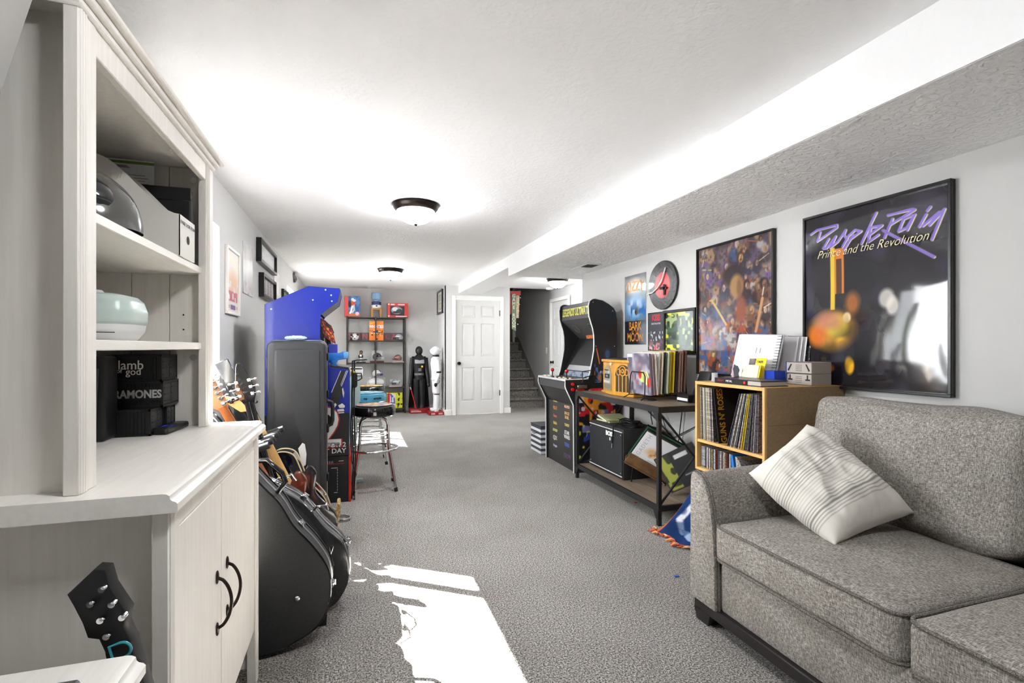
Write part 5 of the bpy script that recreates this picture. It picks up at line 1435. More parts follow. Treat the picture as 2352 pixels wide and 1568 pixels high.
T.part('marquee_top', M().prism([(2.16, 1.618), (2.30, 1.60), (2.30, 1.615), (2.17, 1.635)], 'y', Y0, Y1), KB, smooth=False)
MY = mat('marquee_yellow', (226, 222, 110), 0.3)
lettering(T, 'LEGENDS ULTIMATE', 0.105, (2.152, 4.65, 1.548), (0, -1, 0), (0.07, 0, 1), MY, bold=0.003, sx=0.66, shear=0.15)
T.part('marquee_line', M().box(2.1535, 2.156, Y0 + 0.01, Y1 - 0.02, 1.588, 1.593), MY, smooth=False)
T.part('top_sticker', M().obox((2.33, 4.62, 1.30), (0, 0.09, 0), (0.02, 0, 0.005), (0.004, 0, -0.016)), mat('sticker_orange', (236, 160, 60), 0.4, col2=(200, 90, 40), scale=50, lo=.5, hi=.54), smooth=False)
# game titles printed on the kick panel
titles = [('Aladdin', (206, 150, 100), 4.80, 0.700, .042), ('BURGER', (214, 196, 96), 4.80, 0.632, .034), ('FIX-IT', (214, 140, 70), 4.80, 0.555, .05), ('Rastan', (206, 86, 70), 4.80, 0.475, .042), ('Bubble', (214, 186, 70), 4.80, 0.40, .042), ('ZOOKEEP', (196, 206, 100), 4.80, 0.325, .034), ('QIX', (206, 196, 186), 4.80, 0.245, .06), ('Stargate', (176, 170, 206), 4.80, 0.165, .036),
          ('ATARI', (206, 206, 206), 4.50, 0.715, .03), ('CENTIPEDE', (190, 90, 80), 4.50, 0.668, .034), ('MILLIPEDE', (226, 170, 140), 4.50, 0.600, .034), ('SPACE', (226, 180, 110), 4.50, 0.535, .04), ('DUEL', (226, 180, 110), 4.50, 0.495, .04), ('TEMPEST', (206, 196, 100), 4.50, 0.42, .036), ('STAR', (226, 226, 226), 4.50, 0.345, .05), ('WARS', (226, 226, 226), 4.50, 0.302, .05), ('TETRIS', (80, 110, 206), 4.50, 0.225, .046), ('TRON', (110, 70, 120), 4.50, 0.115, .06)]
for s, c, y, z, sz in titles:
    lettering(T, s, sz, (1.9945, y, z), (0, -1, 0), (0, 0, 1), mat('title_%d_%d_%d' % c, c, 0.5), name='game_title', bold=0.0012, sx=0.82 if len(s) > 5 else 1.0)
# colourful side graphics, abstract patches
cv = Cv(70, 110, (22, 22, 24))
msk = lambda a, b: (lambda c: ((c.Y > a) & (c.Y < b)) * 1.0)(cv)
cv.fog(6, 41, (196, 30, 34), 1, .35, .5, msk(0, .38)).fog(7, 42, (226, 150, 40), 1, .55, .66, msk(0.05, .5)).fog(8, 43, (120, 110, 160), 1, .6, .7, msk(.3, .6)).fog(9, 44, (150, 200, 190), 1, .66, .74, msk(.5, .75)).fog(9, 45, (196, 200, 50), 1, .72, .78, msk(.55, 1)).fog(8, 46, (50, 70, 140), 1, .7, .78, msk(.6, 1)).fog(11, 47, (206, 190, 200), 1, .7, .76, msk(.02, .35))
T.part('side_art', print_mesh('side_art', cv, (1.99, 4.2825, 0.80), (0.42, 0, 0), (0, 0, -0.70)), PRINT)
cv = Cv(60, 60, (34, 34, 35))
cv.line([(.1, .05), (.24, .45)], .05, (226, 110, 50)).fog(7, 51, (80, 110, 170), .9, .6, .7, (lambda c: (c.Y > .45) * 1.0)(cv)).ell(.62, .2, .12, .13, (60, 90, 140), .8, .6).fog(9, 52, (206, 206, 210), 1, .72, .78, (lambda c: (c.Y > .55) * (c.X < .5) * 1.0)(cv)).fog(9, 53, (196, 120, 70), 1, .74, .8, (lambda c: (c.Y > .6) * 1.0)(cv))
T.part('side_art', print_mesh('side_art', cv, (2.185, 4.2822, 1.19), (0.225, 0, 0), (0, 0, -0.34)), PRINT)
for (x, z) in ((2.17, 1.62), (2.38, 1.54), (2.40, 1.2), (2.20, 1.2), (1.99, 0.1), (1.99, 0.5)):
    T.part('bolt', M().ell((x, 4.282, z), (0.005, 0.003, 0.005), 8, 6), STEEL)
T.part('cable_cage', M().tube([(2.05, 4.265, 0.90), (2.05, 4.265, 0.96), (2.14, 4.265, 0.97), (2.14, 4.265, 0.92), (2.20, 4.265, 0.86)], 0.005, 6).tube([(2.04, 4.25, 0.86), (2.05, 4.25, 0.90), (2.16, 4.25, 0.93), (2.20, 4.25, 0.88)], 0.005, 6), WIRE)
T.part('blaster', M().box(2.0, 2.10, 4.26, 4.28, 0.80, 0.83, 0.004), STEEL)

# striped fabric bin
T = Thing('storage_bin', 'navy and white striped fabric storage bin behind the arcade', 'storage bin', (2.10, 5.38, 0))
for k in range(10):
    z0 = 0.005 + k * 0.030
    T.part('stripe', M().box(1.965, 2.26, 5.14, 5.46, z0, z0 + 0.030), mat('bin_navy', (72, 76, 88), 0.8) if k % 2 else mat('bin_white', (228, 228, 230), 0.8), smooth=False)
T.part('lid_rim', M().box(1.96, 2.265, 5.135, 5.465, 0.305, 0.315), mat('bin_inner', (60, 62, 68), 0.8), smooth=False)
T.part('handle', M().tube([(1.962, 5.38, 0.225), (1.945, 5.37, 0.215), (1.945, 5.30, 0.215), (1.962, 5.29, 0.225)], 0.008, 8), mat('bin_handle', (150, 150, 150), 0.6))

# ================================================================== industrial console table
T = Thing('console_table', 'industrial console table with wood shelves and black metal frame', 'table', (2.22, 3.5, 0))
TW = mat('grey_oak', (142, 126, 108), 0.5, col2=(112, 98, 84), scale=3.5, detail=8, stretch=(9, 1, 9), lo=.3, hi=.7, bump=0.04)
FRM = mat('frame_black', (40, 39, 39), 0.45, metal=0.2)
for z0, z1 in ((0.765, 0.79), (0.108, 0.13)):
    for k in range(3):
        a = 1.945 + k * 0.184
        T.part('plank', M().box(a, a + 0.182, 2.868, 4.122, z0, z1, 0.0015), TW, smooth=False)
    for bb in ((1.925, 1.945, 2.862, 4.128), (2.497, 2.51, 2.862, 4.128), (1.93, 2.505, 2.848, 2.868), (1.93, 2.505, 4.122, 4.142)):
        T.part('rail', M().box(*bb, z0 - 0.014, z1 + 0.001), FRM, smooth=False)
for x in (1.935, 2.495):
    for y in (2.858, 4.132):
        lg = T.part('leg', M().box(x - 0.0135, x + 0.0135, y - 0.0135, y + 0.0135, 0.0, 0.79, 0.002), FRM, smooth=False)
        for z in (0.70, 0.045):
            s = 1 if y < 3.5 else -1
            T.part('gusset', M().prism([(y - s * 0.014, z + 0.055), (y + s * 0.05, z + 0.055), (y + s * 0.014, z), (y - s * 0.014, z)] if z > 0.5 else [(y - s * 0.014, z), (y + s * 0.014, z), (y + s * 0.05, z + 0.06), (y - s * 0.014, z + 0.06)], 'x', x - 0.016, x - 0.0125), FRM, lg, smooth=False)
for y in (2.858, 4.132):
    T.part('cross_brace', M().cyl((1.945, y, 0.745), (2.49, y, 0.14), 0.0085, n=8), FRM)
    T.part('cross_brace', M().cyl((1.945, y, 0.14), (2.49, y, 0.745), 0.0085, n=8), FRM)
T.part('back_brace', M().cyl((2.50, 2.87, 0.14), (2.50, 4.12, 0.745), 0.004, n=6), FRM)
T.part('back_brace', M().cyl((2.50, 2.87, 0.745), (2.50, 4.12, 0.14), 0.004, n=6), FRM)

# retro wooden radio
T = Thing('retro_radio', 'honey oak retro radio with cassette deck and arched grille', 'radio', (2.2, 3.70, 0.791))
OAK = mat('honey_oak', (214, 158, 62), 0.35, col2=(196, 138, 48), scale=4, detail=6, stretch=(8, 8, 1), coat=0.2)
plan = [(2.105, 3.955), (2.058, 3.70), (2.105, 3.445), (2.36, 3.445), (2.36, 3.955)]
T.part('cabinet', M().prism(plan, 'z', 0.805, 1.065), OAK, smooth=False)
def grow(pl, d):
    cx = sum(p[0] for p in pl) / len(pl); cy = sum(p[1] for p in pl) / len(pl)
    return [(p[0] + math.copysign(d, p[0] - cx), p[1] + math.copysign(d, p[1] - cy) if abs(p[1] - cy) > 0.01 else p[1]) for p in pl]
T.part('plinth', M().prism(grow(plan, 0.012), 'z', 0.791, 0.812, 0.004), OAK, smooth=False)
T.part('top_board', M().prism(grow(plan, 0.012), 'z', 1.062, 1.085, 0.004), OAK, smooth=False)
T.part('turntable_lid', M().box(2.13, 2.33, 3.50, 3.92, 1.085, 1.096, 0.003), BLACKP)
T.part('lid_knob', M().lathe([(0, 0), (0.018, 0), (0.018, 0.022), (0, 0.024)], (2.12, 3.50, 1.086), n=16), CHROME)
def face_frame(a, b):
    a, b = Vector((a[0], a[1], 0)), Vector((b[0], b[1], 0))
    r = (b - a).normalized()
    n = r.cross(Vector((0, 0, 1)))
    if n.x > 0: n = -n
    return a, r, n, (b - a).length
def arch(w0, w1, z0, z1, n=12):
    r = (w1 - w0) / 2
    return [(w0, z0), (w1, z0)] + [((w0 + w1) / 2 + r * math.cos(t), z1 - r + r * math.sin(t)) for t in [math.pi * i / n for i in range(n + 1)]]
def face_poly(T, fr, pts, d0, d1, name, m_, parent=None):
    a, r, n, L = fr
    mm = M()
    A = [mm.bm.verts.new(a + r * p[0] + n * d0 + Vector((0, 0, p[1]))) for p in pts]
    B = [mm.bm.verts.new(a + r * p[0] + n * d1 + Vector((0, 0, p[1]))) for p in pts]
    mm.bm.faces.new(A); mm.bm.faces.new(B[::-1])
    for i in range(len(pts)):
        mm.bm.faces.new((A[i], B[i], B[(i + 1) % len(pts)], A[(i + 1) % len(pts)]))
    return T.part(name, mm, m_, parent, smooth=False)
fl = face_frame(plan[0], plan[1]); fr_ = face_frame(plan[1], plan[2])
PUT = mat('putty_plastic', (150, 144, 120), 0.5)
p = face_poly(T, fl, arch(0.035, 0.228, 0.825, 1.035), 0.0, 0.006, 'faceplate', PUT)
face_poly(T, fl, [(0.07, 0.925), (0.19, 0.925), (0.19, 0.96), (0.07, 0.96)], 0.006, 0.009, 'cassette_door', mat('smoke_black', (44, 44, 44), 0.2), p)
face_poly(T, fl, [(0.10, 0.935), (0.16, 0.935), (0.16, 0.952), (0.10, 0.952)], 0.009, 0.0105, 'cassette_window', mat('cassette_grey', (120, 126, 136), 0.3), p)
face_poly(T, fl, [(0.05, 0.885), (0.21, 0.885), (0.21, 0.905), (0.05, 0.905)], 0.006, 0.012, 'key_row', mat('key_silver', (186, 186, 184), 0.4), p)
face_poly(T, fl, [(0.06, 0.99), (0.16, 0.99), (0.16, 0.998), (0.06, 0.998)], 0.006, 0.008, 'brand_strip', BLACKP, p)
face_poly(T, fl, [(0.05, 0.838), (0.21, 0.838), (0.21, 0.875), (0.05, 0.875)], 0.006, 0.008, 'cd_tray', mat('putty_dark', (126, 120, 98), 0.5), p)
face_poly(T, fl, [(0.175, 0.967), (0.205, 0.967), (0.205, 0.99), (0.175, 0.99)], 0.006, 0.016, 'tuning_knob', mat('key_silver', (186, 186, 184), 0.4), p)
gr = face_poly(T, fr_, arch(0.03, 0.228, 0.825, 1.045), -0.0, 0.003, 'grille_cloth', mat('grille_cloth', (76, 66, 52), 0.9, col2=(60, 52, 40), scale=200))
for k in range(5):
    w0 = 0.036 + k * 0.044
    face_poly(T, fr_, [(w0, 0.825), (w0 + 0.01, 0.825), (w0 + 0.01, 0.955), (w0, 0.955)], 0.003, 0.008, 'grille_bar', OAK, gr)
a_, r_, n_, L_ = fr_
for cx, cz, rr in ((0.129, 0.995, 0.038), (0.08, 0.985, 0.024), (0.178, 0.985, 0.024), (0.129, 0.995, 0.014)):
    T.part('grille_scroll', M().tube([a_ + r_ * (cx + rr * math.cos(t)) + n_ * 0.006 + Vector((0, 0, cz + rr * math.sin(t))) for t in [i * math.pi / 12 for i in range(24)]], 0.005, 6, closed=True), OAK, gr)
T.part('medallion', M().cyl(a_ + n_ * 0.0 + Vector((0, 0.02, 1.05)), a_ + n_ * 0.012 + Vector((0, 0.02, 1.05)), 0.012, n=14), mat('antique_cream', (226, 214, 180), 0.4))

# wire record rack with sleeves
T = Thing('record_rack', 'black wire record stand holding upright albums on the table', 'record stand', (2.25, 3.35, 0.791))
for y, o in ((3.44, 0), (3.22, 0)):
    pass
T.part('front_hoop', M().tube([(2.02, 3.46, 0.797), (2.06, 3.445, 0.82), (2.07, 3.44, 0.97), (2.07, 3.42, 1.0), (2.07, 3.26, 1.0), (2.07, 3.235, 0.97), (2.06, 3.225, 0.82), (2.02, 3.21, 0.797)], 0.005, 8), WIRE)
T.part('rear_hoop', M().tube([(2.44, 3.45, 0.797), (2.43, 3.44, 0.97), (2.43, 3.25, 0.97), (2.44, 3.235, 0.797)], 0.005, 8), WIRE)
for y in (3.43, 3.25):
    T.part('runner', M().tube([(2.06, y, 0.82), (2.43, y, 0.82)], 0.004, 7), WIRE)
T.part('foot_pad', M().lathe([(0, 0), (0.05, 0), (0.05, 0.008), (0, 0.008)], (2.12, 3.25, 0.791), n=20), BLACKP)
def lp(T, c, ex, ey, ez):
    T.part('sleeve', M().obox(c, ex, ey, ez, 0.001), None, smooth=False)
rc = [((150, 140, 152), 'grey violet album sleeve with red and yellow burst at the front'), ((226, 196, 206), 'pink edged album sleeve right behind the front one'), ((226, 216, 206), 'cream album sleeve in wire stand'), ((236, 234, 228), 'white album sleeve in wire stand'), ((216, 200, 180), 'tan album sleeve in wire stand'), ((60, 84, 70), 'dark green album sleeve in wire stand'), ((206, 212, 190), 'pale sage album sleeve in wire stand'),
      ((230, 208, 50), 'bright yellow album sleeve, front one of the two yellow'), ((214, 190, 40), 'mustard yellow album sleeve, rear one of the two yellow'), ((60, 54, 50), 'charcoal album sleeve in wire stand'), ((150, 120, 110), 'dusty pink brown album sleeve in wire stand'), ((206, 170, 150), 'peach album sleeve near the rear of stand'), ((110, 84, 70), 'brown album sleeve at the rear of stand')]
for k, (c, lb) in enumerate(rc):
    x = 2.095 + k * 0.0255
    z0 = 0.829 + 0.002 * k
    tl_ = -0.010 if k < 3 else 0.008
    o = solo('record_sleeve', M().obox((x, 3.355 + 0.008 * (k % 2), z0 + 0.157), (0.004 + 0.002 * (k % 3 == 0), 0, 0), (0, 0.157, 0), (tl_, 0, 0.157), 0.001), mat('sleeve_%d' % k, c, 0.4, coat=0.1), lb, 'record', (x, 3.355, z0), group='albums in the wire stand', smooth=False)
    if k == 0:
        cv = Cv(90, 90, (140, 134, 150)); cv.fog(4, 61, (90, 84, 100), 1, .35, .75).fog(6, 62, (176, 170, 184), .8, .5, .8)
        cv.ell(.52, .32, .14, .16, (120, 86, 96), .5, .8).line([(.02, .42), (.3, .62), (.48, .75)], .03, (200, 90, 96), .8).ell(.66, .56, .16, .14, (230, 214, 120), 1, .3).ell(.82, .6, .12, .16, (226, 214, 140), 1, .3).ell(.56, .52, .07, .1, (206, 50, 44), 1, .3).ell(.93, .7, .07, .12, (206, 50, 44), 1, .3).ell(.74, .62, .06, .1, (120, 170, 120), .8, .5).rect(.02, .02, .26, .1, (226, 226, 230), .9)
        cm = print_mesh('cover_art', cv, (x - 0.0062 - 0.0101, 3.355 + 0.157, z0 + 0.314), (0, -0.314, 0), (0.020, 0, -0.314))
        me = cm; me.transform(Matrix.Translation((-x, -3.355, -z0))); me.materials.append(GLOSSP)
        ca = bpy.data.objects.new('cover_art', me); COL.objects.link(ca); ca.parent = o

# small things at the right end of the table
T = Thing('picture_frame_back', 'black slanted picture easel standing at the table end', 'picture frame', (2.33, 2.97, 0.791))
T.part('panel', M().obox((2.36, 2.965, 0.905), (0.012, 0, 0.0), (0, 0.06, 0), (0.03, -0.02, 0.112), 0.002), BLACKP)
T.part('strut', M().obox((2.335, 2.975, 0.86), (0.004, 0, 0.0), (0, 0.02, 0), (0.025, -0.015, 0.07), 0.001), BLACKM)
T = Thing('card_deck_box', 'black box with white lettered band at the table end', 'box', (2.30, 3.06, 0.791))
T.part('carton', M().box(2.27, 2.34, 3.0, 3.125, 0.791, 0.845, 0.003), BLACKP, smooth=False)
T.part('band', M().box(2.268, 2.2705, 3.003, 3.122, 0.803, 0.822), PAPER, smooth=False)

# guitar amplifier on the lower shelf
T = Thing('guitar_amplifier', 'black guitar amplifier lettered boss on the lower shelf', 'amplifier', (2.2, 3.78, 0.131))
AY0, AY1, AZ0, AZ1 = 3.49, 4.075, 0.131, 0.535
T.part('cabinet', M().box(2.035, 2.36, AY0, AY1, AZ0, AZ1, 0.008, 2), CASEM)
T.part('grille', M().box(2.028, 2.036, AY0 + 0.012, AY1 - 0.012, AZ0 + 0.03, AZ1 - 0.03), mat('grille_black', (44, 45, 47), 0.8, col2=(32, 33, 35), scale=400), smooth=False)
for z in (AZ0 + 0.024, AZ1 - 0.026):
    T.part('piping', M().cyl((2.028, AY0 + 0.01, z), (2.028, AY1 - 0.01, z), 0.0045, n=8), mat('white_piping', (206, 206, 204), 0.4))
lettering(T, 'BOSS', 0.05, (2.0265, 3.70, 0.468), (0, -1, 0), (0, 0, 1), PAPER, bold=0.0025, sx=1.1)
T.part('badge', M().box(2.026, 2.0285, 3.685, 3.70, 0.415, 0.44), PAPER, smooth=False)
for y in (AY0 + 0.03, AY1 - 0.03):
    for z in (AZ0 + 0.05, AZ1 - 0.05):
        T.part('screw', M().ell((2.027, y, z), (0.002, 0.005, 0.005), 8, 6), STEEL)
T.part('strap_handle', M().tube([(2.2, 3.66, 0.535), (2.2, 3.68, 0.556), (2.2, 3.88, 0.556), (2.2, 3.90, 0.535)], 0.009, 8), BLACKP)
T = Thing('cable_coil', 'coiled black instrument cable with silver plug on the amplifier', 'cable', (2.17, 3.58, 0.537))
for k in range(5):
    rr = 0.075 + 0.012 * (k % 3)
    T.part('loop', M().tube([(2.18 + rr * 0.8 * math.cos(t), 3.60 + rr * 1.25 * math.sin(t) + 0.01 * k, 0.545 + 0.008 * k + 0.006 * math.sin(3 * t + k)) for t in [i * math.pi / 12 for i in range(24)]], 0.0048, 7, closed=True), WIRE)
T.part('tail', M().tube([(2.12, 3.60, 0.56), (2.06, 3.62, 0.56), (2.022, 3.628, 0.535), (2.018, 3.632, 0.47), (2.018, 3.64, 0.40)], 0.0048, 7), WIRE)
T.part('plug', M().cyl((2.018, 3.64, 0.402), (2.018, 3.645, 0.362), 0.005, n=10), CHROME)
GB = mat('olive_book', (150, 150, 56), 0.45, col2=(120, 122, 40), scale=6)
for k, (z, rz, lb) in enumerate(((0.536, 0.05, 'lower olive green booklet lying on the amplifier'), (0.556, -0.12, 'upper pale green booklet tilted on the amplifier'))):
    T = Thing('booklet', lb, 'booklet', (2.19, 3.93, z), rot=(0.12 * k, 0.0, rz), group='green booklets on the amplifier', local=True)
    T.part('pages', M().box(-0.105, 0.105, -0.105, 0.105, 0.003, 0.013), PAPER, smooth=False)
    T.part('cover', M().box(-0.11, 0.108, -0.11, 0.11, 0, 0.003).box(-0.11, 0.108, -0.11, 0.11, 0.013, 0.016), GB if k == 0 else mat('pale_green_book', (206, 212, 160), 0.45), smooth=False)
T = Thing('loose_cables', 'thin black cables hanging behind the console table', 'cable', (2.46, 3.6, 0.131))
for k, pts in enumerate(([(2.48, 3.80, 0.74), (2.40, 3.66, 0.60), (2.34, 3.55, 0.555)], [(2.49, 3.35, 0.74), (2.485, 3.38, 0.55), (2.48, 3.40, 0.40)], [(2.47, 3.70, 0.74), (2.46, 3.6, 0.63), (2.44, 3.5, 0.50), (2.46, 3.45, 0.30), (2.47, 3.5, 0.14)])):
    T.part('cord', M().tube(pts, 0.004, 6), WIRE)

# ------------------------------------------------------------------ albums in a folded wooden crate on the lower shelf
A_ = Vector((2.032, 3.432, 0.310)); B_ = Vector((2.282, 3.319, 0.160)); D_ = Vector((2.102, 3.250, 0.557))
e1 = (B_ - A_).normalized(); e2 = (D_ - A_); e2 = (e2 - e1 * e2.dot(e1)).normalized(); e3 = e1.cross(e2)
if e3.y > 0: e3 = -e3          # towards the viewer
def album(off, material, label, shift=(0, 0)):
    c = A_ + e1 * (0.157 + shift[0]) + e2 * (0.157 + shift[1]) - e3 * off
    o = solo('record_sleeve', M().obox(c, e1 * 0.157, e2 * 0.157, e3 * 0.003, 0.0008), material, label, 'record', tuple(c), group='albums in the wooden crate', smooth=False)
    return o, c
o, c = album(0.0, mat('album_white', (232, 231, 234), 0.4), 'white album lettered megadeth leaning in the wooden crate')
cv = Cv(100, 100, (234, 233, 236)); cv.ell(.42, .47, .16, .12, (226, 176, 110), .8, .9).fog(9, 71, (196, 130, 80), 1, .62, .7, (lambda c_: np.exp(-(((c_.X - .42) / .13) ** 2 + ((c_.Y - .5) / .11) ** 2)))(cv)).ell(.52, .38, .07, .08, (110, 116, 140), .8, .6).fog(8, 72, (110, 120, 186), 1, .55, .68, (lambda c_: np.exp(-(((c_.X - .85) / .14) ** 2 + ((c_.Y - .55) / .2) ** 2)))(cv))
for k in range(8):
    cv.rect(.42 - .02 * (k % 3), .70 + k * .025, .78, .707 + k * .025, (150, 150, 156))
tl = c + e3 * 0.0036 - e1 * 0.155 + e2 * 0.155
me = print_mesh('cover_art', cv, tl, e1 * 0.31, -e2 * 0.31)
me.transform(Matrix.Translation(-c)); me.materials.append(GLOSSP)
ca = bpy.data.objects.new('cover_art', me); COL.objects.link(ca); ca.parent = o
tm = text_mesh('MEGADETH', 0.045, bold=0.0, spacing=1.25)
mt = Matrix(((e2.x, -e1.x, e3.x, 0), (e2.y, -e1.y, e3.y, 0), (e2.z, -e1.z, e3.z, 0), (0, 0, 0, 1)))
tm.transform(Matrix.Translation(e3 * 0.0042 - e1 * 0.115 + e2 * 0.005) @ mt)
tm.materials.append(mat('print_grey3', (176, 176, 182), 0.5))
la = bpy.data.objects.new('lettering', tm); COL.objects.link(la); la.parent = o
for k, (cc, lb) in enumerate((((70, 74, 60), 'dark olive album just behind the white megadeth one'), ((40, 40, 42), 'black album second behind the megadeth one'), ((60, 110, 80), 'green edged album third behind the megadeth one'), ((26, 26, 28), 'black album at the back of wooden crate'))):
    album(0.016 + k * 0.014, mat('crate_sleeve_%d' % k, cc, 0.35, coat=0.2), lb, (-0.004 * k, 0.004 + 0.006 * k))
T = Thing('record_crate', 'folded walnut record crate with black feet on lower shelf', 'record crate', (2.2, 3.25, 0.131))
CW = mat('walnut_ply', (124, 92, 62), 0.5, col2=(100, 72, 46), scale=4, stretch=(1, 8, 8), detail=6)
cc = A_ + e1 * 0.157 - e2 * 0.010 - e3 * 0.03
T.part('front_board', M().obox(A_ + e1 * 0.165 + e2 * 0.03 + e3 * 0.014, e1 * 0.175, e2 * 0.05, e3 * 0.006, 0.001), CW, smooth=False)
T.part('bottom_board', M().obox(A_ + e1 * 0.165 - e2 * 0.012 - e3 * 0.03, e1 * 0.175, e2 * 0.006, e3 * 0.06, 0.001), CW, smooth=False)
fp = A_ + e1 * 0.06 + e2 * 0.0
T.part('foot', M().tube([fp, (fp.x - 0.01, fp.y + 0.02, 0.136)], 0.007, 8), BLACKM)
T.part('foot', M().tube([A_ + e1 * 0.26, (2.26, 3.26, 0.136)], 0.007, 8), BLACKM)
# boxed sets leaning at the right of the crate
T = Thing('box_set', 'black boxed album set with yellow picture at the crate end', 'record box', (2.2, 3.02, 0.131))
f1 = Vector((0.62, -0.60, 0.5)).normalized(); f2 = Vector((0.55, 0.80, 0.28)); f2 = Vector((0.28, -0.32, -0.9)); f2 = (f2 - f1 * f2.dot(f1)).normalized(); f3 = f1.cross(f2)
bc = Vector((2.22, 3.0, 0.335))
T.part('carton', M().obox(bc, f1 * 0.15, f2 * 0.13, f3 * 0.02, 0.002), BLACKP, smooth=False)
sg = 1 if f3.dot(Vector((-0.6, -0.8, 0))) > 0 else -1
tlp = bc + f3 * sg * 0.0206 - f1 * 0.145 - f2 * 0.125
cv = Cv(50, 44, (30, 30, 32)); cv.rect(.02, .02, .34, .98, (150, 154, 62)).fog(6, 81, (40, 44, 20), 1, .55, .62, (lambda c_: (c_.X < .34) * 1.0)(cv)).rect(.45, .1, .8, .22, (190, 190, 190)).rect(.5, .7, .8, .74, (150, 150, 150))
T.part('cover_art', print_mesh('cover_art', cv, tlp, f1 * 0.29, f2 * 0.25), PRINT)
for k, (x, y, c) in enumerate(((2.046, 3.327, (150, 40, 36)), (2.129, 3.664, (230, 230, 232)), (1.59, 2.196, (70, 110, 190)))):
    solo('scrap', M().prism([(x - 0.012, y - 0.006), (x + 0.012, y - 0.01), (x + 0.014, y + 0.006), (x - 0.008, y + 0.01)], 'z', 0.002, 0.006), mat('scrap_%d' % k, c, 0.6), ('small red scrap', 'small white paper scrap', 'tiny blue scrap')[k] + (' on the carpet before the table', ' on the carpet under the table', ' on the carpet before the sofa')[k], 'scrap', (x, y, 0.002), group='scraps on the carpet')
# ================================================================== record bookcase
BX0, BX1, BY0, BY1, BZ0, BZ1 = 1.97, 2.50, 2.0, 2.535, 0.455, 0.985
PLY = mat('birch_edge', (226, 184, 118), 0.45, col2=(214, 168, 100), scale=5, stretch=(1, 1, 1))
FIB = mat('brown_fibreboard', (158, 132, 98), 0.7, col2=(146, 120, 88), scale=90, detail=5)
T = Thing('record_bookcase', 'pale wood bookcase with brown fibreboard side full of records', 'bookcase', (2.23, 2.27, BZ0))
T.part('side_panel', M().box(BX0, BX1, BY1 - 0.016, BY1, BZ0, BZ1 - 0.018, 0.001), PLY, smooth=False)
T.part('side_panel', M().box(BX0, BX1, BY0, BY0 + 0.016, BZ0, BZ1, 0.001), PLY, smooth=False)
T.part('side_cladding', M().box(BX0 + 0.012, BX1, BY0 - 0.0035, BY0, BZ0, BZ1 - 0.002), FIB, smooth=False)
for z in (0.79, 0.60):
    T.part('cladding_crease', M().box(BX0 + 0.02, BX1 - 0.05, BY0 - 0.0042, BY0 - 0.003, z, z + 0.0018), mat('crease_brown', (120, 96, 68), 0.8), smooth=False)
T.part('top', M().box(BX0, BX1, BY0 + 0.016, BY1, BZ1 - 0.018, BZ1, 0.001), PLY, smooth=False)
T.part('shelf', M().box(BX0 + 0.004, BX1, BY0 + 0.016, BY1 - 0.016, 0.622, 0.638, 0.001), PLY, smooth=False)
T.part('bottom', M().box(BX0, BX1, BY0 + 0.016, BY1 - 0.016, BZ0, BZ0 + 0.016, 0.001), PLY, smooth=False)
T.part('back', M().box(BX1 - 0.004, BX1, BY0 + 0.016, BY1 - 0.016, BZ0, BZ1 - 0.018), mat('back_dark', (70, 60, 50), 0.8), smooth=False)
solo('storage_cube', M().box(2.03, 2.47, 2.02, 2.515, 0.0, 0.452, 0.006), mat('navy_cloth', (50, 60, 96), 0.8), 'navy cloth cube holding up the record bookcase', 'storage cube', (2.25, 2.27, 0))

LPM = [mat('spine_%d' % i, c, 0.5, col2=c2, scale=60, stretch=(1, 1, 3), lo=.45, hi=.6) for i, (c, c2) in enumerate((((226, 222, 214), (190, 184, 174)), ((206, 200, 190), (150, 140, 128)), ((190, 184, 178), (120, 112, 106)), ((214, 206, 186), (160, 150, 120)), ((90, 88, 92), (50, 48, 52)), ((60, 58, 64), (120, 110, 116)), ((150, 160, 140), (206, 206, 196)), ((170, 150, 160), (110, 90, 100)), ((120, 110, 90), (190, 180, 160)), ((216, 196, 60), (190, 160, 30)), ((40, 40, 44), (90, 86, 84)), ((100, 106, 130), (60, 60, 80))))]
rnd = random.Random(3)
ORD = ('first second third fourth fifth sixth seventh eighth ninth tenth eleventh twelfth thirteenth fourteenth fifteenth sixteenth seventeenth eighteenth nineteenth twentieth '
       'twenty-first twenty-second twenty-third twenty-fourth').split()
def leaning(T_or_none, x0, dx, y, zb, hgt, th, lean, material, name, label, cat, group):
    """upright sleeve of thickness th along y, leaning along y by lean over its height"""
    c = Vector((x0 + dx / 2, y + lean / 2, zb + hgt / 2))
    return solo(name, M().obox(c, (dx / 2, 0, 0), (0, th / 2, 0), (0, lean / 2, hgt / 2), 0.0006), material, label, cat, (c.x, y, zb), group=group, smooth=False)
y = 2.512
for k in range(20):
    th = rnd.choice((0.0042, 0.005, 0.006))
    y -= th / 2
    leaning(None, 1.985 + rnd.uniform(0, 0.012), 0.312, y - 0.012 * k / 20, 0.6385, 0.31, th * 0.9, 0.012 * k / 20 + 0.006, LPM[rnd.choice((0, 0, 1, 1, 2, 2, 3, 6, 8, 4, 7))], 'record', ORD[k] + ' record from the left in the upright left row of the bookcase', 'record', 'left row of records in the bookcase')
    y -= th / 2 + 0.0004
yg = 2.352
T = Thing('record', 'black album with gold guns n roses lettering, cover showing', 'record', (2.14, yg, 0.6385), group='showpiece album')
dy = 0.045
cgn = Vector((2.143, yg + dy / 2, 0.6385 + 0.155))
T.part('sleeve', M().obox(cgn, (0.155, 0, 0), (0, 0.003, 0), (0, dy / 2, 0.155), 0.0006), mat('album_black', (38, 32, 28), 0.4), smooth=False)
GOLD = mat('gold_print', (206, 146, 50), 0.45)
upv = Vector((0, dy, 0.31)).normalized()
nv = Vector((1, 0, 0)).cross(upv); nv = nv if nv.y < 0 else -nv
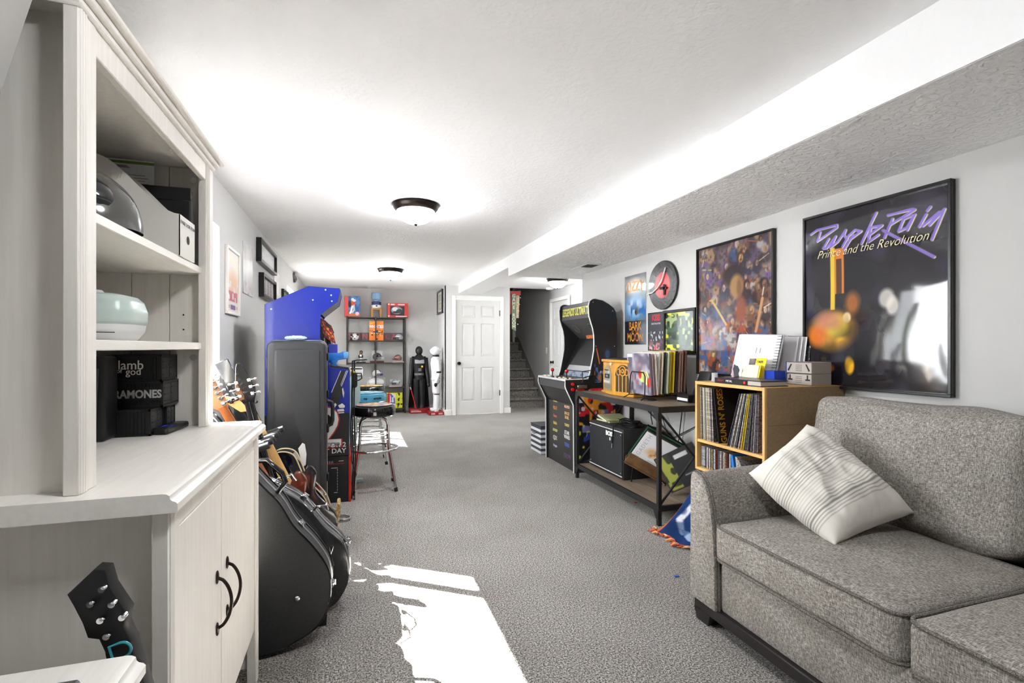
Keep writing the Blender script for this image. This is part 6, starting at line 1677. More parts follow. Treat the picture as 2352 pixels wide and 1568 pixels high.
lettering(T, "GUNS N' ROSES", 0.055, tuple(Vector((2.028, yg + dy / 2, 0.6385 + 0.155)) + nv * 0.0036), upv, (-1, 0, 0), GOLD, bold=0.0012, sx=0.80)
cv = Cv(40, 40, (40, 34, 30)); cv.fog(6, 91, (110, 90, 74), .9, .5, .8).ell(.35, .5, .2, .2, (170, 156, 140), .7, .8)
T.part('cover_art', print_mesh('cover_art', cv, tuple(Vector((2.07, yg + dy, 0.6385 + 0.30)) + nv * 0.0034), (0.22, 0, 0), (0, -dy * 0.95, -0.29)), PRINT)
y = 2.288
for k in range(24):
    th = rnd.choice((0.0042, 0.005, 0.0062))
    y -= th / 2
    t = k / 23
    col_i = rnd.choice((0, 1, 2, 4, 4, 5, 5, 7, 10, 10, 11, 1)) if k not in (11, 12) else 9
    leaning(None, 1.985 + rnd.uniform(0, 0.010), 0.312, y, 0.6385, 0.306 - 0.006 * (1 - t), th * 0.9, -0.085 * (1 - t) + -0.012, LPM[col_i], 'record', ORD[k] + ' record from the left in the leaning right row of the bookcase' if col_i != 9 else ('front' if k == 11 else 'second') + ' of the two yellow spined records in right row', 'record', 'right row of records in the bookcase')
    y -= th / 2 + 0.005 * (0.9 + 0.2 * (k % 2)) - 0.0005
    if y < 2.045: break
# compact discs
CDM = [mat('cd_%d' % i, c, 0.3, col2=c2, scale=80, stretch=(1, 1, 3), lo=.5, hi=.62) for i, (c, c2) in enumerate((((44, 44, 48), (130, 130, 134)), ((30, 30, 32), (90, 90, 92)), ((120, 50, 44), (60, 30, 30)), ((206, 200, 190), (150, 150, 150)), ((70, 76, 90), (150, 156, 166)), ((200, 180, 120), (120, 110, 80)), ((60, 60, 64), (190, 190, 190))))]
y = 2.508
for k in range(24):
    th = 0.0098
    y -= th / 2 + 0.0004
    leaning(None, 1.99 + rnd.uniform(0, 0.008), 0.142, y, 0.4715, 0.124, th * 0.94, 0.0, CDM[rnd.choice((0, 0, 1, 1, 1, 2, 3, 4, 4, 5, 6, 6))], 'compact_disc', ORD[k] + ' upright disc case from the left on the bottom bookcase shelf', 'compact disc', 'discs on the bottom shelf of the bookcase')
    y -= th / 2
y -= 0.004
leaning(None, 1.988, 0.15, y - 0.03, 0.4715, 0.122, 0.016, 0.022, mat('cd_blue', (40, 120, 206), 0.25, coat=0.3), 'compact_disc', 'thick bright blue disc case leaning among the discs', 'compact disc', None)
for k in range(5):
    leaning(None, 1.99, 0.142, y - 0.056 - 0.012 * k, 0.4715, 0.118 - 0.004 * k, 0.008, 0.018 + 0.006 * k, CDM[(3, 6, 5, 3, 4)[k]], 'compact_disc', ORD[k] + ' slim disc case leaning to the right of the blue one', 'compact disc', 'leaning slim discs in the bookcase')
solo('record_box', M().box(2.0, 2.30, 2.022, 2.095, 0.4715, 0.565, 0.003), mat('case_black', (36, 34, 34), 0.4), 'black box lying at the right end of the bottom shelf', 'box', (2.15, 2.06, 0.4715), smooth=False)

# things on top of the bookcase
ZB = BZ1
T = Thing('book', 'thick dark paperback lying flat on the bookcase', 'book', (2.07, 2.22, ZB))
T.part('pages', M().box(1.99, 2.16, 2.045, 2.375, ZB + 0.004, ZB + 0.026), mat('page_grey', (196, 186, 178), 0.7), smooth=False)
T.part('cover', M().box(1.985, 2.165, 2.04, 2.38, ZB, ZB + 0.004).box(1.985, 2.165, 2.04, 2.38, ZB + 0.026, ZB + 0.030), mat('cover_black', (38, 36, 36), 0.35), smooth=False)
T.part('spine', M().box(1.984, 1.988, 2.135, 2.38, ZB, ZB + 0.030), mat('cover_black', (38, 36, 36), 0.35), smooth=False)
lettering(T, 'HEAVY', 0.016, (1.983, 2.33, ZB + 0.016), (0, -1, 0), (0, 0, 1), mat('print_red2', (196, 50, 50), 0.5))
lettering(T, 'METAL', 0.016, (1.983, 2.265, ZB + 0.016), (0, -1, 0), (0, 0, 1), PAPER)
T.part('spine_dot', M().cyl((1.984, 2.15, ZB + 0.015), (1.982, 2.15, ZB + 0.015), 0.008, n=14), REDP)
T = Thing('spiral_notebook', 'white spiral notebook propped open on the bookcase', 'notebook', (2.28, 2.40, ZB))
tilt = Vector((0.06, 0, 0.235))
cN = Vector((2.30, 2.405, ZB + 0.15))
T.part('page', M().obox(cN, (0.002, 0, 0), (0, 0.165, 0.006), tilt * 0.55, 0.0005), PAPER, smooth=False)
T.part('cover', M().obox(cN + Vector((0.006, -0.01, 0.004)), (0.0015, 0, 0), (0, 0.168, 0.006), tilt * 0.55, 0.0005), mat('cover_grey', (150, 150, 152), 0.5), smooth=False)
for k in range(16):
    t = -0.94 + 1.88 * k / 15
    q = cN + tilt * 0.55 * t + Vector((-0.004, -0.142, -0.005))
    T.part('wire_ring', M().tube([q + Vector((0.006 * math.cos(a), -0.014 + 0.016 * math.sin(a), 0.0)) for a in [i * math.pi / 5 for i in range(10)]], 0.0014, 5, closed=True), mat('ring_dark', (60, 62, 72), 0.4))
for k, (dy_, w_) in enumerate(((-0.0, 0.035), (-0.03, 0.03))):
    q = cN + tilt * 0.15 + Vector((-0.003, dy_, 0))
    T.part('pencil_note', M().obox(q, (0.0006, 0, 0), (0, 0.003, 0), tilt.normalized() * w_ * 0.5), mat('pencil_grey', (170, 170, 178), 0.7), smooth=False)
T = Thing('paper_stack', 'stack of white papers leaning against the wall', 'papers', (2.42, 2.28, ZB))
for k in range(4):
    T.part('sheet', M().obox((2.40 + 0.02 * k, 2.30 - 0.012 * k, ZB + 0.133 + 0.001 * k), (0.0012, 0, 0), (0, 0.09, 0.002 * k), (0.025 - 0.003 * k, 0, 0.132), 0.0003), PAPER if k < 3 else mat('print_page', (200, 200, 198), 0.6, col2=(60, 60, 60), scale=40, lo=.62, hi=.66), smooth=False)
T = Thing('index_cards', 'yellow and cream index cards propped before the notebook', 'cards', (2.19, 2.32, ZB + 0.03))
YC = mat('card_yellow', (240, 216, 30), 0.5)
T.part('card', M().obox((2.215, 2.285, ZB + 0.087), (0.001, 0, 0), (0, 0.038, 0), (0.012, -0.006, 0.055), 0.0003), YC, smooth=False)
T.part('card', M().obox((2.185, 2.325, ZB + 0.067), (0.001, 0, 0), (0, 0.062, 0), (0.008, 0, 0.036), 0.0003), mat('card_cream', (236, 230, 204), 0.6), smooth=False)
T.part('card', M().obox((2.188, 2.275, ZB + 0.066), (0.001, 0, 0), (0, 0.022, 0), (0.008, 0, 0.034), 0.0003), YC, smooth=False)
T.part('photo', M().obox((2.225, 2.325, ZB + 0.086), (0.001, 0, 0), (0, 0.055, 0), (0.01, 0, 0.052), 0.0003), mat('photo_dark', (60, 50, 42), 0.4, col2=(150, 140, 130), scale=12), smooth=False)
T.part('torn_card', M().prism([(2.42, ZB + 0.032), (2.435, ZB + 0.075), (2.42, ZB + 0.098), (2.395, ZB + 0.094), (2.38, ZB + 0.07), (2.39, ZB + 0.05), (2.385, ZB + 0.032)], 'x', 2.16, 2.162), mat('charcoal_card', (62, 66, 72), 0.6), smooth=False)
lettering(T, 'TAPE', 0.02, (2.217, 2.285, ZB + 0.12), (0, -1, 0), (0.2, 0, 1), BLACKP)
T = Thing('glass_tumbler', 'small clear glass on the bookcase corner', 'glass', (2.05, 2.45, ZB))
T.part('glass', M().lathe([(0.017, 0.0), (0.018, 0.052), (0.016, 0.052), (0.015, 0.004), (0, 0.004)], (2.05, 2.46, ZB), n=20), mat('tumbler_glass', (230, 236, 240), 0.05, alpha=0.35))
T = Thing('bottle', 'small mauve bottle beside the notebook', 'bottle', (2.20, 2.47, ZB))
T.part('bottle', M().lathe([(0, 0), (0.013, 0), (0.013, 0.07), (0.008, 0.085), (0.008, 0.10), (0, 0.10)], (2.20, 2.47, ZB), n=16), mat('mauve_glass', (176, 150, 170), 0.2))
T = Thing('blue_box', 'plain bright blue box beside the adapter boxes', 'box', (2.27, 2.22, ZB))
T.part('carton', M().box(2.22, 2.30, 2.185, 2.255, ZB, ZB + 0.073, 0.002), mat('royal_blue_card', (20, 60, 180), 0.4), smooth=False)
GREY = mat('adapter_grey', (176, 168, 160), 0.5)
def adapter(z0, label, tall):
    T = Thing('adapter_box', label, 'box', (2.36, 2.10, z0), group='grey adapter boxes')
    T.part('carton', M().box(2.30, 2.44, 2.02, 2.18, z0, z0 + 0.062, 0.002), GREY, smooth=False)
    T.part('blue_end', M().box(2.299, 2.441, 2.18, 2.184, z0 + 0.001, z0 + 0.061), mat('royal_blue_card', (20, 60, 180), 0.4), smooth=False)
    for a, b_ in ((0.0, 0.0025), (0.0595, 0.062)):
        T.part('edge_band', M().box(2.2985, 2.30, 2.02, 2.18, z0 + a, z0 + b_), BLACKP, smooth=False)
    for s in (-1, 1):
        yc = 2.10 + s * 0.055
        if tall:
            T.part('pictogram', M().prism([(yc - s * 0.012, z0 + 0.05), (yc - s * 0.004, z0 + 0.05), (yc + s * 0.016, z0 + 0.016), (yc + s * 0.008, z0 + 0.012)], 'x', 2.2983, 2.30), BLACKP, smooth=False)
        else:
            T.part('pictogram', M().box(2.2983, 2.30, yc - 0.016, yc + 0.012, z0 + 0.025, z0 + 0.033).box(2.2983, 2.30, yc - 0.004, yc + 0.003, z0 + 0.03, z0 + 0.055), BLACKP, smooth=False)
    for k in range(4):
        T.part('print_line', M().box(2.2983, 2.30, 2.08, 2.118, z0 + 0.014 + 0.01 * k, z0 + 0.0155 + 0.01 * k), BLACKP, smooth=False)
adapter(ZB, 'lower grey adapter box with black pictograms', False)
adapter(ZB + 0.0625, 'upper grey adapter box stacked on the other', True)

# ================================================================== posters on the right wall
WR = ('x', 2.52, -1)
PLAST = print_mat('poster_under_plastic', 0.05, coat=0.0, wave=0.0012, wscale=3.0, spec=0.75)
def bow_fn(amp):
    def f(U, V):
        return amp * (np.sin(U * 3.14) * np.sin(V * 3.14)) + 0.0018 * np.sin(U * 9 + V * 5) + 0.0012 * np.sin(V * 13 - U * 4)
    return f
cv = Cv(230, 300, (46, 44, 48))
cv.fog(4, 101, (34, 32, 36), 1, .3, .8).fog(6, 102, (60, 54, 74), .7, .55, .85)
cv.rect(.21, .20, .245, .56, (226, 190, 60)).rect(.245, .21, .315, .47, (214, 128, 56)).rect(.255, .27, .30, .47, (60, 46, 40), .8)
cv.ell(.22, .68, .16, .10, (236, 170, 50), 1, .8).ell(.27, .66, .08, .07, (250, 214, 70), 1, .6).ell(.10, .71, .07, .06, (220, 120, 40), 1, .8).ell(.20, .62, .1, .05, (190, 120, 110), .7, .9)
cv.ell(.19, .90, .05, .025, (220, 120, 40), 1, .5).ell(.36, .88, .035, .05, (236, 176, 40), 1, .4).ell(.38, .53, .05, .06, (190, 110, 50), .8, .8).ell(.34, .61, .03, .03, (236, 206, 150), 1, .4)
cv.fog(9, 103, (26, 26, 30), 1, .5, .65, (lambda c_: np.exp(-(((c_.X - .42) / .18) ** 2 + ((c_.Y - .78) / .13) ** 2)))(cv))
cv.ell(.62, .52, .05, .05, (220, 216, 206), .8, .5).ell(.66, .56, .04, .05, (226, 220, 212), .8, .5).ell(.75, .72, .1, .12, (70, 80, 60), .6, .9)
PR = [[(0.047, 0.093), (0.099, 0.075), (0.264, 0.072), (0.264, 0.087), (0.103, 0.143), (0.128, 0.093)], [(0.199, 0.143), (0.152, 0.192), (0.181, 0.194), (0.254, 0.137), (0.209, 0.195)], [(0.254, 0.137), (0.212, 0.194), (0.271, 0.169), (0.332, 0.113), (0.317, 0.139), (0.341, 0.168)], [(0.306, 0.202), (0.352, 0.149), (0.402, 0.124), (0.445, 0.138), (0.363, 0.171)], [(0.386, 0.15), (0.317, 0.223)], [(0.552, 0.057), (0.445, 0.207)], [(0.493, 0.172), (0.589, 0.131), (0.514, 0.129), (0.493, 0.204), (0.565, 0.177)], [(0.629, 0.084), (0.782, 0.082), (0.795, 0.088), (0.643, 0.136)], [(0.658, 0.109), (0.604, 0.199)], [(0.595, 0.158), (0.736, 0.241), (0.905, 0.338)], [(0.777, 0.113), (0.728, 0.122), (0.695, 0.179), (0.746, 0.169), (0.795, 0.113), (0.75, 0.181)], [(0.86, 0.125), (0.821, 0.176)], [(0.868, 0.106), (0.885, 0.092)], [(0.842, 0.176), (0.934, 0.126), (0.88, 0.179), (0.962, 0.118), (0.893, 0.252)]]
for s in PR:
    cv.line([(a + .005, b_ + .0025) for a, b_ in s], .018, (226, 214, 170))
for s in PR:
    cv.line(s, .0165, (134, 112, 206))
T = framed('poster', 'large framed dark poster lettered purple rain above the sofa', WR, 2.222, 1.489, 0.968, 1.93, cv, 0.014, 0.034, BF, PLAST, bow=lambda U, V: 0.016 * (1 - U) - 0.006 + 0.0022 * np.sin(V * 9 + U * 3))
T.o.rotation_euler = (0, 0, math.radians(2.0)); T.o.location.x -= 0.0135
lettering(T, 'Prince and the Revolution', 0.062, (2.520 - 0.0215, 1.862, 1.93 - 0.24 * 0.957), (0.0227, -1, 0), (0, 0, 1), mat('print_cream', (226, 214, 170), 0.4), shear=0.45, bold=-0.0006, sx=0.84)
# crowd collage poster: generic patchwork of heads, arms and instruments
cv = Cv(200, 270, (112, 98, 98))
cv.fog(7, 111, (78, 66, 74), 1, .35, .7).fog(10, 112, (150, 120, 96), 1, .5, .65).fog(9, 113, (112, 92, 138), 1, .55, .7, (lambda c_: np.clip(1.2 - abs(c_.Y - .5) * 2.4, 0, 1))(cv)).fog(8, 119, (176, 172, 170), .8, .5, .75, (lambda c_: np.exp(-(((c_.X - .1) / .3) ** 2 + ((c_.Y - .65) / .15) ** 2)))(cv))
pr_ = random.Random(12)
for k in range(95):
    x, y_ = pr_.random(), pr_.random()
    s = pr_.uniform(.022, .048)
    skin = pr_.choice(((176, 138, 112), (150, 112, 88), (190, 164, 142), (136, 98, 76), (180, 152, 106)))
    hair = pr_.choice(((52, 44, 46), (84, 62, 48), (120, 98, 76), (92, 70, 108), (150, 142, 134)))
    cloth = pr_.choice(((104, 84, 130), (58, 56, 70), (132, 66, 54), (170, 164, 158), (70, 86, 122), (112, 78, 60), (60, 48, 50)))
    cv.ell(x + pr_.uniform(-.01, .01), y_ + s * 1.5, s * 1.9, s * 1.3, cloth, .85, .6)
    cv.ell(x, y_ - s * .2, s * 1.05, s * .9, hair, .95, .5).ell(x + s * .2, y_, s * .6, s * .68, skin, .95, .5)
    cv.ell(x + s * .38, y_ + s * .1, s * .2, s * .4, tuple(int(c * .72) for c in skin), .7, .8)
for k in range(46):
    x, y_, a = pr_.random(), pr_.random(), pr_.uniform(-1.4, 1.4)
    l = pr_.uniform(.04, .15)
    cv.line([(x, y_), (x + l * math.cos(a), y_ - l * .7 * math.sin(a) - .01)], pr_.uniform(.005, .014), pr_.choice(((196, 176, 136), (170, 104, 62), (206, 198, 186), (60, 50, 52), (150, 60, 44), (84, 98, 130))), .85)
cv.fog(30, 131, (58, 50, 54), .5, .62, .74).fog(20, 133, (160, 80, 50), .7, .68, .76, (lambda c_: (c_.Y > .6) * 1.0)(cv)).fog(18, 134, (60, 84, 130), .8, .68, .76, (lambda c_: (c_.Y > .68) * 1.0)(cv))
cv.ell(.52, .25, .15, .085, (58, 50, 52), .95, .4).ell(.56, .34, .09, .09, (160, 124, 84), .95, .4).ell(.60, .35, .035, .07, (116, 86, 62), .8, .8).ell(.62, .52, .07, .1, (146, 84, 66), .9, .6).line([(.2, .42), (.42, .62)], .025, (190, 160, 90)).line([(.88, .45), (.8, .68)], .03, (190, 140, 100))
T = framed('poster', 'framed crowded portrait collage poster above the bookcase', WR, 3.195, 2.463, 0.985, 1.935, cv, 0.014, 0.03, BF, print_mat('poster_plastic2', 0.16, wave=0.004, wscale=4), bow=bow_fn(0.003))
cv = Cv(110, 200, (62, 66, 70)); cv.fog(5, 121, (90, 92, 92), .8, .4, .8).ell(.45, .18, .3, .12, (226, 206, 170), .9, .8)
cv.ell(.5, .48, .55, .2, (120, 176, 226), 1, .8).ell(.5, .45, .3, .12, (196, 220, 240), .9, .9).fog(8, 122, (60, 116, 190), 1, .5, .7, (lambda c_: np.exp(-((c_.Y - .5) / .12) ** 2))(cv)).fog(8, 123, (70, 48, 40), 1, .42, .56, (lambda c_: np.exp(-(((c_.X - .47) / .2) ** 2 + ((c_.Y - .54) / .09) ** 2)))(cv)).rect(0, .66, 1, 1, (30, 32, 36), .75).ell(.95, .85, .3, .2, (150, 160, 176), .8, .8)
T = framed('poster', 'tall unframed fantasy poster lettered bark at the moon', WR, 4.285, 3.918, 1.215, 1.872, cv, pmat=GLOSSP)
FIRE = mat('print_fire', (236, 170, 70), 0.4, col2=(190, 60, 40), scale=22, lo=.35, hi=.6)
lettering(T, 'OZZY', 0.13, (2.5135, 4.11, 1.76), (0, -1, 0), (0, 0, 1), mat('print_flame_pale', (240, 206, 150), 0.4, col2=(220, 120, 60), scale=30), bold=0.002, sx=0.85, shear=0.1)
lettering(T, 'BARK', 0.11, (2.5135, 4.10, 1.385), (0, -1, 0), (0, 0, 1), FIRE, bold=0.002, sx=0.8)
lettering(T, 'AT THE', 0.035, (2.5135, 4.10, 1.335), (0, -1, 0), (0, 0, 1), FIRE)
lettering(T, 'MOON', 0.115, (2.5135, 4.10, 1.28), (0, -1, 0), (0, 0, 1), FIRE, bold=0.002, sx=0.75)
cv = Cv(60, 80, (70, 72, 80)); cv.fog(11, 131, (206, 206, 210), 1, .72, .78, (lambda c_: ((c_.Y > .5) & (c_.Y < .75)) * 1.0)(cv)).fog(9, 132, (206, 110, 110), 1, .4, .65, (lambda c_: np.clip((c_.Y - .7) * 5, 0, 1))(cv)).fog(12, 133, (230, 190, 190), 1, .6, .7, (lambda c_: np.clip((c_.Y - .75) * 5, 0, 1))(cv))
T = framed('poster', 'small grey band poster with red lettering and flames', WR, 3.876, 3.634, 1.16, 1.494, cv, 0.006, 0.012, BF)
lettering(T, 'KISS', 0.075, (2.5125, 3.757, 1.445), (0, -1, 0), (0, 0, 1), mat('print_red3', (206, 60, 70), 0.5), bold=0.003, sx=0.9)
lettering(T, 'DESTROYER', 0.022, (2.5125, 3.757, 1.395), (0, -1, 0), (0, 0, 1), PAPER, spacing=1.2)
cv = Cv(110, 110, (70, 92, 74)); cv.fog(8, 141, (40, 60, 44), 1, .4, .65).fog(10, 142, (150, 170, 110), 1, .6, .7).fog(7, 143, (226, 220, 60), 1, .6, .68, (lambda c_: (np.maximum(abs(c_.X - .5), abs(c_.Y - .5)) > .4) * 1.0)(cv)).rect(0, .86, 1, 1, (44, 64, 44), .8).fog(8, 144, (226, 226, 60), 1, .62, .68, (lambda c_: (c_.Y > .84) * 1.0)(cv))
framed('picture', 'black framed green botanical picture behind the albums', WR, 3.628, 3.212, 1.14, 1.497, cv, 0.022, 0.028, BF, print_mat('glazed_print', 0.06, wave=0.002, wscale=3))

# record shaped wall clock
T = Thing('record_clock', 'round vinyl record wall clock with red centre label', 'clock', (2.52, 3.642, 1.515))
cv = Cv(120, 120, (50, 50, 52))
r2 = np.hypot(cv.X - .5, cv.Y - .5)
cv.mix(np.clip(np.sin(r2 * 260) * .5 + .5, 0, 1) * .25, (86, 86, 90))
ang = np.arctan2(cv.Y - .5, cv.X - .5)

cv.ell(.5, .5, .265, .265, (196, 66, 72), 1, .04).ell(.62, .62, .1, .12, (190, 20, 26), 1, .2)
bm = bmesh.new()
def disc_mesh(name, cv, yc, zc, r, x):
    me = print_mesh_disc(name, cv, r, 0.0)
    # local (px, py) -> viewer's right is -y, up is z
    me.transform(Matrix(((0, 0, -1, x), (-1, 0, 0, yc), (0, 1, 0, zc), (0, 0, 0, 1))))
    return me
T.part('face', disc_mesh('face', cv, 3.642, 1.718, 0.205, 2.497), print_mat('clock_gloss', 0.25, coat=0.5))
T.part('disc', M().lathe([(0, 0.0), (0.206, 0.0), (0.208, 0.003), (0.206, 0.006), (0, 0.006)], (2.4985, 3.642, 1.718), 'x', 60), BLACKG)
T.part('mount', M().cyl((2.504, 3.642, 1.718), (2.52, 3.642, 1.718), 0.05, n=20), BLACKP)
T.part('tone_arm', M().tube([(2.49, 3.585, 1.86), (2.488, 3.625, 1.775), (2.488, 3.645, 1.745), (2.488, 3.70, 1.70), (2.488, 3.78, 1.665), (2.488, 3.83, 1.665), (2.488, 3.855, 1.655)], [0.006, 0.0055, 0.008, 0.005, 0.005, 0.006, 0.008], 8), WHITE)
T.part('hand', M().obox((2.489, 3.62, 1.69), (0.001, 0, 0), (0, 0.05, 0.004), (0, -0.001, 0.012), 0.0005), BLACKP)
T.part('hand', M().obox((2.489, 3.605, 1.675), (0.001, 0, 0), (0, 0.012, 0.0), (0, 0, 0.045), 0.0005), BLACKP)

# ================================================================== sofa
SOFA = two_noise_mat('sofa_tweed', [(0.32, (98, 93, 88)), (0.5, (152, 147, 141)), (0.68, (204, 199, 192))], 380, 400, 0.95, 0.4, low=(5, (240, 238, 236)), stretch=(1.0, 0.2, 1.0), stretch2=(0.25, 1.0, 0.2), bdist=0.003)
PIPE = two_noise_mat('sofa_piping', [(0.34, (66, 62, 58)), (0.5, (112, 107, 101)), (0.66, (150, 145, 138))], 300, 320, 0.95, 0.4, bdist=0.002)
ESP = mat('espresso_wood', (40, 36, 35), 0.35)
T = Thing('sofa', 'grey tweed sofa with loose cushions and dark wooden feet', 'sofa', (1.95, 0.8, 0))
XF = 1.42
T.part('base', M().box(XF + 0.022, 2.44, -0.62, 1.70, 0.10, 0.315, 0.012, 2), SOFA)
T.part('plinth', M().box(XF + 0.004, 2.45, -0.62, 1.84, 0.055, 0.102, 0.004), ESP)
for x, y in ((XF + 0.045, 1.795), (2.38, 1.795), (XF + 0.045, -0.56)):
    m = M()
    A = [(x - 0.04, y - 0.055), (x + 0.05, y - 0.055), (x + 0.05, y + 0.045), (x - 0.04, y + 0.045)]
    va = [m.bm.verts.new((p[0], p[1], 0.056)) for p in A]
    vb = [m.bm.verts.new((x + (p[0] - x) * 0.72, y + 0.01 + (p[1] - y) * 0.72, 0.0)) for p in A]
    m.bm.faces.new(va); m.bm.faces.new(vb[::-1])
    for i in range(4):
        m.bm.faces.new((va[i], va[(i + 1) % 4], vb[(i + 1) % 4], vb[i]))
    T.part('foot', m, ESP, smooth=False)
armp = [(1.850, 0.10), (1.848, 0.45), (1.846, 0.60), (1.842, 0.628), (1.828, 0.643), (1.808, 0.642), (1.785, 0.628), (1.762, 0.603), (1.742, 0.565), (1.725, 0.51), (1.712, 0.44), (1.702, 0.32), (1.698, 0.10)]
def armsec(x, dz):
    return [(p[0], p[1] + (dz if p[1] > 0.3 else 0)) for p in armp]
m = M()
secs = []
for i in range(14):
    t = i / 13
    x = XF + 0.008 + (2.44 - XF - 0.008) * t
    secs.append([m.bm.verts.new((x, p[0], p[1])) for p in armsec(x, 0.03 * t)])
for a, b_ in zip(secs, secs[1:]):
    for j in range(len(armp)):
        k = (j + 1) % len(armp)
        m.bm.faces.new((a[j], a[k], b_[k], b_[j]))
m.bm.faces.new(secs[0]); m.bm.faces.new(secs[-1][::-1])
T.part('arm', m, SOFA, ang=50)
m = M().prism([(p[0] + (0.004 if p[0] > 1.8 else -0.003), p[1] + (0.004 if p[1] > 0.55 else 0)) for p in armp], 'x', XF - 0.008, XF + 0.012, 0.006, 2)
fp = T.part('arm_front', m, SOFA)
T.part('piping', M().tube([(XF + 0.014, p[0] + (0.006 if p[0] > 1.8 else -0.005), p[1] + (0.006 if p[1] > 0.55 else 0)) for p in armp], 0.0052, 7), PIPE, fp)
T.part('back_frame', M().soft((2.44, 0.60, 0.45), (0.06, 1.24, 0.36), 0.04, (0, 0, 0), 8), SOFA)
def cushion(name, y0, y1, seed):
    c = Vector(((XF - 0.006 + 2.10) / 2, (y0 + y1) / 2, 0.388))
    h = Vector(((2.10 - XF + 0.006) / 2, (y1 - y0) / 2, 0.080))
    o = T.part(name, M().soft(c, h, 0.032, (0.004, 0.006, 0.016), 22, wr=0.0035, seed=seed), SOFA, ang=80)
    for zz in (1, -1):
        z = c.z + zz * (h.z - 0.016)
        pts = []
        r = 0.045
        for cx, cy, a0 in ((c.x - h.x + r, c.y + h.y - r, 90), (c.x - h.x + r, c.y - h.y + r, 180), (c.x + h.x - r, c.y - h.y + r, 270), (c.x + h.x - r, c.y + h.y - r, 0)):
            for i in range(5):
                a = math.radians(a0 + 90 * i / 4)
                pts.append((cx + (r + 0.001) * math.cos(a), cy + (r + 0.001) * math.sin(a), z + 0.004 * zz))
        T.part('piping', M().tube(pts, 0.0058, 7, closed=True), PIPE, o)
cushion('seat_cushion', 0.967, 1.703, 1.0)
cushion('seat_cushion', 0.19, 0.955, 5.0)
cushion('seat_cushion', -0.60, 0.178, 9.0)
def backc(y0, y1, seed):
    tl_ = Matrix.Rotation(math.radians(11), 3, 'Y')
    c = Vector((2.235, (y0 + y1) / 2, 0.69))
    h = Vector((0.125, (y1 - y0) / 2 + 0.006, 0.25))
    o = T.part('back_cushion', M().soft(c, h, 0.055, (0.05, 0.012, 0.012), 34, wr=0.020, seed=seed, tilt=tl_), SOFA, ang=80)
    pts = []
    for i in range(25):
        t = -1 + 2 * i / 24
        q = Vector((-0.045, t * (h.y - 0.03), 0.243 - 0.012 * (abs(t) > 0.95)))
        q += mnoise.noise_vector(q * 5.0 + Vector((seed, seed * 1.7, 0))) * 0.014
        pts.append(c + tl_ @ q)
    T.part('piping', M().tube(pts, 0.0055, 7), PIPE, o)
backc(1.055, 1.875, 3.0)
backc(0.22, 1.045, 7.0)
backc(-0.58, 0.21, 11.0)

# throw pillow with woven stripes
Bp, Rp, Tp, Lp = Vector((1.640, 1.345, 0.480)), Vector((2.045, 1.345, 0.555)), Vector((1.955, 1.740, 0.842)), Vector((1.580, 1.690, 0.660))
NU = NV = 110
nrm = (Rp - Bp).cross(Lp - Bp).normalized()
if nrm.x > 0: nrm = -nrm
bmv, colr, faces = [], [], []
def stripe_col(u, v):
    base = np.array((232, 228, 219)) / 255.0
    if 0.14 < v < 0.86:
        per = 34
        d = abs((v * per) % 1 - 0.5)
        dens = 0.55 + 0.45 * math.sin(v * 19)
        if d < 0.17:
            base = base * (1 - (0.45 * dens + 0.12)) + np.array((96, 92, 88)) / 255.0 * (0.45 * dens + 0.12)
    return base
def pillow_pt(u, v, side):
    a = Lp.lerp(Tp, u); b_ = Bp.lerp(Rp, u)
    p = a.lerp(b_, v)
    uu, vv = 2 * u - 1, 2 * v - 1
    pinch = 1 - 0.07 * (1 - uu * uu) * (abs(vv) ** 2) - 0.07 * (1 - vv * vv) * (abs(uu) ** 2)
    ctr = (Bp + Rp + Tp + Lp) / 4
    p = ctr + (p - ctr) * pinch
    th = 0.10 * ((1 - uu ** 4) * (1 - vv ** 4)) ** 0.6
    q = p + nrm * th * side
    q += nrm * side * (0.018 * mnoise.noise(Vector((u * 4.5, v * 4.5, 2.0 * side))) + 0.008 * mnoise.noise(Vector((u * 11, v * 8, 5.0)))) * (1 - uu ** 6) * (1 - vv ** 6)
    fold = math.exp(-((u - 0.30 - 0.62 * v) / 0.05) ** 2) * max(0, min(1, (v - 0.25) * 3)) * (1 - v ** 6)
    q += nrm * side * 0.014 * fold
    return q
vid = {}
for side in (1, -1):
    for i in range(NU + 1):
        for j in range(NV + 1):
            edge = i in (0, NU) or j in (0, NV)
            key = (i, j) if edge else (i, j, side)
            if key in vid: continue
            vid[key] = len(bmv)
            bmv.append(pillow_pt(i / NU, j / NV, side)); colr.append(stripe_col(i / NU, j / NV))
    for i in range(NU):
        for j in range(NV):
            f = []
            for (a, b_) in ((i, j), (i + 1, j), (i + 1, j + 1), (i, j + 1)):
                f.append(vid[(a, b_)] if (a in (0, NU) or b_ in (0, NV)) else vid[(a, b_, side)])
            faces.append(f if side == 1 else f[::-1])
me = bpy.data.meshes.new('throw_pillow')
me.from_pydata([tuple(p) for p in bmv], [], faces)
at = me.color_attributes.new('Col', 'FLOAT_COLOR', 'POINT')
at.data.foreach_set('color', np.array([[lin(c[0] * 255), lin(c[1] * 255), lin(c[2] * 255), 1.0] for c in colr], np.float32).reshape(-1))
me.shade_smooth()
LINEN = print_mat('striped_linen', 0.95, wave=0.0018, wscale=34, spec=0.1)
solo('throw_pillow', me, LINEN, 'cream throw pillow with thin grey stripes on the sofa', 'pillow', (1.80, 1.53, 0.48))

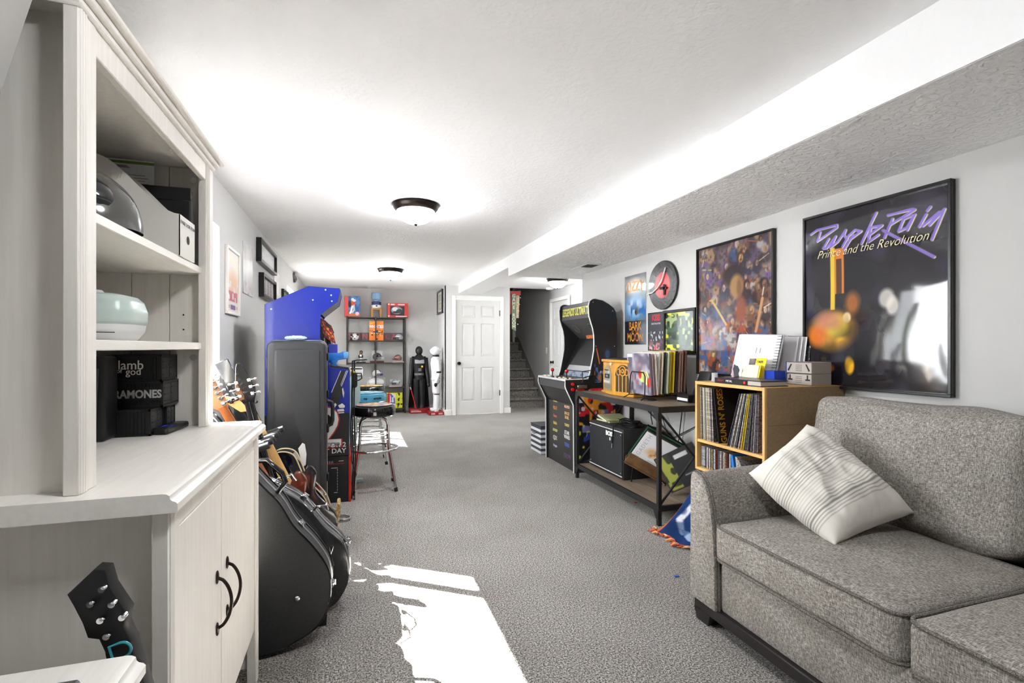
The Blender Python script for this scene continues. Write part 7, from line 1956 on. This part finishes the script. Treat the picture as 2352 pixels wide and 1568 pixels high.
# team throw blanket slumped below the bookcase
cvb = [None]
def blanket(u, v):
    # u along the hem from the far end round to the near end, v from top edge down to the floor
    ang = 1.0 - u
    y = 2.56 - 0.60 * u
    top = Vector((2.02, min(y, 2.50), 0.45 - 0.02 * u))
    out = 0.13 + 0.07 * math.sin(u * 11) + 0.04 * math.sin(u * 23 + 1)
    bot = Vector((1.955 - out * 0.9 + 0.06 * ang, y + 0.22 * ang ** 2, 0.012))
    t = v
    p = top.lerp(bot, t)
    p.z = top.z * (1 - t) ** 1.35 + 0.012
    p.x -= 0.03 * math.sin(u * 15) * t * (1 - t) * 4 * 0.5
    return p
H, W = 90, 90
cv = Cv(W, H, (34, 58, 104))
cv.rect(.0, .0, 1, .16, (206, 104, 56)).poly([(.30, .20), (.62, .17), (.66, .5), (.52, .62), (.40, .72), (.30, .55)], (226, 226, 230)).rect(.36, .28, .56, .36, (170, 70, 44)).ell(.48, .52, .08, .09, (196, 92, 52), 1, .2).line([(.18, .3), (.12, .62), (.2, .8)], .05, (214, 218, 226)).poly([(.15, .75), (.45, .68), (.7, .8), (.5, .9), (.3, .86)], (150, 172, 200)).fog(9, 151, (24, 44, 84), .6, .5, .7).rect(0, .0, .04, 1, (206, 104, 56))
U, V = np.meshgrid(np.linspace(0, 1, W), np.linspace(0, 1, H))
me = print_mesh('cloth', cv, (0, 0, 0), (1, 0, 0), (0, 0, -1))
co = np.array([blanket(u, v) for v in np.linspace(0, 1, H) for u in np.linspace(0, 1, W)], np.float32)
me.vertices.foreach_set('co', co.reshape(-1)); me.update()
T = Thing('throw_blanket', 'navy orange and white team throw blanket slumped behind the sofa', 'blanket', (1.95, 2.35, 0))
T.part('cloth', me, print_mat('blanket_knit', 0.95, wave=0.003, wscale=60, spec=0.05))
FRI = mat('fringe_yarn', (214, 110, 66), 0.9, col2=(150, 50, 34), scale=90, lo=.4, hi=.6)
FRI2 = mat('fringe_yarn_pale', (226, 170, 120), 0.9)
fr = random.Random(8)
for k in range(46):
    u = k / 45
    p = blanket(u, 1.0); q = blanket(u, 0.93)
    d = Vector((p.x - q.x, p.y - q.y, 0)).normalized() if (p - q).length > 1e-5 else Vector((-1, 0, 0))
    l = fr.uniform(0.03, 0.055)
    mid = p + d * l * 0.5 + Vector((0, fr.uniform(-0.01, 0.01), 0.008))
    T.part('fringe', M().tube([p + Vector((0, 0, 0.004)), mid, p + d * l + Vector((0, fr.uniform(-0.015, 0.015), -0.003))], [0.006, 0.007, 0.004], 6), FRI if k % 3 else FRI2)
